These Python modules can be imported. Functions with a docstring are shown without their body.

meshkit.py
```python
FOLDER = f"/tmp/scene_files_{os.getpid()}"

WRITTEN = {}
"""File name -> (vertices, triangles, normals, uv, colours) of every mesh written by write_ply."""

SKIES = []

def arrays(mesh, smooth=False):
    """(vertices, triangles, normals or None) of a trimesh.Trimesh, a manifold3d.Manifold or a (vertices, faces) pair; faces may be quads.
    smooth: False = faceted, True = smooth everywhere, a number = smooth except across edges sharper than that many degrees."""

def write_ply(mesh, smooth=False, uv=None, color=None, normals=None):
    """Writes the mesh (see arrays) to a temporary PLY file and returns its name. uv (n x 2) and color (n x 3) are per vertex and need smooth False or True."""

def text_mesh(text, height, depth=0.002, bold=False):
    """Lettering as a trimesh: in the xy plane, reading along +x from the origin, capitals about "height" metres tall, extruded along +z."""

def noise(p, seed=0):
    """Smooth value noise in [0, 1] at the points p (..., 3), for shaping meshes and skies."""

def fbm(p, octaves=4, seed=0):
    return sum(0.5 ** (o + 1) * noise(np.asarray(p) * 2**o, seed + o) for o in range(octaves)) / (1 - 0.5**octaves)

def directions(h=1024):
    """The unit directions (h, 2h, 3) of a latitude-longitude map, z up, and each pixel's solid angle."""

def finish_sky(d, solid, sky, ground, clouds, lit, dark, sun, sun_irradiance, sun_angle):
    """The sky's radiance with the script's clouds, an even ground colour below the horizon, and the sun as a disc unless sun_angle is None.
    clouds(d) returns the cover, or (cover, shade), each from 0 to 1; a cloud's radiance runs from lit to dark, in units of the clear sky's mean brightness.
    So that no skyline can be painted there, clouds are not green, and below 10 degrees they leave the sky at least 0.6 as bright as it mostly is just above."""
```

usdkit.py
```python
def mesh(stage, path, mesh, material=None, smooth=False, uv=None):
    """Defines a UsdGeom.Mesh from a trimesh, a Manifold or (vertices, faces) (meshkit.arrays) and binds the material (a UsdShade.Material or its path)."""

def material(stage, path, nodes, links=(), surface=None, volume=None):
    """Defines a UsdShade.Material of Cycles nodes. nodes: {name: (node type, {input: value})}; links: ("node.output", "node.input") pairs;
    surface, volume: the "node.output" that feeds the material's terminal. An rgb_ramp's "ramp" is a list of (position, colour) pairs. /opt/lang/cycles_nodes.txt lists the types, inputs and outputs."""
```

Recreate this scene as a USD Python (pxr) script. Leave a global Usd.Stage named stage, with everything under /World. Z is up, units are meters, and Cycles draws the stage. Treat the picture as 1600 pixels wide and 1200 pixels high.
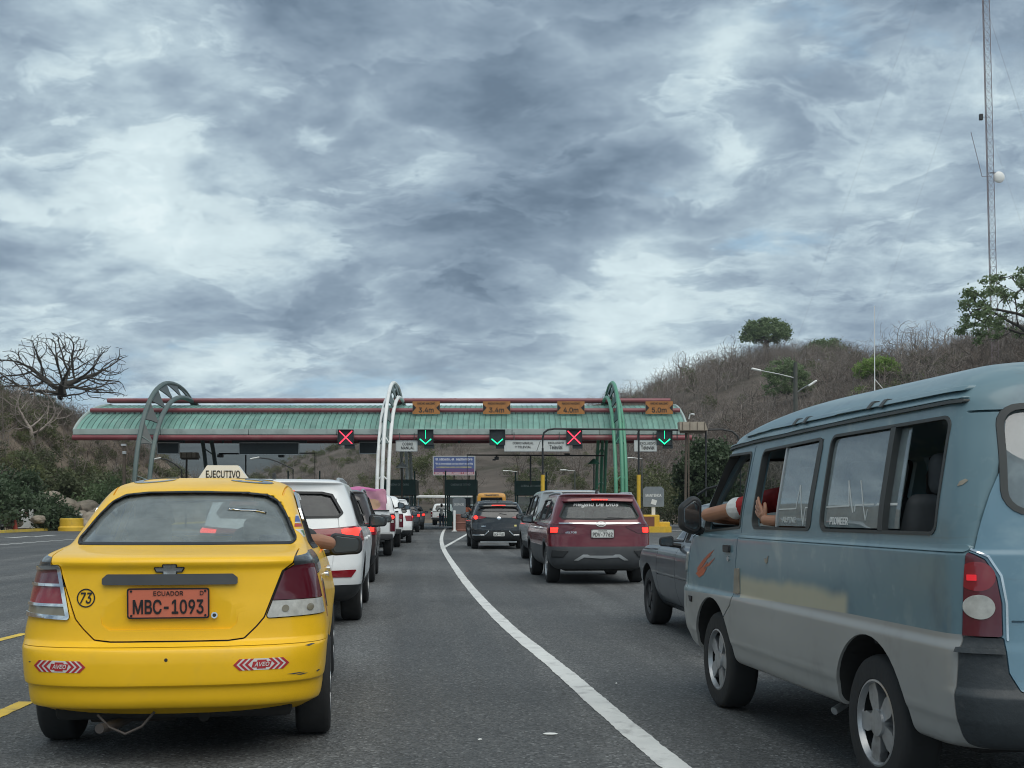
import math, random
import numpy as np, trimesh, usdkit, meshkit
import shapely.geometry as sg
from scipy.interpolate import PchipInterpolator
from manifold3d import Manifold, Mesh as MMesh, CrossSection, FillRule
from pxr import Usd, UsdGeom, UsdLux, UsdShade, Gf, Sdf, Vt

PI = math.pi
stage = Usd.Stage.CreateInMemory()
UsdGeom.SetStageUpAxis(stage, UsdGeom.Tokens.z)
UsdGeom.SetStageMetersPerUnit(stage, 1.0)
W = UsdGeom.Xform.Define(stage, '/World')
stage.SetDefaultPrim(W.GetPrim())

# ---------------------------------------------------------------- camera, sky, sun, exposure
EYE = 1.30                      # metres above the road
F = 1892.0                      # focal length in pixels of the 1600 wide photograph
HY = 796.0                      # row of the horizon in it
cam = UsdGeom.Camera.Define(stage, '/World/camera')
cam.CreateProjectionAttr('perspective')
cam.CreateHorizontalApertureAttr(36.0)
cam.CreateVerticalApertureAttr(27.0)
cam.CreateFocalLengthAttr(36.0 * F / 1600)
cam.CreateVerticalApertureOffsetAttr((HY - 600) / 1600 * 36.0)
cam.CreateClippingRangeAttr(Gf.Vec2f(0.05, 20000))
cam.AddTranslateOp().Set(Gf.Vec3d(0, 0, EYE))
cam.AddRotateXOp().Set(90.0)
cam.CreateExposureAttr(0.48)

SUN_AZ = math.radians(150.0)    # direction towards the sun, atan2(x, y)
SUN_EL = math.radians(58.0)
sun = UsdLux.DistantLight.Define(stage, '/World/sun')
sun.CreateIntensityAttr(0.4)
sun.CreateAngleAttr(70.0)
sun.CreateColorAttr(Gf.Vec3f(1.0, 0.94, 0.85))
sun.GetPrim().CreateAttribute('inputs:normalize', Sdf.ValueTypeNames.Bool).Set(True)
sun.AddRotateZOp().Set(-math.degrees(SUN_AZ) )
sun.AddRotateXOp().Set(-(90 - math.degrees(SUN_EL)))

def make_sky():
    n, l = {}, []
    n['sky'] = ('sky_texture', dict(sky_type='single_scattering', sun_disc=False, sun_elevation=SUN_EL, sun_rotation=SUN_AZ, altitude=200.0, air_density=1.0, aerosol_density=1.6))
    n['tc'] = ('texture_coordinate', {})
    n['xyz'] = ('separate_xyz', {}); l.append(('tc.generated', 'xyz.vector'))
    # the cloud deck as a plane overhead
    n['zc'] = ('math', dict(math_type='maximum', value2=0.0)); l.append(('xyz.z', 'zc.value1'))
    n['za'] = ('math', dict(math_type='add', value2=0.30)); l.append(('zc.value', 'za.value1'))
    for a in 'xy':
        n['p' + a] = ('math', dict(math_type='divide')); l += [('xyz.' + a, f'p{a}.value1'), ('za.value', f'p{a}.value2')]
    n['pv'] = ('combine_xyz', dict(z=0.0)); l += [('px.value', 'pv.x'), ('py.value', 'pv.y')]
    def noise(name, scale, off, detail, rough, dist, sx=1.0, sy=1.0):
        n[name + '_m'] = ('mapping', dict(location=off, scale=(sx, sy, 1.0), rotation=(0.0, 0.0, 0.25)))
        l.append(('pv.vector', name + '_m.vector'))
        n[name] = ('noise_texture', dict(scale=scale, detail=detail, roughness=rough, distortion=dist))
        l.append((name + '_m.vector', name + '.vector'))
    noise('big', 1.1, SKY_OFF[0], 4.0, 0.5, 0.2, 1.0, 1.15)
    noise('mid', 1.9, SKY_OFF[1], 14.0, 0.62, 0.1, 0.9, 1.05)
    noise('gap', 2.6, SKY_OFF[2], 9.0, 0.6, 0.3, 0.75, 1.1)
    noise('fin', 9.0, (2.0, 1.0, 0.0), 10.0, 0.62, 0.1, 0.95, 0.95)
    # billows: rounded heads, warped so that no cell shows
    n['wn'] = ('noise_texture', dict(scale=3.0, detail=4.0)); l.append(('pv.vector', 'wn.vector'))
    n['wm'] = ('vector_math', dict(math_type='multiply_add', vector2=(0.34, 0.34, 0.34))); l += [('wn.color', 'wm.vector1'), ('pv.vector', 'wm.vector3')]
    n['bm'] = ('mapping', dict(scale=(0.9, 1.1, 1.0), rotation=(0.0, 0.0, 0.2))); l.append(('wm.vector', 'bm.vector'))
    n['bn'] = ('noise_texture', dict(scale=3.0, detail=9.0, roughness=0.52)); l.append(('bm.vector', 'bn.vector'))
    n['b0'] = ('math', dict(math_type='multiply_add', value2=2.0, value3=-1.0)); l.append(('bn.fac', 'b0.value1'))
    n['bil'] = ('math', dict(math_type='absolute')); l.append(('b0.value', 'bil.value1'))
    # big masses: soft lobes in the directions where the photograph has its dark and light banks
    last = None
    for i, (px, py, amp, rad) in enumerate(SKY_LOBES):
        dv = np.array([(px - 800) / F, 1.0, (HY - py) / F]); dv /= np.linalg.norm(dv)
        n[f'dt{i}'] = ('vector_math', dict(math_type='dot_product', vector2=tuple(dv))); l.append(('tc.generated', f'dt{i}.vector1'))
        c1 = math.cos(rad)
        n[f'lb{i}'] = ('map_range', dict(range_type='smootherstep', from_min=c1, from_max=1.0, to_min=0.0, to_max=amp, clamp=True)); l.append((f'dt{i}.value', f'lb{i}.value'))
        if last:
            n[f'ls{i}'] = ('math', dict(math_type='add')); l += [(last, f'ls{i}.value1'), (f'lb{i}.result', f'ls{i}.value2')]
            last = f'ls{i}.value'
        else:
            last = f'lb{i}.result'
    def comb(name, a, wa, b):
        n[name] = ('math', dict(math_type='multiply_add', value2=wa)); l.extend([(a, name + '.value1'), (b, name + '.value3')])
        return name + '.value'
    s = comb('c1', 'mid.fac', SKY_W[0], last)
    s = comb('c2', 'big.fac', SKY_W[1], s)
    s = comb('c3', 'fin.fac', SKY_W[2], s)
    s = comb('c4', 'bil.value', -SKY_W[3], s)
    n['sh'] = ('math', dict(math_type='subtract', value2=0.5 * (SKY_W[0] + SKY_W[1] + SKY_W[2]) - 0.17 * SKY_W[3] + SKY_BIAS)); l.append((s, 'sh.value1'))
    n['sc0'] = ('math', dict(math_type='multiply_add', value2=SKY_CON, value3=0.52)); l.append(('sh.value', 'sc0.value1'))
    n['hl'] = ('map_range', dict(range_type='smoothstep', from_min=0.03, from_max=0.26, to_min=0.12, to_max=0.0, clamp=True)); l.append(('xyz.z', 'hl.value'))
    n['sc'] = ('math', dict(math_type='add')); l += [('sc0.value', 'sc.value1'), ('hl.result', 'sc.value2')]
    # lit rims: a thinner layer of cloud with clear edges
    n['rm'] = ('mapping', dict(location=(4.7, 1.9, 0.0), scale=(0.85, 1.15, 1.0), rotation=(0.0, 0.0, 0.3))); l.append(('wm.vector', 'rm.vector'))
    n['rn'] = ('noise_texture', dict(scale=3.4, detail=13.0, roughness=0.60)); l.append(('rm.vector', 'rn.vector'))
    n['re'] = ('map_range', dict(range_type='smoothstep', from_min=0.485, from_max=0.535, to_min=-0.055, to_max=0.085, clamp=True)); l.append(('rn.fac', 're.value'))
    n['rf'] = ('map_range', dict(range_type='linear', from_min=0.53, from_max=0.70, to_min=0.0, to_max=-0.14, clamp=True)); l.append(('rn.fac', 'rf.value'))
    n['ra'] = ('math', dict(math_type='add')); l += [('re.result', 'ra.value1'), ('rf.result', 'ra.value2')]
    n['rs'] = ('math', dict(math_type='add')); l += [('sc.value', 'rs.value1'), ('ra.value', 'rs.value2')]
    n['ramp'] = ('rgb_ramp', dict(ramp=SKY_RAMP)); l.append(('rs.value', 'ramp.fac'))
    # thin places where clear sky shows, mostly low over the horizon
    n['gl'] = ('map_range', dict(range_type='smoothstep', from_min=0.02, from_max=0.16, to_min=0.10, to_max=-0.10, clamp=True)); l.append(('xyz.z', 'gl.value'))
    n['ga'] = ('math', dict(math_type='add')); l += [('gap.fac', 'ga.value1'), ('gl.result', 'ga.value2')]
    n['gr'] = ('map_range', dict(range_type='smoothstep', from_min=0.50, from_max=0.63, to_min=0.0, to_max=0.8, clamp=True)); l.append(('ga.value', 'gr.value'))
    n['mx'] = ('mix_color', dict(use_clamp=False)); l += [('gr.result', 'mx.fac'), ('ramp.color', 'mx.a'), ('skm.result', 'mx.b')]
    n['skm'] = ('mix_color', dict(fac=0.8, b=SKY_BLUE_GAIN, use_clamp=False)); l.append(('sky.color', 'skm.a'))
    n['bg'] = ('background_shader', dict(strength=0.1)); l.append(('mx.result', 'bg.color'))
    m = usdkit.material(stage, '/World/Looks/sky', n, l, surface='bg.background')
    d = UsdLux.DomeLight.Define(stage, '/World/sky')
    UsdShade.MaterialBindingAPI.Apply(d.GetPrim()).Bind(m)
    d.GetPrim().SetCustomDataByKey('kind', 'structure')

SKY_OFF = [(3.1, 7.2, 0.0), (1.3, 4.4, 0.0), (8.1, 2.2, 0.0)]
SKY_LOBES = [(640, 330, -0.11, 0.20), (900, 180, -0.10, 0.13), (800, 400, -0.10, 0.12), (420, 150, -0.07, 0.10), (1480, 400, -0.10, 0.14), (1320, 120, -0.10, 0.10),
             (40, 300, 0.11, 0.15), (200, 60, 0.08, 0.13), (640, 560, 0.10, 0.10), (1100, 215, 0.12, 0.08), (1500, 230, 0.12, 0.11), (280, 440, 0.09, 0.10), (980, 560, 0.12, 0.13), (800, 480, .07, .10)]
SKY_CON = 1.28
SKY_W = (1.45, 0.7, 0.30, 0.62)
SKY_BIAS = 0.055
SKY_RAMP = [(0.0, (1.05, 1.5, 2.05)), (0.15, (1.45, 2.0, 2.62)), (0.32, (1.95, 2.58, 3.25)), (0.48, (2.65, 3.4, 4.05)), (0.60, (3.5, 4.4, 4.95)), (0.72, (4.5, 5.45, 5.8)), (0.86, (5.0, 6.0, 6.3)), (1.0, (5.7, 6.6, 6.8))]
SKY_BLUE_GAIN = (2.3, 3.7, 4.9)
make_sky()

# ---------------------------------------------------------------- helpers: prims
_used = {'/World/camera', '/World/sun', '/World/sky', '/World/Looks'}
def numbered(parent, name):
    p, k = f'{parent}/{name}', 0
    while p in _used:
        k += 1
        p = f'{parent}/{name}_{k:03d}'
    _used.add(p)
    return p

def tag(prim, label=None, cat=None, group=None, kind=None):
    p = prim.GetPrim() if hasattr(prim, 'GetPrim') else prim
    for k, v in (('label', label), ('category', cat), ('group', group), ('kind', kind)):
        if v:
            p.SetCustomDataByKey(k, v)
    return p

def xf(path, loc=(0, 0, 0), rz=0.0, sc=None):
    x = UsdGeom.Xform.Define(stage, path)
    x.AddTranslateOp().Set(Gf.Vec3d(*map(float, loc)))
    if rz:
        x.AddRotateZOp().Set(math.degrees(rz))
    if sc is not None:
        x.AddScaleOp().Set(Gf.Vec3f(*([sc] * 3 if np.ndim(sc) == 0 else sc)))
    return x.GetPrim()

def thing(name, label, cat, loc=(0, 0, 0), rz=0.0, group=None, kind=None):
    return tag(xf(numbered('/World', name), loc, rz), label, cat, group, kind)

def holder(parent, name, loc=(0, 0, 0), rz=0.0):
    return xf(numbered(str(parent.GetPath()), name), loc, rz)

def arr(mesh):
    if isinstance(mesh, Manifold):
        m = mesh.to_mesh()
        return np.array(m.vert_properties[:, :3], float), np.array(m.tri_verts, int)
    if isinstance(mesh, tuple):
        return mesh
    return np.array(mesh.vertices), np.array(mesh.faces)

SPLIT = {'mirror_stay', 'foot', 'notch_arrow', 'web_plate', 'cross_bar', 'hanger', 'bracket', 'pipe_bracket', 'purlin', 'hood', 'glazing', 'post', 'roof_truss', 'guy_wire', 'insulator', 'stay', 'dish_mount', 'reflector', 'lug', 'spoke', 'bolt', 'stripe', 'chevron'}
def islands_of(v, f):
    lab = trimesh.graph.connected_component_labels(np.vstack([f[:, :2], f[:, 1:]]), node_count=len(v))
    fl = lab[f[:, 0]]
    return [(v, f[fl == k]) for k in np.unique(fl)]
def part(parent, name, mesh, mat, smooth=35, label=None):
    if name in SPLIT and parent is not None:
        v, f = arr(mesh.mesh() if isinstance(mesh, MB) else mesh)
        ps = islands_of(v, f)
        if 1 < len(ps) < 130:
            return [part1(parent, name, m, mat, smooth, label) for m in ps][0]
    return part1(parent, name, mesh, mat, smooth, label)
def part1(parent, name, mesh, mat, smooth=35, label=None):
    root = '/World' if parent is None else str(parent.GetPath())
    if isinstance(mesh, MB):
        mesh = mesh.mesh()
    v, f = arr(mesh)
    if len(f) == 0:
        return None
    ids, inv = np.unique(f, return_inverse=True)
    v, f = v[ids], inv.reshape(f.shape)
    t = trimesh.Trimesh(v, f, process=False)
    m = usdkit.mesh(stage, numbered(root, name), t, MAT[mat], smooth=smooth)
    if label:
        tag(m, label)
    return m.GetPrim()

def solo(name, label, cat, mesh, mat, group=None, kind=None, smooth=35):
    return tag(part(None, name, mesh, mat, smooth), label, cat, group, kind)

def copy_of(src, name, label, loc, rz=0.0, sc=None, group=None):
    was = src.GetCustomData()
    p = xf(numbered('/World', name), loc, rz, sc)
    p.GetReferences().AddInternalReference(src.GetPath())
    x = UsdGeom.Xform(p)
    p.SetInstanceable(True)
    tag(p, label or was.get('label'), was.get('category'), group or was.get('group'))
    return p

def P(px, py, d):
    """the point that stands at depth d where the photograph shows (px, py)"""
    return np.array([(px - 800) / F * d, d, EYE + (HY - py) / F * d])

# ---------------------------------------------------------------- helpers: shapes
class MB:
    def __init__(s):
        s.v, s.f, s.n = [], [], 0
    def add(s, mesh, M=None):
        v, f = arr(mesh)
        if M is not None:
            v = v @ np.asarray(M)[:3, :3].T + np.asarray(M)[:3, 3]
        s.v.append(v); s.f.append(f + s.n); s.n += len(v)
        return s
    def box(s, c, size, rz=0.0, bev=0.0, rx=0.0):
        m = rbox(size, bev) if bev else trimesh.creation.box(size)
        M = trimesh.transformations.rotation_matrix(rz, [0, 0, 1]) @ trimesh.transformations.rotation_matrix(rx, [1, 0, 0])
        M[:3, 3] = c
        return s.add(m, M)
    def tube(s, pts, r, sides=8, cap=True):
        return s.add(tube(pts, r, sides, cap))
    def bar(s, a, b, r, sides=8):
        return s.tube([a, b], r, sides)
    def lathe(s, prof, c=(0, 0, 0), axis='z', n=24):
        m = trimesh.creation.revolve(np.asarray(prof, float), sections=n)
        R = {'z': np.eye(4), 'x': trimesh.transformations.rotation_matrix(PI / 2, [0, 1, 0]), 'y': trimesh.transformations.rotation_matrix(-PI / 2, [1, 0, 0])}[axis].copy()
        R[:3, 3] = c
        return s.add(m, R)
    def mesh(s):
        if not s.v:
            return np.zeros((0, 3)), np.zeros((0, 3), int)
        return np.vstack(s.v), np.vstack(s.f)

def tube(pts, r, sides=8, cap=True):
    p = np.asarray(pts, float)
    r = np.broadcast_to(np.asarray(r, float), (len(p),))
    t = np.gradient(p, axis=0) if len(p) > 2 else np.repeat((p[1] - p[0])[None], 2, 0)
    t = t / (np.linalg.norm(t, axis=1, keepdims=True) + 1e-12)
    ref = np.array([0, 0, 1.0]) if abs(t[:, 2]).mean() < 0.8 else np.array([1.0, 0, 0])
    a = np.cross(t, ref); a /= np.linalg.norm(a, axis=1, keepdims=True) + 1e-12
    b = np.cross(t, a)
    g = np.arange(sides) * 2 * PI / sides
    v = (p[:, None] + r[:, None, None] * (np.cos(g)[None, :, None] * a[:, None] + np.sin(g)[None, :, None] * b[:, None])).reshape(-1, 3)
    k, j = np.meshgrid(np.arange(len(p) - 1), np.arange(sides), indexing='ij')
    q = np.stack([k * sides + j, (k + 1) * sides + j, (k + 1) * sides + (j + 1) % sides, k * sides + (j + 1) % sides], -1).reshape(-1, 4)
    f = np.vstack([q[:, [0, 1, 2]], q[:, [0, 2, 3]]])
    if cap:
        n = len(v)
        v = np.vstack([v, p[:1], p[-1:]])
        j = np.arange(sides)
        e = (len(p) - 1) * sides
        f = np.vstack([f, np.stack([np.full(sides, n), j, (j + 1) % sides], 1), np.stack([np.full(sides, n + 1), e + (j + 1) % sides, e + j], 1)])
    return v, f

def rbox(size, bev=0.02, seg=2):
    x, y, z = [max(s / 2 - bev, 1e-4) for s in size]
    sp = Manifold.sphere(bev, 4 * seg)
    return Manifold.batch_hull([sp.translate((i * x, j * y, k * z)) for i in (-1, 1) for j in (-1, 1) for k in (-1, 1)])

def mbox(x0, x1, y0, y1, z0, z1):
    return Manifold.cube((x1 - x0, y1 - y0, z1 - z0)).translate((x0, y0, z0))

def poly(pts, round_=0.0, grow=0.0):
    g = sg.Polygon(pts) if not hasattr(pts, 'buffer') else pts
    if round_:
        g = g.buffer(-round_).buffer(round_, quad_segs=5)
        g = g.buffer(round_ * 0.5).buffer(-round_ * 0.5)
    if grow:
        g = g.buffer(grow, quad_segs=5)
    return g

def csec(g):
    rings = []
    for q in getattr(g, 'geoms', [g]):
        if q.is_empty:
            continue
        q = sg.polygon.orient(q)
        rings.append(np.array(q.exterior.coords)[:-1])
        rings += [np.array(i.coords)[:-1] for i in q.interiors]
    return CrossSection(rings, FillRule.Positive)

def prism_x(g, x0, x1):                 # polygon in (y, z)
    return Manifold.extrude(csec(g), x1 - x0).transform(np.array([[0, 0, 1, x0], [1, 0, 0, 0], [0, 1, 0, 0]], float))
def prism_y(g, y0, y1):                 # polygon in (x, z)
    return Manifold.extrude(csec(g), y1 - y0).transform(np.array([[1, 0, 0, 0], [0, 0, -1, y1], [0, 1, 0, 0]], float))
def prism_z(g, z0, z1):
    return Manifold.extrude(csec(g), z1 - z0).translate((0, 0, z0))
def mirx(m):
    return m.mirror((1, 0, 0))
def sym(pts):
    return list(pts) + [(-x, z) for x, z in reversed(pts)]
def to_man(v, f):
    return Manifold(MMesh(np.asarray(v, np.float32), np.asarray(f, np.uint32)))

def noise_disp(v, scale, amp, seed=0, octaves=3):
    return v + amp * (np.stack([meshkit.fbm(v * scale + 17.3 * k, octaves, seed + k) for k in range(3)], -1) - 0.5) * 2

# lettering, standing up and facing -y: anchored at its centre
_tc = {}
def text3(text, height, depth=0.004, bold=True, width=None):
    key = (text, height, depth, bold, width)
    if key not in _tc:
        m = meshkit.text_mesh(text, height, depth, bold)
        v, f = np.array(m.vertices), np.array(m.faces)
        lo, hi = v.min(0), v.max(0)
        v -= (lo + hi) / 2
        if width:
            v[:, 0] *= width / (hi[0] - lo[0])
        _tc[key] = (np.stack([v[:, 0], -v[:, 2], v[:, 1]], 1), f)
    return _tc[key]
def put(mesh, c, rz=0.0, rx=0.0, ry=0.0):
    v, f = arr(mesh)
    T = trimesh.transformations
    M = T.rotation_matrix(rz, [0, 0, 1]) @ T.rotation_matrix(ry, [0, 1, 0]) @ T.rotation_matrix(rx, [1, 0, 0])
    return v @ M[:3, :3].T + np.asarray(c, float), f

# ---------------------------------------------------------------- materials
MAT = {}
def mat(name, col, rough=0.5, metal=0.0, var=0.15, vs=4.0, coat=0.0, bump=0.0, bs=60.0, emit=0.0, dirt=None, spec=0.5, rvar=0.1, world=False, rnd=0.0, trans=0.0, detail=6.0):
    n = {'tc': ('geometry', {}) if world else ('texture_coordinate', {}), 'p': ('principled_bsdf', dict(roughness=rough, metallic=metal, coat_weight=coat, coat_roughness=0.06, specular_ior_level=spec))}
    src = 'tc.position' if world else 'tc.object'
    l = []
    c = np.array(col, float)
    n['n'] = ('noise_texture', dict(scale=vs, detail=detail, roughness=0.6)); l.append((src, 'n.vector'))
    n['r'] = ('rgb_ramp', dict(ramp=[(0.25, tuple(c * (1 - var))), (0.5, tuple(c)), (0.75, tuple(np.minimum(c * (1 + var), 1)))])); l.append(('n.fac', 'r.fac'))
    out = 'r.color'
    if dirt is not None:                     # (colour, amount, scale): blotchy worn dirt
        dc, da, ds = dirt
        n['dn'] = ('noise_texture', dict(scale=ds, detail=9.0, roughness=0.68)); l.append((src, 'dn.vector'))
        n['dr'] = ('map_range', dict(range_type='smoothstep', from_min=0.5, from_max=0.72, to_min=0.0, to_max=da, clamp=True)); l.append(('dn.fac', 'dr.value'))
        n['dm'] = ('mix_color', dict(b=tuple(dc))); l += [('dr.result', 'dm.fac'), (out, 'dm.a')]
        out = 'dm.result'
    if rnd:
        n['oi'] = ('object_info', {})
        n['om'] = ('map_range', dict(from_min=0.0, from_max=1.0, to_min=1 - rnd, to_max=1 + rnd)); l.append(('oi.random', 'om.value'))
        n['ov'] = ('vector_math', dict(math_type='scale')); l += [(out, 'ov.vector1'), ('om.result', 'ov.scale')]
        out = 'ov.vector'
    l.append((out, 'p.base_color'))
    if rvar:
        n['rr'] = ('map_range', dict(from_min=0.3, from_max=0.7, to_min=max(rough - rvar, 0.02), to_max=min(rough + rvar, 1), clamp=True)); l += [('n.fac', 'rr.value'), ('rr.result', 'p.roughness')]
    if bump:
        n['bn'] = ('noise_texture', dict(scale=bs, detail=5.0, roughness=0.6)); l.append((src, 'bn.vector'))
        n['b'] = ('bump', dict(strength=min(bump, 1.0), distance=0.01)); l += [('bn.fac', 'b.height'), ('b.normal', 'p.normal')]
    if emit:
        n['p'][1].update(emission_strength=emit); l.append((out, 'p.emission_color'))
    s = 'p.BSDF'
    if trans:
        n['t'] = ('translucent_bsdf', {}); l.append((out, 't.color'))
        n['mx'] = ('mix_closure', dict(fac=trans)); l += [('p.BSDF', 'mx.closure1'), ('t.BSDF', 'mx.closure2')]
        s = 'mx.closure'
    MAT[name] = usdkit.material(stage, f'/World/Looks/{name}', n, l, surface=s)
    return name

def glass(name, tint, ior=1.5, rough=0.0, film=None):
    n = {'t': ('transparent_bsdf', dict(color=tuple(np.sqrt(tint)))), 'g': ('glossy_bsdf', dict(color=(0.95, 0.97, 1.0), roughness=rough)), 'f': ('fresnel', dict(IOR=ior)), 'ge': ('geometry', {}), 'nb': ('math', dict(math_type='subtract', value1=1.0)), 'ff': ('math', dict(math_type='multiply')), 'm': ('mix_closure', {})}
    l = [('ge.backfacing', 'nb.value2'), ('f.fac', 'ff.value1'), ('nb.value', 'ff.value2'), ('ff.value', 'm.fac'), ('t.BSDF', 'm.closure1'), ('g.BSDF', 'm.closure2')]
    s = 'm.closure'
    if film:                                # thin dust on the pane
        n['tc'] = ('texture_coordinate', {})
        n['dn'] = ('noise_texture', dict(scale=5.0, detail=7.0, roughness=0.65)); l.append(('tc.object', 'dn.vector'))
        n['dr'] = ('map_range', dict(from_min=0.3, from_max=0.75, to_min=film[1] * 0.6, to_max=film[1] * 1.4, clamp=True)); l.append(('dn.fac', 'dr.value'))
        n['d'] = ('diffuse_bsdf', dict(color=film[0]))
        n['m2'] = ('mix_closure', {}); l += [('dr.result', 'm2.fac'), ('m.closure', 'm2.closure1'), ('d.BSDF', 'm2.closure2')]
        s = 'm2.closure'
    MAT[name] = usdkit.material(stage, f'/World/Looks/{name}', n, l, surface=s)
    return name

def asphalt_mat():
    n = {'g': ('geometry', {}), 'p': ('principled_bsdf', dict(specular_ior_level=0.35))}
    l = []
    def noise(nm, scale, detail=4.0, rough=0.6, m=None, vec='g.position'):
        if m:
            n[nm + 'm'] = ('mapping', dict(scale=m)); l.append((vec, nm + 'm.vector')); vec = nm + 'm.vector'
        n[nm] = ('noise_texture', dict(scale=scale, detail=detail, roughness=rough)); l.append((vec, nm + '.vector'))
    def rng(nm, src, a, b, c, d):
        n[nm] = ('map_range', dict(range_type='smoothstep', from_min=a, from_max=b, to_min=c, to_max=d, clamp=True)); l.append((src, nm + '.value'))
    noise('big', 0.25, 6.0)
    n['base'] = ('rgb_ramp', dict(ramp=[(0.3, (0.070, 0.0735, 0.0745)), (0.5, (0.092, 0.0955, 0.096)), (0.7, (0.112, 0.115, 0.1145))])); l.append(('big.fac', 'base.fac'))
    # stones of the surfacing, pale and dark
    n['st'] = ('voronoi_texture', dict(feature='f1', scale=70.0)); l.append(('g.position', 'st.vector'))
    n['sv'] = ('separate_color', {}); l.append(('st.color', 'sv.color'))
    rng('sl', 'sv.r', 0.0, 1.0, 0.62, 1.42)
    rng('sp', 'sv.g', 0.93, 0.96, 0.0, 1.3)
    n['sa'] = ('math', dict(math_type='add')); l.extend([('sl.result', 'sa.value1'), ('sp.result', 'sa.value2')])
    n['m1'] = ('vector_math', dict(math_type='scale')); l.extend([('base.color', 'm1.vector1'), ('sa.value', 'm1.scale')])
    # streaks along the lanes: tyre tracks and oil between them
    n['rot'] = ('vector_rotate', dict(rotate_type='z_axis', angle=-0.075)); l.append(('g.position', 'rot.vector'))
    noise('tr', 1.0, 5.0, 0.55, (1.35, 0.035, 1.0), 'rot.vector')
    rng('tk', 'tr.fac', 0.40, 0.66, 0.74, 1.18)
    n['m2'] = ('vector_math', dict(math_type='scale')); l.extend([('m1.vector', 'm2.vector1'), ('tk.result', 'm2.scale')])
    noise('oil', 1.3, 7.0, 0.66, (1.0, 0.35, 1.0), 'rot.vector')
    rng('ok', 'oil.fac', 0.60, 0.73, 0.0, 0.6)
    n['m3'] = ('mix_color', dict(b=(0.036, 0.037, 0.038))); l.extend([('ok.result', 'm3.fac'), ('m2.vector', 'm3.a')])
    # cracks, sealed here and there
    n['wn'] = ('noise_texture', dict(scale=1.5, detail=4.0)); l.append(('g.position', 'wn.vector'))
    n['wv'] = ('vector_math', dict(math_type='multiply_add', vector2=(0.5, 0.5, 0.0))); l.extend([('wn.color', 'wv.vector1'), ('g.position', 'wv.vector3')])
    n['cr'] = ('voronoi_texture', dict(feature='distance_to_edge', scale=0.28)); l.append(('wv.vector', 'cr.vector'))
    rng('c1', 'cr.distance', 0.0, 0.0035, 1.0, 0.0)
    noise('cm', 0.22, 3.0); rng('c2', 'cm.fac', 0.5, 0.6, 0.0, 0.55)
    n['c3'] = ('math', dict(math_type='multiply')); l.extend([('c1.result', 'c3.value1'), ('c2.result', 'c3.value2')])
    n['m4'] = ('mix_color', dict(b=(0.03, 0.03, 0.03))); l.extend([('c3.value', 'm4.fac'), ('m3.result', 'm4.a')])
    l.append(('m4.result', 'p.base_color'))
    rng('rr', 'tr.fac', 0.35, 0.65, 0.62, 0.86); l.append(('rr.result', 'p.roughness'))
    n['b'] = ('bump', dict(strength=0.85, distance=0.006)); l.extend([('st.distance', 'b.height'), ('b.normal', 'p.normal')])
    MAT['asphalt'] = usdkit.material(stage, '/World/Looks/asphalt', n, l, surface='p.BSDF')
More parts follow.
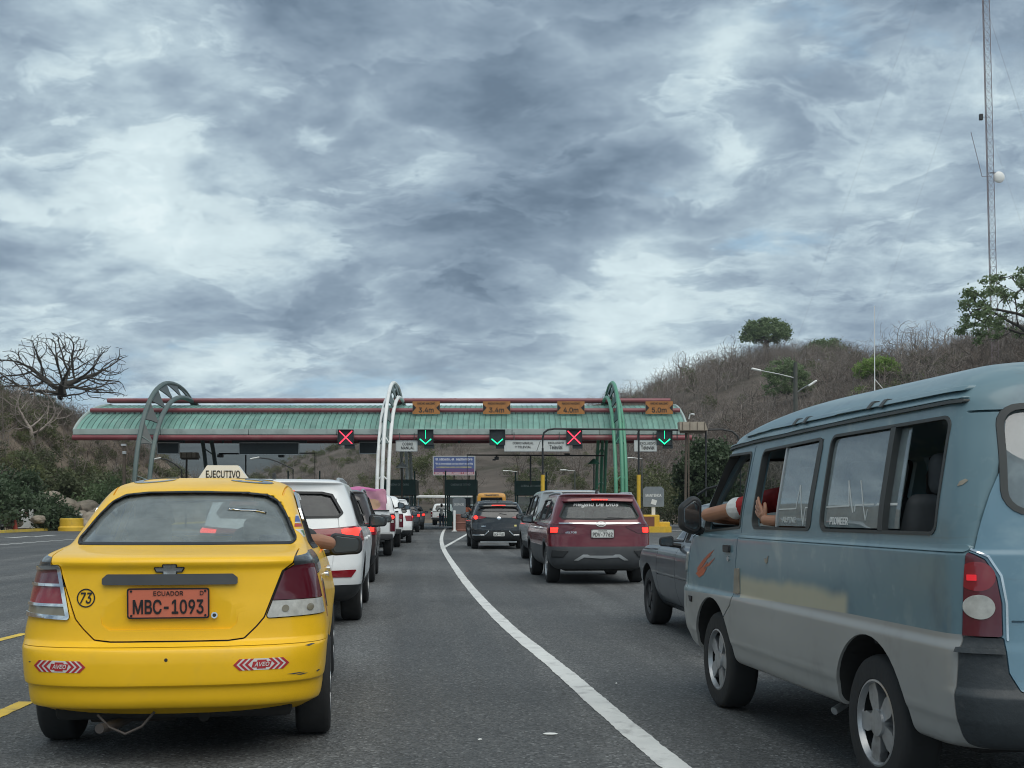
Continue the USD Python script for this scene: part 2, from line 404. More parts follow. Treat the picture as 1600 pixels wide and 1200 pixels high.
# ---------------------------------------------------------------- materials of the place
asphalt_mat()
mat('dirt', (0.17, 0.145, 0.115), 0.95, var=0.35, vs=0.4, bump=0.6, bs=6.0, dirt=((0.10, 0.095, 0.06), 0.8, 0.12), world=True, spec=0.1)
mat('hill_soil', (0.115, 0.098, 0.085), 0.98, var=0.4, vs=0.12, bump=0.8, bs=1.5, dirt=((0.05, 0.048, 0.035), 0.9, 0.05), world=True, spec=0.05)
mat('bare_earth', (0.19, 0.155, 0.122), 0.98, var=0.35, vs=0.5, bump=0.8, bs=4.0, dirt=((0.085, 0.075, 0.055), 0.85, 0.35), world=True, spec=0.05)
mat('far_hill', (0.075, 0.085, 0.085), 1.0, var=0.3, vs=0.01, world=True, spec=0.0)
mat('road_white', (0.62, 0.63, 0.61), 0.7, var=0.12, vs=3.0, dirt=((0.25, 0.25, 0.25), 0.75, 5.0), world=True, bump=0.4, bs=60.0)
mat('road_yellow', (0.66, 0.46, 0.06), 0.7, var=0.15, vs=3.0, dirt=((0.2, 0.17, 0.1), 0.8, 4.0), world=True, bump=0.4, bs=60.0)
mat('concrete', (0.42, 0.41, 0.38), 0.9, var=0.2, vs=1.0, dirt=((0.2, 0.19, 0.17), 0.6, 0.8), world=True, bump=0.3, bs=30.0)
mat('kerb_yellow', (0.62, 0.45, 0.07), 0.75, var=0.2, vs=1.0, dirt=((0.35, 0.31, 0.22), 0.7, 1.2), world=True)
mat('roof_green', (0.15, 0.29, 0.245), 0.55, metal=0.15, var=0.2, vs=1.2, dirt=((0.25, 0.36, 0.32), 0.6, 1.1), rnd=0.16)
mat('roof_edge', (0.33, 0.40, 0.38), 0.55, var=0.2, vs=0.8, dirt=((0.16, 0.2, 0.19), 0.6, 0.6))
mat('pipe_red', (0.20, 0.045, 0.055), 0.42, var=0.2, vs=0.6, coat=0.2, dirt=((0.25, 0.14, 0.13), 0.5, 1.0))
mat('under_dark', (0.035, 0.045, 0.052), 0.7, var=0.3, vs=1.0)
mat('steel_white', (0.72, 0.74, 0.73), 0.42, var=0.08, vs=1.5, dirt=((0.42, 0.40, 0.36), 0.45, 1.3))
mat('steel_grey', (0.10, 0.135, 0.13), 0.5, metal=0.2, var=0.15, vs=1.5, dirt=((0.18, 0.19, 0.17), 0.5, 1.3))
mat('steel_green', (0.085, 0.28, 0.18), 0.42, var=0.12, vs=1.5, dirt=((0.15, 0.3, 0.22), 0.5, 1.5))
mat('dark_green', (0.018, 0.062, 0.052), 0.5, var=0.25, vs=2.0)
mat('fin_dark', (0.05, 0.062, 0.062), 0.5, var=0.2)
mat('black_metal', (0.018, 0.02, 0.022), 0.5, var=0.2)
mat('pole_concrete', (0.085, 0.09, 0.082), 0.9, var=0.25, vs=3.0)
mat('wood_pole', (0.10, 0.08, 0.062), 0.9, var=0.3, vs=4.0)
mat('galv', (0.45, 0.47, 0.48), 0.45, metal=0.6, var=0.15, vs=3.0)
mat('lamp_white', (0.75, 0.76, 0.74), 0.35, var=0.05)
mat('sign_white', (0.55, 0.58, 0.57), 0.5, var=0.12, vs=2.0, dirt=((0.35, 0.36, 0.35), 0.5, 2.0))
mat('sign_orange', (0.40, 0.165, 0.045), 0.6, var=0.25, vs=2.0, dirt=((0.22, 0.1, 0.05), 0.6, 2.5))
mat('sign_ink', (0.016, 0.016, 0.018), 0.6, var=0.1)
mat('signal_black', (0.02, 0.03, 0.034), 0.5, var=0.2)
mat('led_green', (0.01, 0.85, 0.35), 0.4, var=0.0, emit=1.3, rvar=0)
mat('led_red', (1.0, 0.045, 0.09), 0.4, var=0.0, emit=1.5, rvar=0)
mat('banner_blue', (0.085, 0.125, 0.29), 0.5, var=0.1)
mat('banner_red', (0.34, 0.09, 0.12), 0.5, var=0.1)
mat('banner_purple', (0.13, 0.075, 0.20), 0.5, var=0.1)
mat('ink_white', (0.72, 0.74, 0.78), 0.5, var=0.05)
mat('ink_yellow', (0.62, 0.55, 0.2), 0.5, var=0.05)
mat('yellow_paint', (0.68, 0.43, 0.035), 0.5, var=0.14, vs=2.0, dirt=((0.35, 0.24, 0.06), 0.5, 2.0))
mat('rust_brown', (0.17, 0.07, 0.05), 0.7, var=0.2)
mat('board_grey', (0.20, 0.225, 0.24), 0.5, var=0.15)
mat('rock', (0.29, 0.25, 0.20), 0.95, var=0.35, vs=2.5, bump=0.8, bs=12.0)
mat('cone_red', (0.36, 0.06, 0.04), 0.6, var=0.2)
mat('bark_pale', (0.115, 0.105, 0.088), 0.9, var=0.3, vs=2.0, bump=0.6, bs=14.0, dirt=((0.05, 0.055, 0.035), 0.7, 1.0))
mat('bark_dark', (0.055, 0.05, 0.043), 0.92, var=0.3, vs=2.0)
mat('twig_grey', (0.185, 0.158, 0.138), 0.95, var=0.3, vs=1.0, rnd=0.5)
mat('twig_brown', (0.125, 0.098, 0.080), 0.95, var=0.3, vs=1.0, rnd=0.5)
mat('twig_pale', (0.205, 0.183, 0.165), 0.95, var=0.3, vs=1.0, rnd=0.35)
mat('leaf_mid', (0.15, 0.205, 0.095), 0.6, var=0.4, vs=1.2, trans=0.3)
mat('leaf_dark', (0.056, 0.086, 0.042), 0.6, var=0.4, vs=1.2, trans=0.25)
mat('leaf_lime', (0.20, 0.30, 0.07), 0.6, var=0.35, vs=1.0, trans=0.35)
mat('leaf_bush', (0.085, 0.10, 0.048), 0.7, var=0.45, vs=0.8, rnd=0.3, trans=0.25)
mat('leaf_olive', (0.11, 0.125, 0.05), 0.7, var=0.4, vs=0.8, rnd=0.3, trans=0.3)

# ---------------------------------------------------------------- ground, road, markings, hills
def lane_x(y, off):                       # the lanes bend a little to the right as they go
    return off - 0.092 * y + 0.00042 * y * y * (y < 110) + (y >= 110) * (0.00042 * 12100 + 0.0004 * (y - 110))

def strip(ys, xl, xr, z, thick=0.0):
    v, f = [], []
    for k, y in enumerate(ys):
        v += [(xl[k], y, z), (xr[k], y, z)]
        if k:
            a = 2 * k - 2
            f += [(a, a + 1, a + 3), (a, a + 3, a + 2)]
    return np.array(v, float), np.array(f)

crest = np.array([[-3000, 700], [-700, 740], [200, 762], [330, 757], [400, 748], [470, 722], [560, 702], [640, 690], [760, 676], [850, 655], [900, 645], [975, 634], [1000, 628], [1060, 600], [1100, 587],
                  [1160, 568], [1230, 562], [1320, 566], [1400, 582], [1450, 578], [1500, 566], [1600, 545], [1800, 520], [2400, 490], [5000, 560]], float)
crest_u = (crest[:, 0] - 800) / F
crest_d = np.interp(crest[:, 0], [200, 640, 1000, 1200, 1400, 1600, 1900], [330, 300, 320, 320, 235, 160, 130])
crest_h = EYE + (HY - crest[:, 1]) / F * crest_d
bank_y = np.array([-100, 30, 55, 80, 100, 120, 150, 185, 400.0])
bank_h = np.array([6, 6.5, 7.2, 9.0, 10.8, 10.0, 7.0, 3.0, 3.0])

def height(x, y):
    x, y = np.asarray(x, float), np.asarray(y, float)
    yy = np.maximum(y, 1.0)
    u = x / yy
    D = np.interp(u, crest_u, crest_d); H = np.interp(u, crest_u, crest_h)
    r = yy / D
    t = np.clip((r - 0.38) / 0.62, 0, 1)
    s = t * t * (3 - 2 * t) * 0.55 + t * 0.45
    h = H * np.where(r <= 1, s, 1 - 0.25 * np.clip(r - 1, 0, 2)) * (y > 0)
    p = np.stack([x / 26, y / 26, 0 * x], -1)
    amp = np.clip(h / 14, 0, 1)
    h = h + amp * 5.0 * (meshkit.fbm(p, 4, 5) - 0.5)
    # the cut bank along the left of the road
    toe = -31.0 - 0.02 * (y - 70) - 0.0 * y
    tt = np.clip((toe - x) / 11.5, 0, 1)
    q = np.stack([x / 5, y / 5, 0 * x], -1)
    nb = meshkit.fbm(q, 4, 9) - 0.5
    b = np.interp(y, bank_y, bank_h) * (0.35 * tt + 0.65 * tt * tt * (3 - 2 * tt)) + nb * 2.6 * np.clip(tt * 3, 0, 1) + np.clip((toe - 11.5 - x) / 60, 0, 1) * 7
    b = np.where(x < toe, b, 0)
    return np.maximum(h, b) - 0.02

def build_terrain():
    xs = np.concatenate([np.linspace(-420, -62, 70), np.linspace(-60, -26, 86), np.linspace(-24, 70, 70), np.linspace(73, 420, 110)])
    ys = np.concatenate([np.linspace(-40, 26, 16), np.linspace(30, 130, 130), np.linspace(133, 420, 120), np.linspace(430, 700, 16)])
    X, Y = np.meshgrid(xs, ys)
    Z = height(X, Y)
    flat = (Z < 0.05)
    Z = np.where(flat, -0.03, Z)
    v = np.stack([X, Y, Z], -1).reshape(-1, 3)
    nx = len(xs)
    i, j = np.meshgrid(np.arange(len(ys) - 1), np.arange(nx - 1), indexing='ij')
    a = (i * nx + j).ravel()
    q = np.stack([a, a + 1, a + nx + 1, a + nx], 1)
    c = v[q].mean(1)
    bank = (c[:, 0] < -26) & (c[:, 1] < 190)
    hill = ~bank & (c[:, 2] > 0.3)
    for nm, sel, m in (('terrain', ~bank & ~hill, 'dirt'), ('hillside', hill, 'hill_soil'), ('earth_bank', bank, 'bare_earth')):
        qq = q[sel]
        tag(part(None, nm, (v, np.vstack([qq[:, [0, 1, 2]], qq[:, [0, 2, 3]]])), m, smooth=True), kind='structure')
    # the plain beyond, out to the horizon
    R = 6000
    tag(part(None, 'ground', MB().box((0, R / 2 - 100, -0.6), (2 * R, R, 1.0)), 'dirt', False), kind='structure')
build_terrain()

ys = np.concatenate([np.arange(-12, 60, 2.0), np.arange(60, 150, 5.0)])
kl = lambda y: -28.2 - 0.022 * (y - 70)
kr = lambda y: np.interp(y, [-12, 30, 60, 75, 95, 150], [14, 14, 19, 17.5, 15, 12])
tag(part(None, 'road', strip(ys, [kl(y) for y in ys], [kr(y) for y in ys], 0.0), 'asphalt', False), kind='structure')
def marking(pts, w, mname, name, z=0.004, n=60):
    p = np.array(pts, float)
    yy = np.linspace(p[0, 1], p[-1, 1], n)
    xx = PchipInterpolator(p[:, 1], p[:, 0])(yy)
    sl = np.gradient(xx, yy)
    ww = w / 2 * np.sqrt(1 + sl ** 2) * (1 + 0.10 * (meshkit.noise(np.stack([yy * 3, yy * 0, yy * 0], -1), 4) - 0.5))
    je = lambda k: 0.011 * (meshkit.fbm(np.stack([yy * 14, 0 * yy + 7 * k, 0 * yy], -1), 3, 21 + k) - .5) + 0.006 * (meshkit.noise(np.stack([yy * 60, 0 * yy + 3 * k, 0 * yy], -1), 5 + k) - .5)
    tag(part(None, name, strip(yy, xx - ww + je(1), xx + ww + je(2), z), mname, False), kind='structure')
gp = lambda px, py: (P(px, py, EYE * F / (py - HY))[0], EYE * F / (py - HY))
marking([gp(*q) for q in [(1120, 1250), (1050, 1195), (960, 1120), (880, 1050), (800, 985), (745, 930), (710, 885), (692, 855), (690, 840), (697, 825)]], 0.15, 'road_white', 'lane_line', n=2200)
marking([gp(691, 857), gp(712, 845), gp(733, 833)], 0.14, 'road_white', 'lane_line', 0.006)
marking([gp(-260, 878), gp(5, 851), gp(105, 843.5), gp(250, 836)], 0.13, 'road_white', 'lane_line')
for a, b in (((-180, 1045), (40, 990)), ((-160, 1188), (42, 1097))):
    pa, pb = gp(*a), gp(*b)
    marking([pa, pb], 0.11, 'road_yellow', 'lane_line', n=400)
for px0, px1, py in ((14, 30, 840.5), (34, 42, 839), (48, 62, 838.5), (68, 84, 837.5)):
    y = EYE * F / (py - HY)
    marking([((px0 - 800) / F * y, y), ((px0 - 800) / F * y + .05, y + 1.1)], 0.5, 'road_white', 'lane_line', n=8)
marking([gp(1003, 826), gp(1060, 829), gp(1120, 834)][::-1], 0.2, 'road_white', 'lane_line')
# kerb along the left with its yellow face
kk = np.arange(20, 150, 3.0)
k_v = []
for y in kk:
    x = kl(y)
    k_v.append([(x + 0.02, y, -0.02), (x, y, 0.14), (x - 0.28, y, 0.15), (x - 0.3, y, -0.02)])
def ring_strip(sec):
    sec = np.array(sec); n, m = sec.shape[:2]
    i, j = np.meshgrid(np.arange(n - 1), np.arange(m - 1), indexing='ij')
    a = (i * m + j).ravel()
    q = np.stack([a, a + m, a + m + 1, a + 1], 1)
    return sec.reshape(-1, 3), np.vstack([q[:, [0, 2, 1]], q[:, [0, 3, 2]]])
tag(part(None, 'kerb', ring_strip(k_v), 'kerb_yellow', False), kind='structure')

# far blue mountain seen under the canopy
def mountain(name, D, pts, deep, seed):
    us = np.linspace(pts[0][0], pts[-1][0], 90)
    hs = PchipInterpolator([q[0] for q in pts], [q[1] for q in pts])(us)
    rows = []
    for k, t in enumerate(np.linspace(0, 1, 26)):
        y = D - deep * (1 - t)
        x = (us - 800) / F * D
        z = (EYE + (HY - hs) / F * D) * t ** 0.8
        z = z + 0.10 * z.max() * (meshkit.fbm(np.stack([x / (D * .05), 0 * x + y / (D * .05), 0 * x], -1), 4, seed) - 0.5) * min(1, t * 3)
        rows.append(np.stack([x, 0 * x + y, z], -1))
    n, m = len(rows), len(us)
    v = np.array(rows).reshape(-1, 3)
    i, j = np.meshgrid(np.arange(n - 1), np.arange(m - 1), indexing='ij')
    a = (i * m + j).ravel(); q = np.stack([a, a + 1, a + m + 1, a + m], 1)
    tag(part(None, name, (v, np.vstack([q[:, [0, 1, 2]], q[:, [0, 2, 3]]])), 'far_hill', smooth=True), kind='structure')
mountain('mountain', 1500.0, [(-300, 735), (100, 690), (300, 672), (420, 668), (560, 676), (800, 700), (1000, 740)], 650, 3)

# ---------------------------------------------------------------- trees and scrub
def branches(rng, mb, start, d, L, r, lvl, P_, tips):
    n = 5 if lvl < P_['depth'] else 4
    pts, rad = [np.array(start, float)], [r]
    d = np.array(d, float); d /= np.linalg.norm(d)
    for k in range(n):
        d = d + rng.normal(0, P_['wander'], 3) + np.array([0, 0, P_['up'][min(lvl, len(P_['up']) - 1)]])
        d /= np.linalg.norm(d)
        pts.append(pts[-1] + d * L / n)
        rad.append(r * (1 - 0.55 * (k + 1) / n))
    mb.tube(pts, rad, P_['sides'][min(lvl, len(P_['sides']) - 1)], cap=False)
    if lvl >= P_['depth']:
        tips.append(pts[-1]); tips.append(pts[-2]); tips.append(pts[2])
        return
    nc = P_['kids'][min(lvl, len(P_['kids']) - 1)]
    for c in range(nc):
        t = P_['from'] + (1 - P_['from']) * (c + rng.uniform(0.2, 1)) / nc
        i = min(int(t * n), n - 1); w = t * n - i
        p = pts[i] * (1 - w) + pts[i + 1] * w
        ax = rng.normal(0, 1, 3); dd = pts[i + 1] - pts[i]; dd /= np.linalg.norm(dd)
        ax -= ax @ dd * dd; ax /= np.linalg.norm(ax) + 1e-9
        ang = rng.uniform(*P_['angle'])
        nd = dd * math.cos(ang) + ax * math.sin(ang)
        nd[2] *= P_.get('flat', 1.0)
        rr = (rad[i] * (1 - w) + rad[i + 1] * w) * rng.uniform(0.5, 0.72)
        branches(rng, mb, p, nd, L * rng.uniform(*P_['len']), rr, lvl + 1, P_, tips)
    if lvl > 0 or P_.get('lead', True):
        branches(rng, mb, pts[-1], d, L * 0.62, rad[-1], lvl + 1, P_, tips)

def leaf_cloud(rng, centres, n, spread, size, droop=0.0):
    c = np.asarray(centres)[rng.integers(0, len(centres), n)]
    o = rng.normal(0, 1, (n, 3)) * spread
    o[:, 2] *= 0.7
    c = c + o
    a = rng.normal(0, 1, (n, 3)); a /= np.linalg.norm(a, axis=1, keepdims=True)
    b = np.cross(a, rng.normal(0, 1, (n, 3))); b /= np.linalg.norm(b, axis=1, keepdims=True)
    s = size * rng.uniform(0.55, 1.35, (n, 1))
    v = np.stack([c - a * s, c - b * s * 0.55, c + a * s, c + b * s * 0.55], 1).reshape(-1, 3)
    k = np.arange(n) * 4
    return v, np.vstack([np.stack([k, k + 1, k + 2], 1), np.stack([k, k + 2, k + 3], 1)])


from scipy.spatial import cKDTree
def colonise(rng, attract, base, step, reach, kill, up=0.0, iters=160, jitter=0.12):
    """grows a branching skeleton into the cloud of points; returns nodes and parents"""
    nodes = [np.array(p, float) for p in base]; par = list(range(-1, len(base) - 1)); nk = [1] * len(base); lastd = [None] * len(base)
    A_ = np.array(attract, float)
    for _ in range(iters):
        if not len(A_):
            break
        N = np.array(nodes)
        d, i = cKDTree(N).query(A_)
        near = d < reach
        if not near.any():
            k = np.argmin(d); near = np.zeros(len(d), bool); near[k] = True
        acc = {}
        dirs = A_ - N[i]; dirs /= np.linalg.norm(dirs, axis=1, keepdims=True) + 1e-9
        sums = np.zeros_like(N); np.add.at(sums, i[near], dirs[near])
        grow = np.unique(i[near])
        for g in grow:
            v = sums[g]; L = np.linalg.norm(v)
            if L < 1e-6:
                continue
            v = v / L + rng.normal(0, jitter, 3) + np.array([0, 0, up]); v /= np.linalg.norm(v)
            if nk[g] >= 3 or (lastd[g] is not None and lastd[g] @ v > .9):
                continue
            nk[g] += 1; lastd[g] = v
            nodes.append(nodes[g] + v * step); par.append(int(g)); nk.append(0); lastd.append(None)
        if len(nodes) == len(N):
            break
        d2, _i = cKDTree(np.array(nodes[len(N):]) if len(nodes) > len(N) else N).query(A_)
        A_ = A_[np.minimum(d, d2) > kill]
    return np.array(nodes), np.array(par)
def skeleton_mesh(nodes, par, tip, power, rmax=None, sides=(9, 6, 4, 3), trunk_n=0, flare=1.0, wob=0.0, seed=0):
    n = len(nodes)
    kids = [[] for _ in range(n)]
    for k in range(1, n):
        kids[par[k]].append(k)
    w = np.zeros(n)
    for k in range(n - 1, -1, -1):
        w[k] = tip ** power if not kids[k] else sum(w[c] for c in kids[k])
    r = w ** (1 / power)
    if rmax:
        r = r * (1 + (rmax / r[0] - 1) * np.clip(r / r[0], 0, 1) ** 0.7)
    trunk, limbs, twigs = MB(), MB(), MB()
    stack = [(0, None)]
    while stack:
        k, pre = stack.pop()
        ch = [] if pre is None else [pre]
        ch.append(k)
        while kids[ch[-1]]:
            c = max(kids[ch[-1]], key=lambda q: w[q])
            for o in kids[ch[-1]]:
                if o != c:
                    stack.append((o, ch[-1]))
            ch.append(c)
        if len(ch) < 2:
            continue
        p = nodes[ch].copy(); rr = r[ch].copy()
        if pre is not None:
            rr[0] = min(rr[0], rr[1] * 1.15)
        else:
            rr[:2] *= flare
        if len(p) > 3:
            p[1:-1] = p[1:-1] * .5 + (p[:-2] + p[2:]) * .25
        big = rr[min(1, len(rr) - 1)]
        sd = sides[0] if big > 0.2 else sides[1] if big > 0.08 else sides[2] if big > 0.03 else sides[3]
        (trunk if pre is None and trunk_n else limbs).tube(p, rr, sd, cap=False)
    ends = np.array([k for k in range(n) if not kids[k]])
    return trunk, limbs, nodes[ends], r
def dome(rng, n, c, rx, rz, low=-0.25, shell=0.55, flat=None):
    out = []
    while len(out) < n:
        q = rng.uniform(-1, 1, (n * 2, 3)); d = np.linalg.norm(q, axis=1)
        u = rng.uniform(0, 1, len(q))
        ok = (d < 1) & (q[:, 2] > low) & (u < np.clip((d - .15) / shell, 0.05, 1) ** 1.5)
        out += list(q[ok])
    q = np.array(out[:n])
    lump = 1 + 0.30 * (meshkit.fbm(q * 1.7 + 30, 3, int(rng.integers(1, 99)))[:, None] - .5) * 2
    return np.asarray(c) + q * lump * np.array([rx, rx, rz])
def grown_tree(name, label, loc, trunk_h, trunk_r, crown_c, rx, rz, natt, seed, bark, leaf=None, nleaf=0, lsize=.2, lspread=.3, step=None, tip=.012, low=-.3, lean=(0, 0), reach=3.0, shell=.55, cat='tree', power=2.25):
    rng = np.random.default_rng(seed)
    t = thing(name, label, cat, loc)
    att = dome(rng, natt, (lean[0], lean[1], crown_c), rx, rz, low, shell)
    step = step or rx / 16
    m = max(int(trunk_h / step), 3)
    base = [(lean[0] * .4 * (k / m) ** 1.5, lean[1] * .4 * (k / m) ** 1.5, -.4 + (trunk_h + .4) * k / m) for k in range(m + 1)]
    nodes, par = colonise(rng, att, base, step, reach * step * 4, step * 1.5, up=.02)
    trunk, limbs, ends, r = skeleton_mesh(nodes, par, tip, power, trunk_r, trunk_n=m, flare=1.25)
    part(t, 'trunk', trunk, bark, smooth=60)
    if leaf:
        part(t, 'limbs', limbs, bark, smooth=60)
        part(t, 'crown', leaf_cloud(rng, ends, nleaf, lspread, lsize), leaf, smooth=False)
    else:
        part(t, 'crown', limbs, bark, smooth=60)
    return t

zt = lambda x, y: float(height(x, y))
def at_hill(px, d):
    x = (px - 800) / F * d
    return np.array([x, d, zt(x, d) - 0.3])
p = P(95, 626, 110.0)
grown_tree('ceiba_tree', 'leafless spreading ceiba with a stout trunk on top of the left bank', (p[0], p[1], p[2] - 0.5), 1.5, .62, 2.6, 6.2, 4.0, 2200, 14, 'bark_dark', tip=.020, low=-.45, shell=.7, step=.26, power=2.2)
grown_tree('ceiba_tree', 'round green ceiba standing clear on the crest of the right hill', at_hill(1197, 318.0), 4.4, .75, 7.4, 6.4, 4.4, 420, 5, 'bark_dark', 'leaf_mid', 9000, .30, .48, tip=.03, low=-.35)
grown_tree('ceiba_tree', 'smaller dome shaped green tree just right of the round ceiba on the crest', at_hill(1290, 312.0), 4.6, .5, 7.0, 5.0, 3.2, 320, 6, 'bark_dark', 'leaf_mid', 8000, .28, .5, tip=.03, low=-.4)
q = P(1632, 560, 118.0)
grown_tree('ceiba_tree', 'big green ceiba at the right edge in front of the radio mast', (q[0], q[1], zt(q[0], q[1]) - 0.2), 4.4, .65, 7.8, 8.4, 4.3, 620, 23, 'bark_dark', 'leaf_mid', 11000, .17, .27, tip=.022, low=-.5, shell=.8)
for px, d, th, cc_, rx, rz, lf, lab, sd in ((1230, 205, 2.2, 4.6, 4.0, 3.6, 'leaf_mid', 'bushy mid green tree on the slope behind the street lamp pole', 31), (1372, 190, 2.2, 3.9, 3.5, 1.7, 'leaf_lime', 'flat topped lime green tree below the thin white pole', 32),
                                   (1348, 185, 1.0, 1.9, 1.5, 1.2, 'leaf_lime', 'small lime green tree just left of the flat topped lime tree', 33)):
    grown_tree('hill_tree', lab, at_hill(px, float(d)), th, .24, cc_, rx, rz, 260, sd, 'bark_dark', lf, 9000 if rx > 2 else 3500, .17, .36, tip=.02, low=-.6)
# dark shade tree beside the toll exit
tt_ = P(1105, 800, 88.0)
grown_tree('shade_tree', 'dense dark green round tree right of the canopy end', (tt_[0], tt_[1], -0.05), 1.4, .22, 3.4, 2.15, 2.9, 260, 41, 'bark_dark', 'leaf_dark', 15000, .15, .34, tip=.015, low=-.85)
for px, d, th, cc_, rx, rz, lab, sd in ((1420, 232, 1.6, 4.6, 4.0, 3.4, 'grey leafless tree on the skyline left of its taller twin', 51), (1446, 225, 2.4, 5.6, 4.0, 4.2, 'tall grey leafless tree on the skyline between thin pole and mast', 52), (1490, 190, 1.6, 3.8, 2.4, 2.6, 'slim leafless tree on the skyline near the mast foot', 53),
                               (1064, 300, 2.0, 4.6, 2.6, 3.2, 'lone leafless tree breaking the skyline above the canopy end', 54), (1540, 165, 1.2, 3.2, 3.0, 2.2, 'leafless tree under the big ceiba by the mast', 55), (1240, 316, 1.5, 4.0, 3.4, 2.6, 'leafless tree between the two ceibas on the crest', 56),
                               (50, 96, 1.2, 3.2, 3.2, 2.6, 'thin leafless tree left of the stout bare ceiba', 57), (1330, 300, 1.6, 4.2, 4.2, 2.9, 'grey leafless tree right of the smaller green dome tree', 58), (1120, 240, 1.4, 4.0, 3.4, 3.0, 'pale leafless tree halfway up the hill above the canopy end', 59),
                               (1165, 190, 1.2, 3.4, 3.2, 2.4, 'straw coloured leafless tree low on the hill right of the lantern', 60), (1290, 200, 1.4, 3.6, 3.4, 2.6, 'pale leafless tree right of the bushy green tree', 61), (1145, 285, 1.5, 4.2, 3.2, 3.0, 'leafless tree on the crest left of the round ceiba', 62)):
    grown_tree('bare_tree', lab, at_hill(px, float(d)), th, .2, cc_, rx, rz, 330, sd, 'twig_grey', tip=.015, low=-.5, power=2.05)
def scrub_proto(seed, h, natt=210, tip=.0125):
    rng = np.random.default_rng(seed)
    att = dome(rng, natt, (rng.normal(0, .15), 0, h * .52), h * rng.uniform(.46, .62), h * .5, -.75, .6)
    step = h / 13
    base = [(0, 0, -.3), (0.02, 0, 0), (.05, .03, h * .10)]
    nodes, par = colonise(rng, att, base, step, step * 9, step * 1.4, up=.03)
    tr, lb, ends, r = skeleton_mesh(nodes, par, tip, 2.0, .05 * h / 2.5, sides=(5, 4, 3, 3))
    return lb.mesh(), ends, rng

def scatter(name, protos, pts, scale, rot, idx, kind='stuff'):
    path = numbered('/World', name)
    pi = UsdGeom.PointInstancer.Define(stage, path)
    rel = pi.CreatePrototypesRel()
    for k, (parts) in enumerate(protos):
        pr = UsdGeom.Xform.Define(stage, f'{path}/plant_{k:03d}')
        for nm, m, mt in parts:
            part(pr.GetPrim(), nm, m, mt, smooth=False if nm == 'leaves' else 60)
        rel.AddTarget(pr.GetPath())
    n = len(pts)
    pi.CreatePositionsAttr(Vt.Vec3fArray.FromNumpy(np.asarray(pts, np.float32)))
    pi.CreateScalesAttr(Vt.Vec3fArray.FromNumpy(np.asarray(scale, np.float32)))
    pi.CreateOrientationsAttr(Vt.QuathArray([Gf.Quath(float(math.cos(a / 2)), 0, 0, float(math.sin(a / 2))) for a in rot]))
    pi.CreateProtoIndicesAttr(Vt.IntArray.FromNumpy(np.asarray(idx, np.int32)))
    tag(pi, kind=kind)
    return pi

def scrub():
    rng = np.random.default_rng(77)
    protos = []
    for k in range(6):
        m, tips, r = scrub_proto(100 + k, 3.0 + 0.4 * k)
        protos.append([('twigs', m, ('twig_grey', 'twig_brown', 'twig_grey', 'twig_pale', 'twig_brown', 'twig_grey')[k])])
    for k in range(3):
        m, tips, r = scrub_proto(200 + k, 2.4, 90)
        protos.append([('twigs', m, 'twig_brown'), ('leaves', leaf_cloud(r, tips, 560, 0.25, 0.13), ('leaf_bush', 'leaf_olive', 'leaf_olive')[k])])
    X = []
    def fill(n, u0, u1, r0, r1):
        u = rng.uniform(u0, u1, n); r = np.sqrt(rng.uniform(r0 ** 2, r1 ** 2, n))
        X.append(np.stack([u * r, r], 1))
    u = lambda px: (px - 800) / F
    fill(6500, u(330), u(1700), 140, 345)
    fill(2600, u(960), u(1680), 80, 200)
    fill(900, u(-60), u(330), 70, 190)
    fill(1500, u(-40), u(300), 68, 135)
    pts = np.vstack(X)
    h = height(pts[:, 0], pts[:, 1])
    gx = (height(pts[:, 0] + .5, pts[:, 1]) - h)
    bare = meshkit.fbm(np.stack([pts[:, 0] / 22, pts[:, 1] / 22, 0 * h], -1), 3, 31)
    uu = pts[:, 0] / pts[:, 1]
    scar = (np.abs(uu - u(765)) < 0.012 + 0.004 * np.sin(pts[:, 1] * .2)) & (pts[:, 1] > 140)   # the bare gully
    ok = (h > 0.5) & ~scar & (bare > 0.30) & ~((pts[:, 0] > -31.5) & (pts[:, 1] < 130) & (pts[:, 0] < 15))
    mid = (uu < u(940)) & (uu > u(330))
    ok &= ~(mid & (rng.uniform(0, 1, len(h)) > 0.62))
    pts, h, uu = pts[ok], h[ok], uu[ok]
    n = len(pts)
    green = meshkit.fbm(np.stack([pts[:, 0] / 30, pts[:, 1] / 30, 0 * h], -1), 3, 8)
    pg = np.clip((green - 0.56) * 3, 0.03, 0.5) + np.where(h < 5.0, 0.28, 0) + np.where(pts[:, 0] < -26, 0.2, 0)
    gidx = rng.uniform(0, 1, n) < pg
    idx = np.where(gidx, rng.integers(6, 9, n), rng.integers(0, 6, n))
    s = rng.uniform(0.6, 1.15, n) * (1 + 0.5 * (rng.uniform(0, 1, n) > .92)) * np.where(uu < u(960), 0.62, 1.0) * np.where(pts[:, 0] < -26, .8, 1.0)
    scatter('dry_scrub', protos, np.column_stack([pts, h]), np.column_stack([s, s, s * rng.uniform(0.8, 1.15, n)]), rng.uniform(0, 2 * PI, n), idx)
scrub()

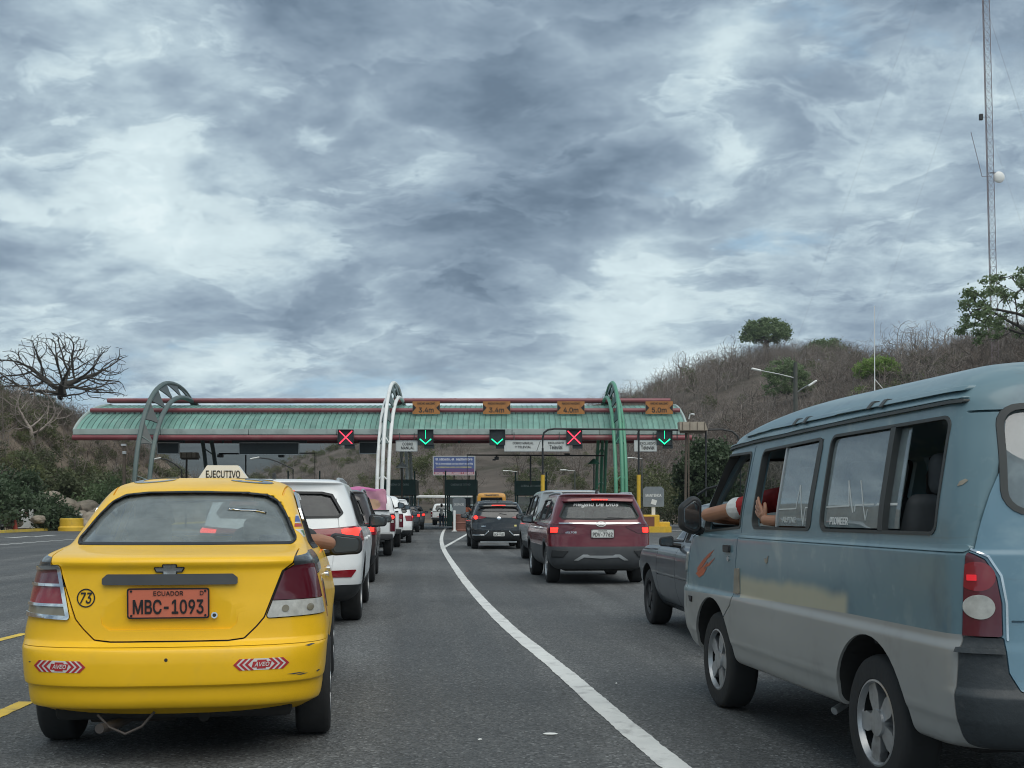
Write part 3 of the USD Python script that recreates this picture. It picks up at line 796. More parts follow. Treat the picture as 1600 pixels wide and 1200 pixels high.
def bush(name, label, px, d, h, w, leaf, seed, n=2500, size=0.12, base=None):
    rng = np.random.default_rng(seed)
    x = (px - 800) / F * d
    t = thing(name, label, 'bush', (x, d, zt(x, d) - 0.05 if base is None else base))
    mb, tips = MB(), []
    PP = dict(depth=3, wander=0.2, up=[0.03, 0.05, 0.05, 0.05], sides=[3, 3, 3, 3], kids=[4, 3, 3], angle=(0.3, 0.9), len=(0.55, 0.8)); PP['from'] = 0.25
    for k in range(7):
        a = rng.uniform(0, 2 * PI); el = rng.uniform(0.4, 1.45)
        branches(rng, mb, (rng.normal(0, .2) * w, rng.normal(0, .2) * w, -0.2), (math.cos(a) * math.cos(el) * w / h, math.sin(a) * math.cos(el) * w / h, math.sin(el)), h * rng.uniform(0.5, 0.7), 0.03, 1, PP, tips)
    part(t, 'stems', mb, 'twig_brown')
    part(t, 'leaves', leaf_cloud(rng, tips, n, 0.3, size), leaf, smooth=False)
for a in (('dark green bush at the foot of the left bank by the white cabinet', 62, 77, 2.2, 1.5, 'leaf_dark', 1), ('large dark bush on the left bank above the white cabinet', 40, 83, 2.5, 1.7, 'leaf_dark', 2), ('low green shrub right behind the white cabinet', 88, 75, 1.4, 1.2, 'leaf_dark', 3),
          ('green bush below the left end of the canopy', 165, 86, 3.2, 2.2, 'leaf_mid', 4), ('rounded green bush between the wooden pole and the bank', 150, 95, 3.4, 2.4, 'leaf_bush', 5), ('dark bush at the left picture edge on the bank', 8, 70, 3.0, 1.7, 'leaf_dark', 6),
          ('yellow green bush right of the green arch', 1005, 112, 4.6, 3.0, 'leaf_olive', 7), ('yellow green bush behind the right yellow gantry post', 985, 122, 4.8, 3.2, 'leaf_olive', 8), ('yellow green bush left of the dark shade tree', 1050, 118, 4.4, 3.0, 'leaf_olive', 9),
          ('low olive bush right of the rear green arch legs', 958, 112, 2.6, 2.2, 'leaf_bush', 10), ('low olive bush left of the rear green arch legs', 900, 116, 2.6, 2.4, 'leaf_bush', 11), ('dark bush just left of the white arch feet', 560, 120, 2.2, 2.4, 'leaf_bush', 12), ('lime bush left of the billboard', 655, 175, 4.2, 3.0, 'leaf_olive', 13),
          ('green bush between booth and grey car roof', 860, 118, 2.8, 2.2, 'leaf_bush', 14), ('dark bush on the bank above the rocks', 108, 88, 3.4, 2.0, 'leaf_bush', 15), ('olive bush under the shade tree', 1078, 102, 2.5, 2.0, 'leaf_bush', 16)):
    bush('bush', a[0], a[1], float(a[2]), a[3], a[4], a[5], a[6], n=3200, size=0.13)
for k, (px, py, lab) in enumerate(((860, 1148, 'torn white paper scrap lying on the road near the white line'), (750, 1157, 'tiny white paper scrap lying on the road left of the torn one'), (963, 1069, 'white paper fleck lying right of the white line'))):
    gx, gy = gp(px, py); s_ = (.045, .014, .012)[k]
    solo('paper_scrap', lab, 'litter', to_man(*arr(trimesh.creation.icosphere(1, 1.0))).scale((s_, s_ * .5, .006)).rotate((0, 0, 30 * k)).translate((gx, gy, .006)), 'lamp_white', smooth=False)
# rocks on the foot of the bank
rng = np.random.default_rng(4)
for k, (px, py, d, s) in enumerate(((150, 815, 76, .8), (128, 822, 74, .5), (165, 806, 78, .9), (92, 800, 78, .8), (105, 792, 79, .7), (70, 790, 79, .65), (138, 795, 80, .75), (20, 818, 71, .45), (118, 808, 77, .6), (82, 780, 80, .7), (10, 812, 72, .6), (172, 820, 76, .5), (60, 812, 73, .35))):
    m = trimesh.creation.icosphere(3, 1.0)
    v = np.array(m.vertices); v = v * (1 + 0.75 * (meshkit.fbm(v * 1.3 + 10 * k, 4, k)[:, None] - 0.5)) * np.array([1.25, 1, .75]) * s
    x = (px - 800) / F * d
    lab = ('pale boulder', 'small stone', 'angular brown rock')[k % 3]
    where = ['nearest the taxi window edge', 'in front of the boom arm', 'under the boom arm', 'in the rock heap centre', 'on top of the rock heap', 'high on the left of the heap', 'right of the heap centre', 'low by the motorbike', 'at the heap foot', 'topmost on the bank', 'behind the motorbike', 'beside the yellow drum', 'beside the white cabinet'][k]
    solo('rock', f'{lab} {where}', 'rock', (v + np.array([x, d, EYE + (HY - py) / F * d]), np.array(m.faces)), 'rock', smooth=50)
# ---------------------------------------------------------------- the toll canopy
CY = 76.0                                       # depth of its front eave
XL, XR = (115 - 800) / F * CY, (1074 - 800) / F * CY
canopy = thing('toll_canopy', 'long green barrel roofed toll canopy with dark red pipes spanning the lanes', 'canopy', (0, CY, 0))
DEP = 13.4
_sy = PchipInterpolator([0, 0.28, 0.56, 0.8, 1.0], [0.0, 1.02, 2.45, 4.7, 7.0])
_sz = PchipInterpolator([0, 0.28, 0.56, 0.8, 1.0], [6.2, 6.9, 7.5, 8.12, 8.42])
_rz = PchipInterpolator([0, 0.5, 1.0], [6.55, 7.8, 8.42])
def arc_pt(t):                                  # section of the barrel, front eave (0) to crown (1): (depth, height)
    return float(_sy(t)), float(_sz(t))
def rear_pt(t):
    return DEP - 6.4 * t ** 1.5, float(_rz(t))
def sec_nrm(fn, t):
    (d0, z0), (d1, z1) = fn(max(t - .02, 0)), fn(min(t + .02, 1))
    n = np.array([-(z1 - z0), d1 - d0]); n /= np.linalg.norm(n)
    return n if n[1] > 0 else -n
def roof_strip(x0, x1, t0, t1, back=False, n=6, th=0.05, rib=0.028):
    v, f = [], []
    prof = [(x0 + 0.012, 0.0), (x0 + 0.035, 0.0), (x1 - 0.055, 0.0), (x1 - 0.05, rib), (x1 - 0.012, rib), (x1 - 0.008, 0.0)]
    ts = np.linspace(t0, t1, n)
    for t in ts:
        fn = rear_pt if back else arc_pt
        d, z = fn(t)
        ny, nz = sec_nrm(fn, t)
        for x, e in prof:
            v.append((x, d + ny * e, z + nz * e))
    m = len(prof)
    for i in range(n - 1):
        for j in range(m - 1):
            a = i * m + j
            f += [(a, a + 1, a + m + 1), (a, a + m + 1, a + m)]
    v = np.array(v); f = np.array(f)
    if back:
        f = f[:, ::-1]
    return v, f
npan = 112
xs = np.linspace(XL, XR, npan + 1)
TM = 0.56                                       # where the middle pipe runs
for k in range(npan):
    part(canopy, 'roof_panel', roof_strip(xs[k], xs[k + 1], 0.03, TM), 'roof_green', smooth=False)
for k in range(npan):
    part(canopy, 'crown_panel', roof_strip(xs[k], xs[k + 1], TM + 0.01, 1.0), 'roof_green', smooth=False)
bk = MB()
for k in range(0, npan, 1):
    bk.add(roof_strip(xs[k], xs[k + 1], 0.03, 1.0, back=True, n=8))
part(canopy, 'rear_roof', bk, 'roof_green', smooth=False)
# inner skin, trusses and soffit
ins = MB()
sec = [arc_pt(t) for t in np.linspace(0.02, 1, 10)]
sec = [(d, z - 0.12) for d, z in sec] + [(d, z - 0.12) for d, z in [rear_pt(t) for t in np.linspace(1, .02, 10)][1:]]
v = []; f = []
for d, z in sec:
    v += [(XL + .02, d, z), (XR - .02, d, z)]
for i in range(len(sec) - 1):
    a = 2 * i; f += [(a, a + 2, a + 3), (a, a + 3, a + 1)]
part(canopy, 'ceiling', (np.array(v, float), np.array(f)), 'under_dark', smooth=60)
tr = MB()
for x in np.linspace(XL + 0.4, XR - 0.4, 14):
    tr.tube([(x, d, z - 0.25) for d, z in sec], 0.09, 6)
    tr.bar((x, 0.6, 6.35), (x, DEP - .5, 6.5), 0.07, 6)
    for k in range(1, len(sec) - 1, 2):
        tr.bar((x, sec[k][0], sec[k][1] - .25), (x, sec[k][0], 6.45), 0.04, 5)
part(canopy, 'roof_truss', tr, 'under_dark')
# end trims, gutter, pipes
for s, x in ((-1, XL), (1, XR)):
    e = MB()
    pts = [(x, d, z + .02) for (d, z), t in zip([arc_pt(t) for t in np.linspace(0.0, 1, 12)], np.linspace(0, 1, 12))]
    pts += [(x, *rear_pt(t)) for t in np.linspace(1, 0, 12)[1:]]
    e.tube(pts, 0.10, 6)
    part(canopy, 'end_trim', e, 'roof_edge')
for s in (0, 1):
    g = MB()
    y = -0.10 if s == 0 else DEP + .1
    segs = np.linspace(XL, XR, 8)
    for a, b in zip(segs[:-1], segs[1:]):
        g2 = MB().box(((a + b) / 2, y, 6.17 + .38 * s), (b - a - 0.03, 0.16, 0.36), bev=0.02)
        part(canopy, 'gutter', g2, 'roof_edge')
def pipe(t, r, x0, x1, rear=False, off=0.16):
    fn = rear_pt if rear else arc_pt
    d, z = fn(t); n = sec_nrm(fn, t)
    d, z = d + n[0] * off, z + n[1] * off
    part(canopy, 'pipe', MB().bar((x0, d, z), (x1, d, z), r, 14), 'pipe_red')
part(canopy, 'pipe', MB().bar((XL - .02, -0.1, 5.80), (XR + .25, -0.1, 5.80), 0.17, 14), 'pipe_red')
part(canopy, 'pipe', MB().bar((XL - .02, DEP + .1, 6.3), (XR + .25, DEP + .1, 6.3), 0.12, 14), 'pipe_red')
for rear in (False, True):
    pipe(TM, 0.15, XL + 0.25, XR - 0.15, rear, 0.22)
    pipe(0.98, 0.16, XL - 0.1, XR - 0.2, rear, 0.34)
# brackets that hold the middle pipe off the roof
br = MB()
for x in np.linspace(XL + .6, XR - .5, 92):
    d, z = arc_pt(TM)
    br.box((x, d - 0.06, z + .03), (0.05, 0.12, 0.26))
part(canopy, 'pipe_bracket', br, 'fin_dark')
soff = MB()
for y in (0.5, 4.5, 9.0, 12.9):
    soff.box(((XL + XR) / 2, y, 6.05 + .035 * y), (XR - XL - 0.6, 0.2, 0.3))
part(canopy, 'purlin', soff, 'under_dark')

# ---------------------------------------------------------------- arches
def hoop(x, d0, d1, top, p=2.3, n=44, foot=0.1):
    t = np.linspace(0, PI, n)
    c, s = np.cos(t), np.sin(t)
    y = (d0 + d1) / 2 - (d1 - d0) / 2 * np.sign(c) * np.abs(c) ** (2 / p)
    z = foot + (top - foot) * np.abs(s) ** (2 / p)
    return np.stack([0 * y + x, y, z], 1)
def fins(mb, a, b, idx, th=0.03):
    """web plates between two hoops: curved triangles with their points down the tubes"""
    for i0, i1 in idx:
        p0, p1, q = a[i0], a[i1], b[(i0 + i1) // 2]
        m0 = (p0 + p1) / 2 * 0.72 + q * 0.28
        tri = np.array([p0, (p0 + q) / 2 * .9 + m0 * .1, q, (p1 + q) / 2 * .9 + m0 * .1, p1])
        nrm = np.cross(tri[2] - tri[0], tri[4] - tri[0]); nrm /= np.linalg.norm(nrm) + 1e-9
        v = np.vstack([tri + nrm * th, tri - nrm * th])
        n = 5
        f = [(0, 1, 4), (1, 3, 4), (1, 2, 3)]
        f += [(a_ + n, c_ + n, b_ + n) for a_, b_, c_ in f]
        for k in range(n):
            f += [(k, k + n, (k + 1) % n + n), (k, (k + 1) % n + n, (k + 1) % n)]
        mb.add((v, np.array(f)))
def arch(label, xs_, tops, d0s, mats, r=0.11, web=None):
    a = thing('support_arch', label, 'arch', (0, 0, 0), group=None)
    hs = []
    for x, tp, (d0, d1), in zip(xs_, tops, d0s):
        h = hoop(x, d0, d1, tp)
        hs.append(h)
        part(a, 'hoop', MB().tube(h, r, 10), mats[0])
    f = MB()
    for i in range(len(hs) - 1):
        hi, lo = (hs[i], hs[i + 1]) if tops[i] >= tops[i + 1] else (hs[i + 1], hs[i])
        f2 = MB()
        fins(f2, hi, lo, [(k, k + 3) for k in range(7, 30, 3)])
        part(a, 'web_plate', f2, mats[1], smooth=False)
    st = MB()
    for i in range(len(hs) - 1):
        for k in (4, 8, 35, 39):
            st.bar(hs[i][k], hs[i + 1][k], 0.045, 6)
    part(a, 'cross_bar', st, mats[0])
    bs = MB()
    for h in hs:
        for q in (h[0], h[-1]):
            bs.box((q[0], q[1], 0.12), (0.4, 0.4, 0.24), bev=0.03)
    part(a, 'foot', bs, 'concrete')
    return a
Xd = lambda px, d: (px - 800) / F * d
arch('grey green pair of steel arches over the left of the canopy', [Xd(208, 72.6), Xd(231, 72.6)], [9.72, 8.75], [(72.6, 90.5), (72.6, 90.0)], ('steel_grey', 'fin_dark'), r=0.15)
arch('white triple steel arch over the middle of the canopy', [Xd(588.5, 72.6), Xd(596.5, 72.6), Xd(606, 72.6)], [8.75, 9.75, 8.75], [(72.6, 90.0), (72.6, 90.5), (72.6, 90.0)], ('steel_white', 'steel_grey'), r=0.115)
arch('green triple steel arch over the right of the canopy', [Xd(963, 72.6), Xd(973, 72.6), Xd(979, 72.6)], [8.75, 9.75, 8.75], [(72.6, 90.0), (72.6, 90.5), (72.6, 90.0)], ('steel_green', 'dark_green'), r=0.115)

# ---------------------------------------------------------------- lane signals and boards on the canopy
FY = CY - 0.45
def signal(px, kind, label):
    p = P(px, 683.5, FY)
    t = thing('lane_signal', label, 'lane signal', p)
    part(t, 'housing', MB().box((0, 0, 0), (0.98, 0.16, 0.98), bev=0.02), 'signal_black')
    hood = MB().box((0, -0.16, 0.47), (0.98, 0.2, 0.03)).box((-0.475, -0.14, 0.1), (0.03, 0.16, 0.7)).box((0.475, -0.14, 0.1), (0.03, 0.16, 0.7))
    part(t, 'hood', hood, 'signal_black')
    part(t, 'bracket', MB().box((0, 0.24, 0.0), (0.5, 0.3, 0.12)).box((0.22, 0.1, -0.56), (0.62, 0.2, 0.26)), 'signal_black')
    m = MB()
    def dots(a, b, n, r):
        for q in np.linspace(0, 1, n):
            m.add(trimesh.creation.icosphere(1, r), trimesh.transformations.translation_matrix((a[0] + (b[0] - a[0]) * q, -0.085, a[1] + (b[1] - a[1]) * q)))
    if kind == 'x':
        dots((-.38, .38), (.38, -.38), 19, 0.036); dots((-.38, -.38), (.38, .38), 19, 0.036)
    else:
        dots((-.33, -.12), (0, -.4), 12, 0.036); dots((.33, -.12), (0, -.4), 12, 0.036)
        if kind != 'check':
            dots((0, .42), (0, -.05), 9, 0.028)
    part(t, 'symbol', m, 'led_red' if kind == 'x' else 'led_green', smooth=True)
signal(540.5, 'x', 'red cross lane signal left of the white arch')
signal(665, 'arrow', 'bright green arrow lane signal beside the white arch')
signal(777, 'check', 'green chevron lane signal without a stem above the middle lane')
signal(897, 'x', 'red cross lane signal left of the green arch')
signal(1038, 'arrow', 'green arrow lane signal at the right end of the canopy')

def width_sign(px, txt, label):
    dm, zm = arc_pt(TM)
    d = CY + dm - 0.62
    p = P(px, 637, d)
    t = thing('width_sign', label, 'sign', p)
    w, h = 1.76, 0.82
    g = poly([(-w / 2, -h / 2), (w / 2, -h / 2), (w / 2, h / 2), (-w / 2, h / 2)], 0.04)
    part(t, 'panel', prism_y(g, -0.03, 0.03), 'sign_orange')
    m = MB()
    for s in (-1, 1):
        tri = sg.Polygon([(s * w / 2 * .985, -0.25), (s * w / 2 * .985, 0.22), (s * (w / 2 - 0.24), -0.01)])
        m.add(prism_y(tri, -0.038, -0.0285))
    part(t, 'notch_arrow', m, 'sign_ink')
    part(t, 'lettering', MB().add(put(text3('ANCHO MAXIMO', 0.13, .012, True, 1.15), (0, -0.036, 0.27))).add(put(text3(txt, 0.30, .012, True), (0, -0.036, -0.15))), 'sign_ink', smooth=False)
    part(t, 'bracket', MB().box((-.5, 0.3, 0), (0.06, 0.56, 0.06)).box((.5, 0.3, 0), (0.06, 0.56, 0.06)), 'fin_dark')
width_sign(666, '3.4m', 'orange 3.4m width sign nearest the white arch')
width_sign(776, '3.4m', 'orange 3.4m width sign over the middle lane')
width_sign(892, '4.0m', 'orange 4.0m width sign left of the green arch')
width_sign(1030, '5.0m', 'orange 5.0m width sign at the right end of the roof')

def board(px0, px1, py0, py1, d, lines, label, slash=None, m='sign_white', cat='sign', ink='sign_ink', name='lane_board'):
    a, b = P(px0, py1, d), P(px1, py0, d)
    c, w, h = (a + b) / 2, b[0] - a[0], b[2] - a[2]
    t = thing(name, label, cat, c)
    part(t, 'panel', MB().box((0, 0, 0), (w, 0.08, h), bev=0.012), m)
    fr = MB()
    for s in (-1, 1):
        fr.box((s * w / 2, -0.01, 0), (0.04, 0.1, h + .04)).box((0, -0.01, s * h / 2), (w, 0.1, 0.04))
    part(t, 'frame', fr, 'galv')
    lt = MB()
    for (txt, x, z, hh, ww) in lines:
        lt.add(put(text3(txt, hh * h, .01, True, ww * w if ww else None), (x * w, -0.047, z * h)))
    if slash:
        lt.add(put(trimesh.creation.box((0.03, 0.012, h * 1.02)), (slash * w, -0.045, 0), ry=0.35))
    if lines:
        part(t, 'lettering', lt, ink, smooth=False)
    hg = MB()
    for s in (-.35, .35):
        hg.bar((s * w, 0.05, h / 2), (s * w, 0.05, h / 2 + 0.5), 0.025, 6)
    if name == 'lane_board':
        part(t, 'hanger', hg, 'fin_dark')
    return t
BY = CY - 0.42
board(619, 652, 689, 705, BY, [('COBRO', .05, .2, .26, .5), ('MANUAL', .05, -.18, .26, .62)], 'white COBRO MANUAL board right of the white arch')
board(788, 889, 688, 705, BY, [('COBRO MANUAL', -.21, .24, .2, .32), ('Y TELEVIAL', -.21, -.12, .2, .25), ('EXCLUSIVO', .3, .26, .18, .24), ('Televial', .3, -.14, .34, .2)], 'wide white double board hung left of the right red cross', slash=0.03)
board(991, 1026, 688, 705, BY, [('EXCLUSIVO', .1, .22, .2, .7), ('Televial', .1, -.16, .34, .6)], 'white EXCLUSIVO board right of the green arch')
for a, lab in (((246, 280, 692, 709), 'short black display board hung left of the grey arch legs'), ((374, 467, 692, 710), 'long black display board hung under the canopy above the taxi sign'), ((562, 590, 691, 709), 'short black display board hung left of the white arch')):
    t = board(a[0], a[1], a[2], a[3], CY + 1.2, [], lab, m='signal_black', name='display_board', cat='display board')
    w = (a[1] - a[0]) / F * (CY + 1.2)
    part(t, 'top_light', MB().box((0, -0.06, 0.37), (w * .9, 0.06, 0.04)), 'galv')
    part(t, 'hanger', MB().box((0, 0.15, 0.65), (w * 1.25, 0.3, 0.55), bev=0.02), 'under_dark')

# ---------------------------------------------------------------- booths, gantries, lamps, poles
def booth(px, d, label, top=742, w=2.0, txt=''):
    x = Xd(px, d); h = EYE + (HY - top) / F * d
    t = thing('toll_booth', label, 'toll booth', (x, d, 0.16))
    z0 = 0.0; h -= 0.16
    wl = MB()
    wl.box((0, 0, 0.5), (w, 2.4, 1.0), bev=0.03)
    for sx in (-1, 1):
        for sy in (-1, 1):
            wl.box((sx * (w / 2 - .05), sy * 1.15, 1.5), (0.1, 0.1, 1.2))
    part(t, 'cabin', wl, 'dark_green')
    part(t, 'glazing', MB().box((0, -1.19, 1.5), (w - .2, 0.02, 1.0)).box((w / 2 - .04, 0, 1.5), (0.02, 2.2, 1.0)).box((-w / 2 + .04, 0, 1.5), (0.02, 2.2, 1.0)), 'booth_glass')
    part(t, 'door', MB().box((0.3, -1.21, 0.98), (0.75, 0.03, 1.9), bev=0.01), 'under_dark')
    part(t, 'fascia', MB().box((0, 0, (2.1 + h) / 2), (w + .3, 2.9, h - 2.1), bev=0.04), 'dark_green')
    part(t, 'lettering', MB().add(put(text3('CABINA DE COBRO', .13, .01, True, w * .7), (0, -1.47, h - .35))), 'roof_edge', smooth=False)
    pl = MB()
    for sx in (-1, 1):
        pl.box((sx * (w / 2 + .08), -1.3, (h + .6) / 2), (0.09, 0.09, h + 0.6))
    part(t, 'post', pl, 'dark_green')
    part(t, 'counter', MB().box((-w / 2 - .1, 0, 1.02), (0.3, 0.9, 0.05)), 'galv')
glass('booth_glass', (0.35, 0.42, 0.42))
booth(721, 84.0, 'dark green toll booth below the billboard', 750, 1.9)
booth(829, 84.0, 'dark green toll booth behind the black crossover', 752, 1.95)
booth(626, 84.0, 'dark green toll booth behind the white arch feet', 750, 2.0)
booth(480, 84.0, 'dark green toll booth hidden behind the white sport utility car', 750, 2.0)

def gantry(name, label, pts, r, m='black_metal', posts=(), low=None):
    t = thing(name, label, 'gantry', (0, 0, 0))
    part(t, 'beam', MB().tube(pts, r, 8), m)
    for (x, d, top, lo) in posts:
        part(t, 'post', MB().bar((x, d, lo), (x, d, top), r, 8), m)
        if low:
            part(t, 'yellow_base', MB().bar((x, d, 0.1), (x, d, low), r * 2.0, 12), 'yellow_paint')
    return t
D = 68.0
z = lambda py, d: EYE + (HY - py) / F * d
g = gantry('sensor_gantry', 'dark pipe gantry with two yellow post feet in front of the canopy right half', [(Xd(848, D), D, z(720, D)), (Xd(848, D), D, z(684, D)), (Xd(850, D), D, z(676, D)), (Xd(856, D), D, z(671.5, D)), (Xd(866, D), D, z(670, D)), (Xd(1080, D), D, z(672, D))], 0.055,
           posts=[(Xd(848, D), D, z(700, D), 0.1), (Xd(998, D), D, z(671, D), 0.1)], low=z(742, D))
part(g, 'bracket', MB().box((Xd(998, D), D, z(672, D)), (0.14, 0.14, 0.14), bev=.02).bar((Xd(1058, D), D, z(672, D)), (Xd(1058, D), D, z(686, D)), 0.03), 'black_metal')
D2 = 78.0
gantry('camera_gantry', 'thin black gantry frame above the booths in the middle', [(Xd(730, D2), D2, 0.15), (Xd(730, D2), D2, z(711, D2)), (Xd(944, D2), D2, z(712, D2)), (Xd(944, D2), D2, 0.15)], 0.05, posts=[(Xd(829, D2), D2, z(711, D2), 2.9)])
solo('security_camera', 'small black camera hanging from the middle gantry frame', 'camera', MB().box((Xd(776, D2), D2, z(716, D2)), (0.28, 0.4, 0.2), bev=.03).bar((Xd(776, D2), D2, z(711, D2)), (Xd(776, D2), D2, z(716, D2)), 0.04).box((Xd(772, D2), D2, z(718.5, D2)), (0.2, 0.2, 0.1)), 'black_metal')
solo('security_camera', 'flat black sensor box on the gantry beam right of the double board', 'camera', MB().box((Xd(886, D2), D2 - .1, z(710, D2)), (0.36, 0.3, 0.13), bev=.03).bar((Xd(886, D2), D2, z(712, D2)), (Xd(886, D2), D2, z(709, D2)), 0.04), 'black_metal')
D3 = 82.0
gantry('camera_gantry', 'thin black gantry frame above the white car on the left side', [(Xd(342, D3), D3, z(709, D3)), (Xd(492, D3), D3, z(708, D3)), (Xd(492, D3), D3, 0.15)], 0.05, posts=[(Xd(384, D3), D3, z(709, D3), .1)])
for px, lab in ((345, 'black camera at the left tip of the left gantry frame'), (440, 'black camera in the middle of the left gantry frame')):
    solo('security_camera', lab, 'camera', MB().box((Xd(px, D3), D3 - .1, z(712.5, D3)), (0.34, 0.5, 0.2), bev=.03).bar((Xd(px, D3), D3, z(709, D3)), (Xd(px, D3), D3, z(713, D3)), 0.04), 'black_metal')
D4 = 88.0
def curve_lamp(px0, px1, py, label, d):
    t = thing('curved_lamp', label, 'street lamp', (0, 0, 0))
    a = [(Xd(px1, d), d, 0), (Xd(px1, d), d, z(py + 18, d))] + [(Xd(px1 - (px1 - px0) * s, d), d, z(py + 18 - 18 * math.sin(s * PI / 2) if s < 1 else py, d)) for s in (0.1, .25, .45, .7, 1.0)]
    part(t, 'pole', MB().tube(a, 0.05, 8), 'black_metal')
    part(t, 'lamp_head', MB().add(put(rbox((0.75, 0.25, 0.12), .05), (Xd(px0, d) - .3, d, z(py + 1, d)), ry=-.2)), 'lamp_white')
curve_lamp(404, 458, 715, 'curved dark lamp post behind the left gantry frame', D4 + 6)
curve_lamp(250, 284, 716, 'curved dark lamp post between the grey arch legs', D4 + 4)
gantry('sensor_gantry', 'dark curved pipe arm right of the canopy end before the shade tree', [(Xd(1090, 66), 66, z(672, 66)), (Xd(1128, 66), 66, z(671, 66)), (Xd(1144, 66), 66, z(674, 66)), (Xd(1153, 66), 66, z(682, 66)), (Xd(1157, 66), 66, z(700, 66)), (Xd(1157, 66), 66, 0)], 0.05, posts=[(Xd(1103, 66), 66, z(671, 66), 2.0)])

def roofed_lamp(px, py, d, label, foot, s=1.0):
    t = thing('roofed_lamp', label, 'lantern', (Xd(px, d), d, z(py, d)))
    g = poly([(-0.72 * s, -.16 * s), (0.78 * s, -.16 * s), (0.62 * s, .32 * s), (-0.78 * s, .32 * s)])
    part(t, 'tilted_roof', MB().add(prism_y(g, -0.4 * s, 0.4 * s)), 'sign_white' if s < .8 else 'lantern_tan')
    gr = MB()
    for k in range(4):
        gr.box(((-.6 + .4 * k) * s, -0.41 * s, .07 * s), (0.03 * s, 0.03, 0.44 * s))
    gr.box((0, -.41 * s, -.16 * s), (1.5 * s, 0.05, 0.05 * s)).box((0, 0, -.22 * s), (1.3 * s, .7 * s, 0.10 * s))
    part(t, 'frame', gr, 'wood_pole')
    part(t, 'post', MB().bar((-0.32 * s, 0.1, -.2 * s), (-0.40 * s, 0.1, foot - z(py, d)), 0.07, 8), 'wood_pole')
mat('lantern_tan', (0.36, 0.31, 0.25), 0.8, var=0.2, vs=3.0)
roofed_lamp(1082, 669, 66.0, 'tan roofed lantern on a post at the right end of the canopy', 0.0)
roofed_lamp(297, 713, 86.0, 'pale roofed lantern on a post behind the grey arch', 0.0, 0.85)
part_ = thing('street_lamp', 'small white hooked lamp above the tan roofed lantern', 'street lamp', (0, 0, 0))
d = 72.0
part(part_, 'pole', MB().bar((Xd(1076, d), d, 0), (Xd(1076, d), d, z(655, d)), 0.05), 'wood_pole')
part(part_, 'lamp_head', MB().tube([(Xd(1076, d), d, z(656, d)), (Xd(1078, d), d, z(648, d)), (Xd(1080, d), d - .1, z(647, d)), (Xd(1084, d), d - .2, z(648, d))], [0.035, .04, .05, .06], 8), 'lamp_white')
for px, py, d, m, lab in ((628, 727, 80.0, 'lamp_white', 'white cone shaded lamp right of the white arch legs'), (928, 721, 84.0, 'steel_green', 'green cone shaded lamp between the rear green arch legs')):
    t = thing('shade_lamp', lab, 'lamp', (Xd(px, d), d, z(py, d)))
    part(t, 'lamp_shade', MB().lathe([(0, .2), (.08, .18), (.42, -.14), (.40, -.18), (0, -.12)], n=18), m)
    part(t, 'post', MB().bar((0, 0, -0.1), (0, 0, -z(py, d)), 0.05), 'dark_green' if m != 'lamp_white' else 'wood_pole')
d = 75.0
pole = thing('street_lamp', 'tall dark concrete pole with two pale lamp arms before the hill', 'street lamp', (Xd(1243, d), d, -.05))
part(pole, 'pole', MB().tube([(0, 0, 0), (0, 0, z(565, d))], [0.19, 0.12], 12), 'pole_concrete')
for (pa, pb) in (((1240, 589), (1180, 578)), ((1246, 611), (1265, 599))):
    a, b = P(*pa, d) - [Xd(1243, d), d, 0], P(*pb, d) - [Xd(1243, d), d, 0]
    arm = part(pole, 'lamp_arm', MB().tube([a, a * .6 + b * .4 + [0, -.2, 0.03], b + [0, -.5, 0]], [.035, .03, .03], 8), 'galv')
    s = np.sign(b[0] - a[0])
    part(pole, 'lamp_head', MB().add(put(rbox((0.62, 0.24, 0.13), .06), b + [s * 0.05, -.55, 0.0], ry=0.22 if s < 0 else -0.6)), 'lamp_white')
d = 100.0
t = thing('mast', 'thin white pole with a low stay standing before the hill', 'pole', (Xd(1366.5, d), d, zt(Xd(1366.5, d), d)))
z0 = zt(Xd(1366.5, d), d)
part(t, 'pole', MB().tube([(0, 0, 0), (0, 0, z(478, d) - z0)], [0.07, 0.035], 8), 'lamp_white')
part(t, 'stay', MB().bar((0, 0, z(592, d) - z0), (0.9, 0, z(612, d) - z0), 0.03).bar((0.9, 0, z(612, d) - z0), (1.2, 0, 0), 0.03), 'lamp_white')
d = 74.0
t = thing('wood_pole', 'short wooden pole left of the grey arch under the canopy end', 'pole', (Xd(194, d), d, -.05))
part(t, 'pole', MB().tube([(0, 0, 0), (0, 0, z(690, d))], [.12, .09], 10), 'wood_pole')
part(t, 'insulator', MB().box((0, -.1, z(694, d)), (0.3, .1, .12)).box((.05, -.1, z(706, d)), (0.22, .12, .18)), 'galv')
for px, py, d, lab in ((790, 737, 128.0, 'far street lamp with its head left of the middle gantry post'), (880, 736, 120.0, 'far street lamp seen through the middle gantry'), (985, 717, 118.0, 'far street lamp behind the right yellow gantry foot')):
    t = thing('street_lamp', lab, 'street lamp', (Xd(px, d), d, 0))
    L = 14 / F * d * 1.3
    part(t, 'pole', MB().tube([(L, 0, 0), (L, 0, z(py, d))], [.1, .06], 8), 'pole_concrete')
    part(t, 'lamp_head', MB().bar((L, 0, z(py, d)), (0.3, 0, z(py, d) + .1), .03).add(put(rbox((0.6, 0.24, 0.12), .05), (0, 0, z(py, d) + .1))), 'lamp_white')

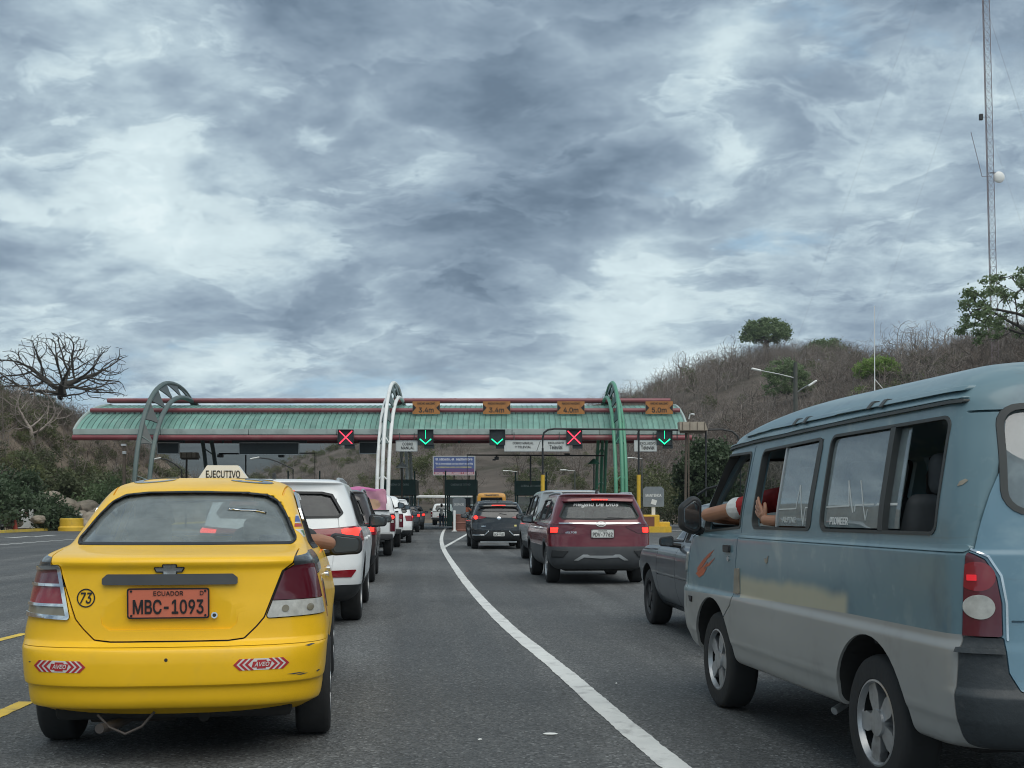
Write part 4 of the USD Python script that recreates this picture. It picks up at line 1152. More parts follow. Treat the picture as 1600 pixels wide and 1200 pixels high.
# billboard
d = 112.0
a, b = P(677, 742, d), P(742, 713, d)
c, w, h = (a + b) / 2, b[0] - a[0], b[2] - a[2]
t = thing('billboard', 'blue billboard with white and yellow lines and a red foot strip', 'billboard', c)
part(t, 'panel', MB().box((0, 0, h * .08), (w, 0.1, h * .84)), 'banner_blue')
part(t, 'purple_band', MB().box((0, -.01, -h * .24), (w * .998, 0.1, h * .16)), 'banner_purple')
part(t, 'red_strip', MB().box((0, -.015, -h * .42), (w * .998, 0.1, h * .16)), 'banner_red')
fr = MB()
for s in (-1, 1):
    fr.box((s * w / 2, -.02, 0), (0.07, .14, h + .07)).box((0, -.02, s * h / 2), (w, .14, .07))
part(t, 'frame', fr, 'sign_white')
part(t, 'lettering', MB().add(put(text3('El sábado, el  septiembre', .2, .01, True, w * .88), (0.0, -.06, h * .33))).add(put(text3('"En la inmensidad con los niños" en la Villa', .15, .01, True, w * .9), (0.02, -.06, h * .10))), 'ink_white', smooth=False)
part(t, 'yellow_lettering', MB().add(put(text3('LA CARAVANA LLEGA A SU COMUNIDAD', .13, .01, True, w * .84), (0, -.06, -h * .09))), 'ink_yellow', smooth=False)
part(t, 'foot_lettering', MB().add(put(text3('ENTRADA  VIERNES, SABADO  Y  DOMINGO', .13, .01, True, w * .92), (0, -.07, -h * .41))), 'ink_white', smooth=False)
part(t, 'post', MB().bar((-w * .25, .2, h / 2), (-w * .25, .2, -c[2]), .08), 'wood_pole')
part(t, 'post', MB().bar((w * .0, .2, h / 2), (w * 0., .2, -c[2]), .08), 'wood_pole')
part(t, 'post', MB().bar((w * .36, .2, h / 2), (w * .36, .2, -c[2]), .08), 'wood_pole')

# toll islands
def island(px, d, label, L=11.0, w=1.7):
    x = Xd(px, d)
    t = thing('toll_island', label, 'traffic island', (x, d, 0))
    g = poly(sg.LineString([(0, 0.9), (0, L)]).buffer(w / 2, quad_segs=6))
    part(t, 'kerb', prism_z(g, -0.02, 0.17), 'kerb_yellow')
    part(t, 'top', prism_z(g.buffer(-.14), 0.15, 0.19), 'concrete')
for px, d, lab in ((727, 80.0, 'yellow kerbed island under the booth below the billboard'), (832, 79.0, 'yellow kerbed island under the booth behind the black crossover'), (610, 80.0, 'yellow kerbed island at the white arch feet'), (955, 74.0, 'yellow kerbed island at the green arch feet')):
    island(px, d, lab, 14.0)
# the yellow crash block at the right
d = 68.0
t = thing('crash_block', 'yellow stepped concrete crash block with a dark square hatch at right', 'barrier', (Xd(1010, d), d, 0))
part(t, 'base', MB().add(prism_z(poly([(-2.6, .1), (1.05, .1), (1.5, .6), (1.3, 3), (-2.6, 3)], .1), 0, 0.34)), 'yellow_paint')
part(t, 'block', MB().add(rbox((2.3, 1.6, 0.75), .05).translate((-.35, 1.3, .62))).add(rbox((0.75, 1.2, .34), .05).translate((1.05, 1.3, .42))), 'yellow_paint')
part(t, 'hatch', MB().box((0.2, .48, .58), (.62, .05, .62), bev=.01), 'rust_brown')
d = 67.6
t = thing('notice_board', 'grey rounded notice board on a white post at the crash block', 'sign', (Xd(1026, d), d + 1.5, 0))
part(t, 'panel', prism_y(poly([(-.6, 1.45), (.6, 1.45), (.6, 2.45), (.45, 2.6), (-.45, 2.6), (-.6, 2.45)], .06), -.03, .03), 'board_grey')
part(t, 'lettering', MB().add(put(text3('MANTENGA', .16, .01, True, .9), (0, -.035, 2.1))).add(put(trimesh.creation.box((.3, .01, .28)), (.02, -.035, 1.72), ry=.3)), 'lamp_white', smooth=False)
part(t, 'post', MB().box((0, .05, .72), (.2, .06, 1.45)), 'lamp_white')
d = 78.0
t = thing('notice_board', 'grey notice board on the island below the billboard', 'sign', (Xd(717.5, d), d, 0))
part(t, 'panel', prism_y(poly([(-.42, .9), (.42, .9), (.42, 1.95), (.3, 2.05), (-.3, 2.05), (-.42, 1.95)], .05), -.03, .03), 'board_grey')
part(t, 'lettering', MB().add(put(text3('DESPACIO', .13, .01, True, .62), (0, -.035, 1.62))), 'lamp_white', smooth=False)
part(t, 'post', MB().box((0, .05, .45), (.12, .05, .9)), 'galv')
d = 72.5
solo('barrel', 'brown red ribbed barrel beside the white stake', 'barrel', MB().lathe([(0, 0), (.46, 0), (.46, .08), (.42, .12), (.42, .45), (.45, .5), (.40, .56), (.38, .92), (.40, .98), (.36, 1.02), (0, 1.02)], (Xd(718, d), d, 0), n=24), 'rust_brown')
solo('stake', 'slim white stake in front of the brown barrel', 'post', MB().box((Xd(711, d), d - .7, .62), (.14, .08, 1.24), bev=.015).box((Xd(711, d), d - .7, .02), (.3, .3, .04)), 'lamp_white')
t = thing('drum', 'yellow water filled crash drum right of the brown barrel', 'barrier', (Xd(729, d), d + 1.0, 0))
part(t, 'drum', MB().lathe([(0, 0), (.34, 0), (.34, .1), (.28, .2), (.36, .78), (.36, .84), (.3, .86), (0, .86)], n=24), 'yellow_paint')
# white shelter roof beyond the toll
d = 104.0
t = thing('shelter', 'long low white flat roof beyond the queue', 'shelter', (0, 0, 0))
part(t, 'roof', MB().box((Xd(692, d), d, z(776, d)), (92 / F * d, 2.4, .22), bev=.05), 'lamp_white')
part(t, 'post', MB().bar((Xd(654, d), d, 0), (Xd(654, d), d, z(777, d)), .06), 'galv')
part(t, 'post', MB().bar((Xd(735, d), d, 0), (Xd(735, d), d, z(777, d)), .06), 'galv')

# left roadside
d = 75.0
t = thing('cabinet', 'white upright cabinet with a small notice at the left kerb', 'cabinet', (Xd(40, d), d, 0.0))
part(t, 'body', MB().add(rbox((.78, .5, 1.16), .02).translate((0, 0, .72))), 'lamp_white')
part(t, 'door', MB().box((.08, -.255, .72), (.58, .015, 1.02), bev=.005), 'sign_white')
part(t, 'notice', MB().box((.18, -.27, 1.0), (.26, .01, .2)), 'banner_red')
solo('barrier_arm', 'low white slab beside the white cabinet', 'barrier', MB().box((Xd(60, d), d, .16), (1.5, .3, .07), bev=.01).box((Xd(60, d) + .1, d, .07), (.3, .2, .13)), 'lamp_white')
d = 70.0
solo('traffic_cone', 'dull red traffic cone at the left kerb', 'traffic cone', MB().box((Xd(24, d), d, .03), (.42, .42, .06), bev=.01).lathe([(0, .05), (.15, .05), (.05, .68), (.03, .7), (0, .7)], (Xd(24, d), d, 0), n=16), 'cone_red')
d = 73.0
t = thing('drum', 'broad yellow concrete drum at the left kerb beside the taxi', 'barrier', (Xd(112, d), d, 0))
part(t, 'drum', MB().lathe([(0, 0), (.78, 0), (.78, .22), (.72, .26), (.68, .3), (.68, .72), (.64, .76), (0, .76)], n=32), 'yellow_paint')
d = 76.0
t = thing('boom_barrier', 'thin white boom arm in front of the rock heap', 'barrier', (Xd(88, d), d, 0))
part(t, 'arm', MB().add(put(trimesh.creation.box((3.2, .08, .11)), (1.6, 0, .98), ry=-.03)), 'lamp_white')
part(t, 'post', MB().box((3.0, .1, .5), (.3, .3, 1.0), bev=.03), 'kerb_yellow')

# radio mast with guys
mat('mast_paint', (0.20, 0.16, 0.165), 0.6, var=0.2)
d = 142.0
mx = Xd(1555, d); mz = zt(mx, d)
t = thing('radio_mast', 'tall lattice radio mast with a dish and guy wires', 'mast', (mx, d, mz))
Hm = 68.0
lean = -0.026
legs = []
for k in range(3):
    a = PI / 2 + k * 2 * PI / 3
    x, y = 0.48 * math.cos(a), 0.48 * math.sin(a)
    legs.append((x, y))
    part(t, 'leg', MB().bar((x, y, -1), (x + lean * Hm, y, Hm), 0.038, 6), 'mast_paint')

lat = MB()
hs = 0.0
while hs < Hm:
    for k in range(3):
        (x0, y0), (x1, y1) = legs[k], legs[(k + 1) % 3]
        lat.bar((x0 + lean * hs, y0, hs), (x1 + lean * (hs + 1.0), y1, hs + 1.0), 0.016, 4)
        lat.bar((x1 + lean * hs, y1, hs), (x0 + lean * (hs + 1.0), y0, hs + 1.0), 0.016, 4)
        lat.bar((x0 + lean * hs, y0, hs), (x1 + lean * hs, y1, hs), 0.016, 4)
    hs += 1.0
part(t, 'lattice', lat, 'mast_paint', smooth=False)
zz = lambda py: z(py, d) - mz
dz = zz(277)
dish = MB().lathe([(0, -.02), (.35, .02), (.6, .1), (.68, .2), (.66, .24), (.55, .3), (.3, .42), (0, .45)], (lean * dz + 1.05, -.25, dz), 'y', 24)
part(t, 'dish', dish, 'lamp_white')
part(t, 'dish_mount', MB().bar((lean * dz, 0, dz + .5), (lean * dz + 1.0, -.1, dz + .5), .05).bar((lean * dz + .95, -.1, dz + .55), (lean * dz + .95, -.1, dz - .4), .06), 'black_metal')
dz = zz(276)
part(t, 'whip_antenna', MB().bar((lean * dz, 0, dz), (lean * dz - .9, 0, dz), .03).bar((lean * dz - .9, 0, dz), (lean * dz - 2.2, 0, dz + 5.2), .035), 'mast_paint')
dz = zz(183)
part(t, 'panel_antenna', MB().box((lean * dz - .85, 0, dz), (.4, .35, .7), bev=.04).bar((lean * dz, 0, dz), (lean * dz - .7, 0, dz), .03), 'black_metal')
gw = MB()
for hh, off in ((Hm * .97, (-26, 16)), (Hm * .66, (-17, 10)), (Hm * .97, (24, 14)), (Hm * .66, (16, 9)), (Hm * .97, (2, -30)), (Hm * .66, (1.5, -22)), (Hm * .45, (11, 7))):
    gw.bar((lean * hh, 0, hh), (off[0], off[1], zt(mx + off[0], d + off[1]) - mz), .006, 4)
part(t, 'guy_wire', gw, 'mast_paint')
# ---------------------------------------------------------------- vehicles: one carved body method for all
mat('tyre', (0.022, 0.023, 0.024), 0.85, var=0.2, vs=6.0, bump=0.3, bs=40.0)
mat('rim_silver', (0.42, 0.43, 0.44), 0.38, metal=0.75, var=0.12, vs=8.0, dirt=((0.14, 0.13, 0.12), 0.55, 6.0))
mat('rim_dark', (0.05, 0.052, 0.055), 0.5, metal=0.5, var=0.2)
mat('steel_rust', (0.08, 0.07, 0.065), 0.7, metal=0.4, var=0.4, vs=8.0)
mat('black_plastic', (0.022, 0.024, 0.026), 0.55, var=0.25, vs=3.0, bump=0.2, bs=300.0)
mat('grey_plastic', (0.06, 0.065, 0.07), 0.6, var=0.2, vs=3.0, dirt=((0.13, 0.125, 0.115), 0.4, 2.0))
mat('rubber', (0.015, 0.016, 0.017), 0.6, var=0.2)
mat('chrome', (0.75, 0.77, 0.78), 0.12, metal=1.0, var=0.05, rvar=0.05)
mat('interior', (0.045, 0.047, 0.05), 0.9, var=0.3)
mat('seat_cloth', (0.10, 0.105, 0.11), 0.95, var=0.25, vs=8.0)
mat('underbody', (0.02, 0.02, 0.02), 0.9, var=0.3)
mat('lens_red', (0.22, 0.010, 0.018), 0.12, var=0.1, coat=0.8, rvar=0.03)
mat('lens_dark', (0.085, 0.008, 0.016), 0.14, var=0.1, coat=0.8, rvar=0.03)
mat('lens_clear', (0.43, 0.43, 0.40), 0.15, var=0.22, vs=30.0, coat=0.8, rvar=0.03)
mat('lens_smoke', (0.19, 0.17, 0.12), 0.15, var=0.1, coat=0.8, rvar=0.03)
mat('brake_lit', (1.0, 0.03, 0.02), 0.3, var=0.0, emit=1.6, rvar=0)
mat('brake_dim', (0.9, 0.02, 0.03), 0.3, var=0.0, emit=0.5, rvar=0)
mat('plate_orange', (0.62, 0.165, 0.095), 0.5, var=0.08, dirt=((0.4, 0.14, 0.1), 0.4, 8.0))
mat('plate_white', (0.62, 0.63, 0.61), 0.5, var=0.06)
mat('ink', (0.012, 0.012, 0.014), 0.5, var=0.1)
mat('skin', (0.34, 0.17, 0.105), 0.55, var=0.12, vs=14.0, bump=0.15, bs=180.0)
mat('skin_dark', (0.20, 0.095, 0.058), 0.55, var=0.12, vs=14.0, bump=0.15, bs=180.0)
mat('hair', (0.012, 0.010, 0.009), 0.6, var=0.2)
glass('pane_clear', (0.62, 0.68, 0.68), 1.5, film=((0.45, 0.46, 0.44), 0.05))
glass('pane_dusty', (0.70, 0.75, 0.75), 1.5, film=((0.48, 0.53, 0.52), 0.19))
glass('pane_tint', (0.075, 0.085, 0.09), 1.55, film=((0.3, 0.31, 0.31), 0.05))
glass('pane_dark', (0.03, 0.035, 0.04), 1.55, film=((0.3, 0.31, 0.31), 0.025))

def loft(keys, d=0.0, sub=4, nq=13, nm=14):
    """closed body from plan outlines; keys: z, rear y, front y, half width, rear corner, front corner, rear power, front power, rear bow"""
    K = np.array(keys, float)
    s = np.concatenate([[0], np.cumsum(np.sqrt(np.diff(K[:, 0]) ** 2 + 0.12 * np.diff(K[:, 1]) ** 2 + 0.1 * np.diff(K[:, 2]) ** 2 + np.diff(K[:, 3]) ** 2) + 0.01)])
    ss = np.concatenate([np.linspace(a, b, sub, endpoint=False) for a, b in zip(s[:-1], s[1:])] + [[s[-1]]])
    R = np.stack([PchipInterpolator(s, K[:, c])(ss) for c in range(K.shape[1])], 1)
    z0, z1 = K[0, 0], K[-1, 0]
    rings = []
    for z, yr, yf, w, cr, cf, nr, nf, bow in R:
        zz = z0 + d + (z - z0) * (z1 - z0 - 2 * d) / (z1 - z0)
        w2 = max(w - d, 0.02); a, b = yr + d, yf - d
        if b - a < 0.06:
            m = (a + b) / 2; a, b = m - 0.03, m + 0.03
        c1, c2 = min(cr, (b - a) * .48), min(cf, (b - a) * .48)
        t = np.linspace(0, PI / 2, nq)
        x1 = w2 * np.sin(t) ** (2 / nr); y1 = a + c1 * (1 - np.cos(t) ** (2 / nr))
        ym = np.linspace(a + c1, b - c2, nm + 2)[1:-1]
        x3 = w2 * np.sin(t[::-1]) ** (2 / nf); y3 = b - c2 * (1 - np.cos(t[::-1]) ** (2 / nf))
        x = np.concatenate([x1, np.full(nm, w2), x3]); y = np.concatenate([y1, ym, y3])
        y = y + bow * (x / max(w, .05)) ** 2 * np.clip(1 - (y - a) / max((b - a) * .4, .05), 0, 1) ** 1.5
        ring = np.concatenate([np.stack([x, y], 1), np.stack([-x[-2:0:-1], y[-2:0:-1]], 1)])
        rings.append(np.column_stack([ring, np.full(len(ring), zz)]))
    n, m = len(rings), len(rings[0])
    v = np.vstack(rings + [rings[0].mean(0)[None], rings[-1].mean(0)[None]])
    i, j = np.meshgrid(np.arange(n - 1), np.arange(m), indexing='ij')
    a, b = (i * m + j).ravel(), (i * m + (j + 1) % m).ravel()
    f = [np.stack([a, b, b + m], 1), np.stack([a, b + m, a + m], 1)]
    j = np.arange(m); e = (n - 1) * m
    f += [np.stack([np.full(m, n * m), (j + 1) % m, j], 1), np.stack([np.full(m, n * m + 1), e + j, e + (j + 1) % m], 1)]
    return to_man(v, np.vstack(f))

class Car:
    def __init__(s, name, label, X, Y, slope, keys, wheels, cat='car', group=None, shell=0.045, floor=0.34, post=None, arch=None, sub=4, nm=14):
        s.t = thing(name, label, cat, (X, Y, 0), math.atan(-slope), group)
        s.keys, s.sub, s.nm = keys, sub, nm
        s.mods = post
        s.wheels = wheels                      # (y, radius, half track to the outer face, width)
        s.wells = lambda g: Manifold.batch_boolean([Manifold.cylinder(w + 0.14, r + (arch or 0.055) + g, circular_segments=40).rotate((0, 90, 0)).translate((sx * (h - w / 2 + .04) - (w + .14) / 2, y, r + 0.01)) for (y, r, h, w) in wheels for sx in (-1, 1)], OpAdd)
        s.out0 = s.solid(0)
        inner = s.solid(shell) - s.wells(0.02)
        inner = inner ^ mbox(-2, 2, -1, 9, floor, 5)
        s.hollow = inner
        s.shell = (s.out0 - s.wells(0)) - inner
        ln = s.wells(0.024) ^ s.solid(.014)
        for a_, b_ in ((-2, 0), (0, 2)):
            for (y, r, h, w) in wheels:
                part(s.t, 'wheel_liner', s.shell ^ ln ^ mbox(a_, b_, y - r - .3, y + r + .3, -1, 2), 'underbody')
        s.shell = s.shell - ln
    def solid(s, d):
        m = loft(s.keys, d, s.sub, nm=s.nm)
        return s.mods(m, d) if s.mods else m
    def skin(s, lo, hi):
        """layer of the body between the offsets lo and hi (metres outwards, + is proud)"""
        return s.solid(-hi) - s.solid(-lo)
    def take(s, prism, gap=0.0, grown=None):
        """cuts a piece out of the shell and returns it"""
        p = s.shell ^ prism
        s.shell = s.shell - (grown if grown is not None else prism)
        return p
    def window(s, mk, g, m, name, trim=0.018, rubber='rubber', frame=None, at=-0.012, th=0.005):
        """mk(polygon) makes the prism; opening, gasket and pane"""
        pr = mk(g)
        s.shell = s.shell - pr
        ring = s.skin(-0.022, 0.004) ^ (mk(g.buffer(trim * .35)) - mk(g.buffer(-trim)))
        pane = part(s.t, name, s.skin(at - th, at) ^ mk(g.buffer(-trim * 0.4)), m)
        part(s.t, 'window_seal', ring, rubber)
        return pane
    def lamp(s, prism, m, name='tail_light', proud=0.006, deep=0.07, cut=True):
        b = s.skin(-deep, proud) ^ prism
        if cut:
            s.shell = s.shell - prism
        return part(s.t, name, b, m)
    def decal(s, prism, m, name, proud=0.002, parent=None, label=None):
        return part(parent or s.t, name, s.skin(0.0004, proud) ^ prism, m, smooth=25, label=label)
    def finish(s, m, name='body', shell=None):
        part(s.t, name, s.shell if shell is None else shell, m, smooth=32)
    def wheel(s, style='five', rim='rim_silver', rr=None, sides=(-1, 1), only=None):
        for k, (y, r, h, w) in enumerate(s.wheels):
            for sx in sides:
                hd = holder(s.t, 'wheel', (sx * (h - w / 2), y, r))
                R = rr or r * 0.64
                b = w / 2
                prof = [(R * .96, -b * .82), (R * 1.02, -b * .97), (r * .90, -b), (r * .97, -b * .86), (r, -b * .62), (r, b * .62), (r * .97, b * .86), (r * .90, b), (R * 1.02, b * .97), (R * .96, b * .82), (R * .96, -b * .82)]
                tm = MB().lathe(prof, axis='x', n=44)
                part(hd, 'tyre', tm, 'tyre', smooth=40)
                o = sx * b * .80
                rm = MB().add(lip(R, o, sx))
                if style == 'five':
                    for q in range(5):
                        a = q * 2 * PI / 5 + .3 * k + (PI / 2 if k else .1)
                        g = sg.Polygon([(-.030, .05), (.030, .05), (.048 * R / .2, R * .62), (.036 * R / .2, R * .97), (-.036 * R / .2, R * .97), (-.048 * R / .2, R * .62)])
                        sp = prism_z(poly(g, .012), -.018, .02).rotate((0, 0, math.degrees(a)))
                        rm.add(sp.rotate((0, 90 * sx, 0)).translate((o - sx * .022, 0, 0)))
                    rm.add(Manifold.cylinder(.05, .07, .062, 20).rotate((0, 90 * sx, 0)).translate((o - sx * .04, 0, 0)))
                elif style == 'ten':
                    for q in range(10):
                        a = q * PI / 5
                        g = sg.Polygon([(-.012, .05), (.012, .05), (.02, R * .97), (-.02, R * .97)])
                        rm.add(prism_z(g, -.015, .015).rotate((0, 0, math.degrees(a))).rotate((0, 90 * sx, 0)).translate((o - sx * .022, 0, 0)))
                    rm.add(Manifold.cylinder(.04, .07, .06, 16).rotate((0, 90 * sx, 0)).translate((o - sx * .04, 0, 0)))
                else:
                    rm.add(Manifold.cylinder(.03, R * .93, R * .88, 32).rotate((0, 90 * sx, 0)).translate((o - sx * .05, 0, 0)))
                    rm.add(Manifold.cylinder(.05, .08, .06, 20).rotate((0, 90 * sx, 0)).translate((o - sx * .03, 0, 0)))
                part(hd, 'rim', rm, rim, smooth=35)
                if style == 'five':
                    lg = MB()
                    for q in range(5):
                        a = q * 2 * PI / 5 + .3 * k + (PI / 2 if k else .1) + PI / 5
                        lg.add(Manifold.cylinder(.02, .010, .008, 8).rotate((0, 90 * sx, 0)).translate((o - sx * .02, .052 * math.cos(a) * 1.0, .052 * math.sin(a))))
                    part(hd, 'lug', lg, 'rim_dark')
                part(hd, 'brake_disc', Manifold.cylinder(.02, R * .82, R * .82, 28).rotate((0, 90, 0)).translate((-sx * .03, 0, 0)), 'steel_rust')
    def under(s, z0=0.2, w=0.62, y0=0.3, y1=None):
        y1 = y1 or s.keys[3][2] - 0.3
        part(s.t, 'underbody', MB().box((0, (y0 + y1) / 2, z0 + 0.07), (2 * w, y1 - y0, 0.12), bev=.03).bar((0.15, y0, z0 + .02), (0.15, y1 * .7, z0 + .02), .03).bar((-w - .1, s.wheels[0][0], s.wheels[0][1]), (w + .1, s.wheels[0][0], s.wheels[0][1]), .045), 'underbody')
    def seats(s, rows, w=0.5, z=0.5, m='seat_cloth', top=0.62, head=True):
        for y, xs_ in rows:
            for x in xs_:
                h = holder(s.t, 'seat', (x, y, z))
                sp = Manifold.sphere(.05, 12)
                back = Manifold.batch_hull([sp.translate((i * w / 2 * .8, -.22 - .12 * k_, .05 + k_ * top)) for i in (-1, 1) for k_ in (0, 1)] + [sp.translate((i * w / 2 * .9, -.14, .1)) for i in (-1, 1)])
                part(h, 'backrest', back, m)
                part(h, 'cushion', Manifold.batch_hull([sp.translate((i * w / 2 * .85, q, -.02)) for i in (-1, 1) for q in (-.2, .28)]), m)
                if head:
                    part(h, 'headrest', Manifold.batch_hull([Manifold.sphere(.045, 12).translate((i * .09, -.36, top + .14 + q)) for i in (-1, 1) for q in (0, .1)]), m)
    def mirror(s, x, y, z, m='black_plastic', size=(0.2, 0.1, 0.15), arm=0.12):
        sx = np.sign(x)
        h = holder(s.t, 'mirror', (x, y, z))
        r_ = min(size) * .38
        sp = Manifold.sphere(r_, 24)
        a, b, c = [max(q / 2 - r_, .002) for q in size]
        hull = Manifold.batch_hull([sp.translate((sx * a, -b, k * c * .62 - .1 * c)) for k in (-1, 1)] + [sp.translate((-sx * a, -b, k * c)) for k in (-1, 1)] + [sp.scale((.8, .8, .8)).translate((sx * q * a * .5, b + .01, -.1 * c)) for q in (-1, 1)])
        hull = hull - mbox(-1, 1, -1, -size[1] / 2 + .012, -1, 1)
        part(h, 'housing', hull, m)
        part(h, 'mirror_glass', (hull - mbox(-1, 1, -size[1] / 2 + .016, 1, -1, 1)).scale((.86, 1, .84)).translate((0, -.003, 0)), 'mirror_glass')
        part(h, 'arm', MB().bar((-sx * size[0] * .3, 0, -size[2] * .3), (-sx * (size[0] / 2 + arm), .02, -size[2] * .42), .025), m)

mat('mirror_glass', (0.16, 0.18, 0.19), 0.08, metal=0.9, var=0.05, rvar=0.02)
from manifold3d import OpType
OpAdd = OpType.Add
def lip(R, o, sx):
    m = trimesh.creation.revolve(np.array([(R * .90, -.012), (R * 1.0, -.012), (R * 1.0, .014), (R * .955, .016), (R * .90, -.012)]), sections=40)
    M = trimesh.transformations.rotation_matrix(PI / 2 * sx, [0, 1, 0]); M[0, 3] = o
    v = np.array(m.vertices) @ M[:3, :3].T + M[:3, 3]
    return v, np.array(m.faces)
def text_man(txt, h, cx, cz, width=None, bold=True, y0=-1.0, y1=1.0, skew=0.0):
    """lettering as a prism along y for decals: centre (cx, cz), read from behind the car"""
    v, f = text3(txt, h, 1.0, bold, width)
    v = np.array(v)
    v[:, 0] += skew * v[:, 2]
    v[:, 1] = np.where(v[:, 1] > 0, y1, y0)
    return to_man(v + [cx, 0, cz], f)
def plate(s, x, y, z, w, h, m, top, num, ink='ink', rx=0.0, label=None, frame='ink', extra=None):
    hd = holder(s.t, 'number_plate', (x, y, z))
    def R(q):
        return put(q, (0, 0, 0), rx=rx)
    part(hd, 'plate', R(prism_y(poly([(-w / 2, -h / 2), (w / 2, -h / 2), (w / 2, h / 2), (-w / 2, h / 2)], .012), -.004, .004)), m)
    rim = prism_y(poly([(-w / 2, -h / 2), (w / 2, -h / 2), (w / 2, h / 2), (-w / 2, h / 2)], .012), -.006, .003) - prism_y(poly([(-w / 2 + .007, -h / 2 + .007), (w / 2 - .007, -h / 2 + .007), (w / 2 - .007, h / 2 - .007), (-w / 2 + .007, h / 2 - .007)], .01), -.02, .02)
    part(hd, 'plate_edge', R(rim), frame)
    lt = MB().add(R(put(text3(num, h * .44, .004, True, w * .86), (0, -.006, -h * .11)))).add(R(put(text3(top, h * .14, .004, False, w * .36), (0, -.006, h * .33))))
    for e in (extra or []):
        lt.add(R(put(text3(e[0], e[1], .004, False), (e[2], -.006, e[3]))))
    part(hd, 'lettering', lt, ink, smooth=False)
    bt = MB()
    for i in (-1, 1):
        for k in (-1, 1):
            bt.add(R(put(trimesh.creation.cylinder(radius=.006, height=.006, sections=10), (i * w * .45, -.005, k * h * .4), rx=PI / 2)))
    part(hd, 'bolt', bt, frame)
    return hd

# ---------------------------------------------------------------- people
def figure_mesh(bones, edge=0.022, smooth_n=8, rnd=None):
    """bones: chains of (point, radius); one smooth continuous surface"""
    ms = []
    for ch in bones:
        sp = [Manifold.sphere(r, 14).translate(tuple(map(float, p))) for p, r in ch]
        ms += [Manifold.batch_hull(sp[i:i + 2]) for i in range(len(sp) - 1)] if len(sp) > 1 else sp
    m = Manifold.batch_boolean(ms, OpAdd).refine_to_length(edge)
    mm = m.to_mesh()
    t = trimesh.Trimesh(np.array(mm.vert_properties[:, :3], float), np.array(mm.tri_verts, int), process=True)
    trimesh.smoothing.filter_taubin(t, 0.5, 0.53, smooth_n)
    return np.array(t.vertices), np.array(t.faces)
def hand_bones(wrist, d, up, side, size=0.19, curl=(0.25, 0.3, 0.25), spread=0.10):
    """palm and five fingers; d: direction of the hand, up: back of the hand, side: towards the thumb"""
    d, up, side = [np.asarray(q, float) / np.linalg.norm(q) for q in (d, up, side)]
    w = np.asarray(wrist, float); B = []
    kn = [w + d * size * .5 + side * o for o in (.030, .010, -.010, -.029)]
    for k in kn:
        B.append([(w + (k - w) * .12, .017), (k, .0125)])
    B.append([(kn[0], .0125), (kn[3], .0115)]); B.append([(w + d * .04 + side * .015, .018), (w + d * .06 - side * .014, .017)])
    for i, (k, L) in enumerate(zip(kn, (.36, .40, .37, .29))):
        a, p, q = 0.0, k, d + side * spread * (1.2 - .8 * i)
        q = q / np.linalg.norm(q); ch = [(p, .0105)]
        for j, fr in enumerate((.46, .31, .23)):
            a += curl[j]
            v = q * math.cos(a) - up * math.sin(a)
            p = p + v * size * L * fr * 1.15
            ch.append((p, (.0092, .0085, .0072)[j]))
        B.append(ch)
    t0 = w + d * size * .14 + side * .022
    t1 = t0 + (d * .55 + side * .8 - up * .15) * size * .2
    t2 = t1 + (d * .85 + side * .4 - up * .2) * size * .17
    B.append([(t0, .0145), (t1, .0115), (t2, .0095)])
    return B
def head_parts(t, c, fwd, skin='skin', hair='hair', r=0.098):
    """head with face features, hair as a child of the body"""
    fwd = np.asarray(fwd, float) / np.linalg.norm(fwd); up = np.array([0, 0, 1.0]); sd = np.cross(fwd, up)
    c = np.asarray(c, float)
    return [[(c, r), (c + up * .03 - fwd * .012, r * .98)], [(c + fwd * .02 - up * .06, r * .72), (c + fwd * .045 - up * .095, r * .42)],
            [(c + fwd * .092 - up * .005, .012), (c + fwd * .112 - up * .035, .014)], [(c + fwd * .078 - up * .068, .016), (c + fwd * .08 - up * .07 + sd * .016, .013)],
            [(c + sd * .092 - up * .01, .016), (c + sd * .097 - up * .035, .013)], [(c - sd * .092 - up * .01, .016), (c - sd * .097 - up * .035, .013)]], \
        [[(c + up * .042 - fwd * .022, r * 1.03), (c - fwd * .035 - up * .02, r * .98)], [(c + up * .07 + fwd * .02, r * .8), (c + up * .05 - fwd * .03, r * .98)]]
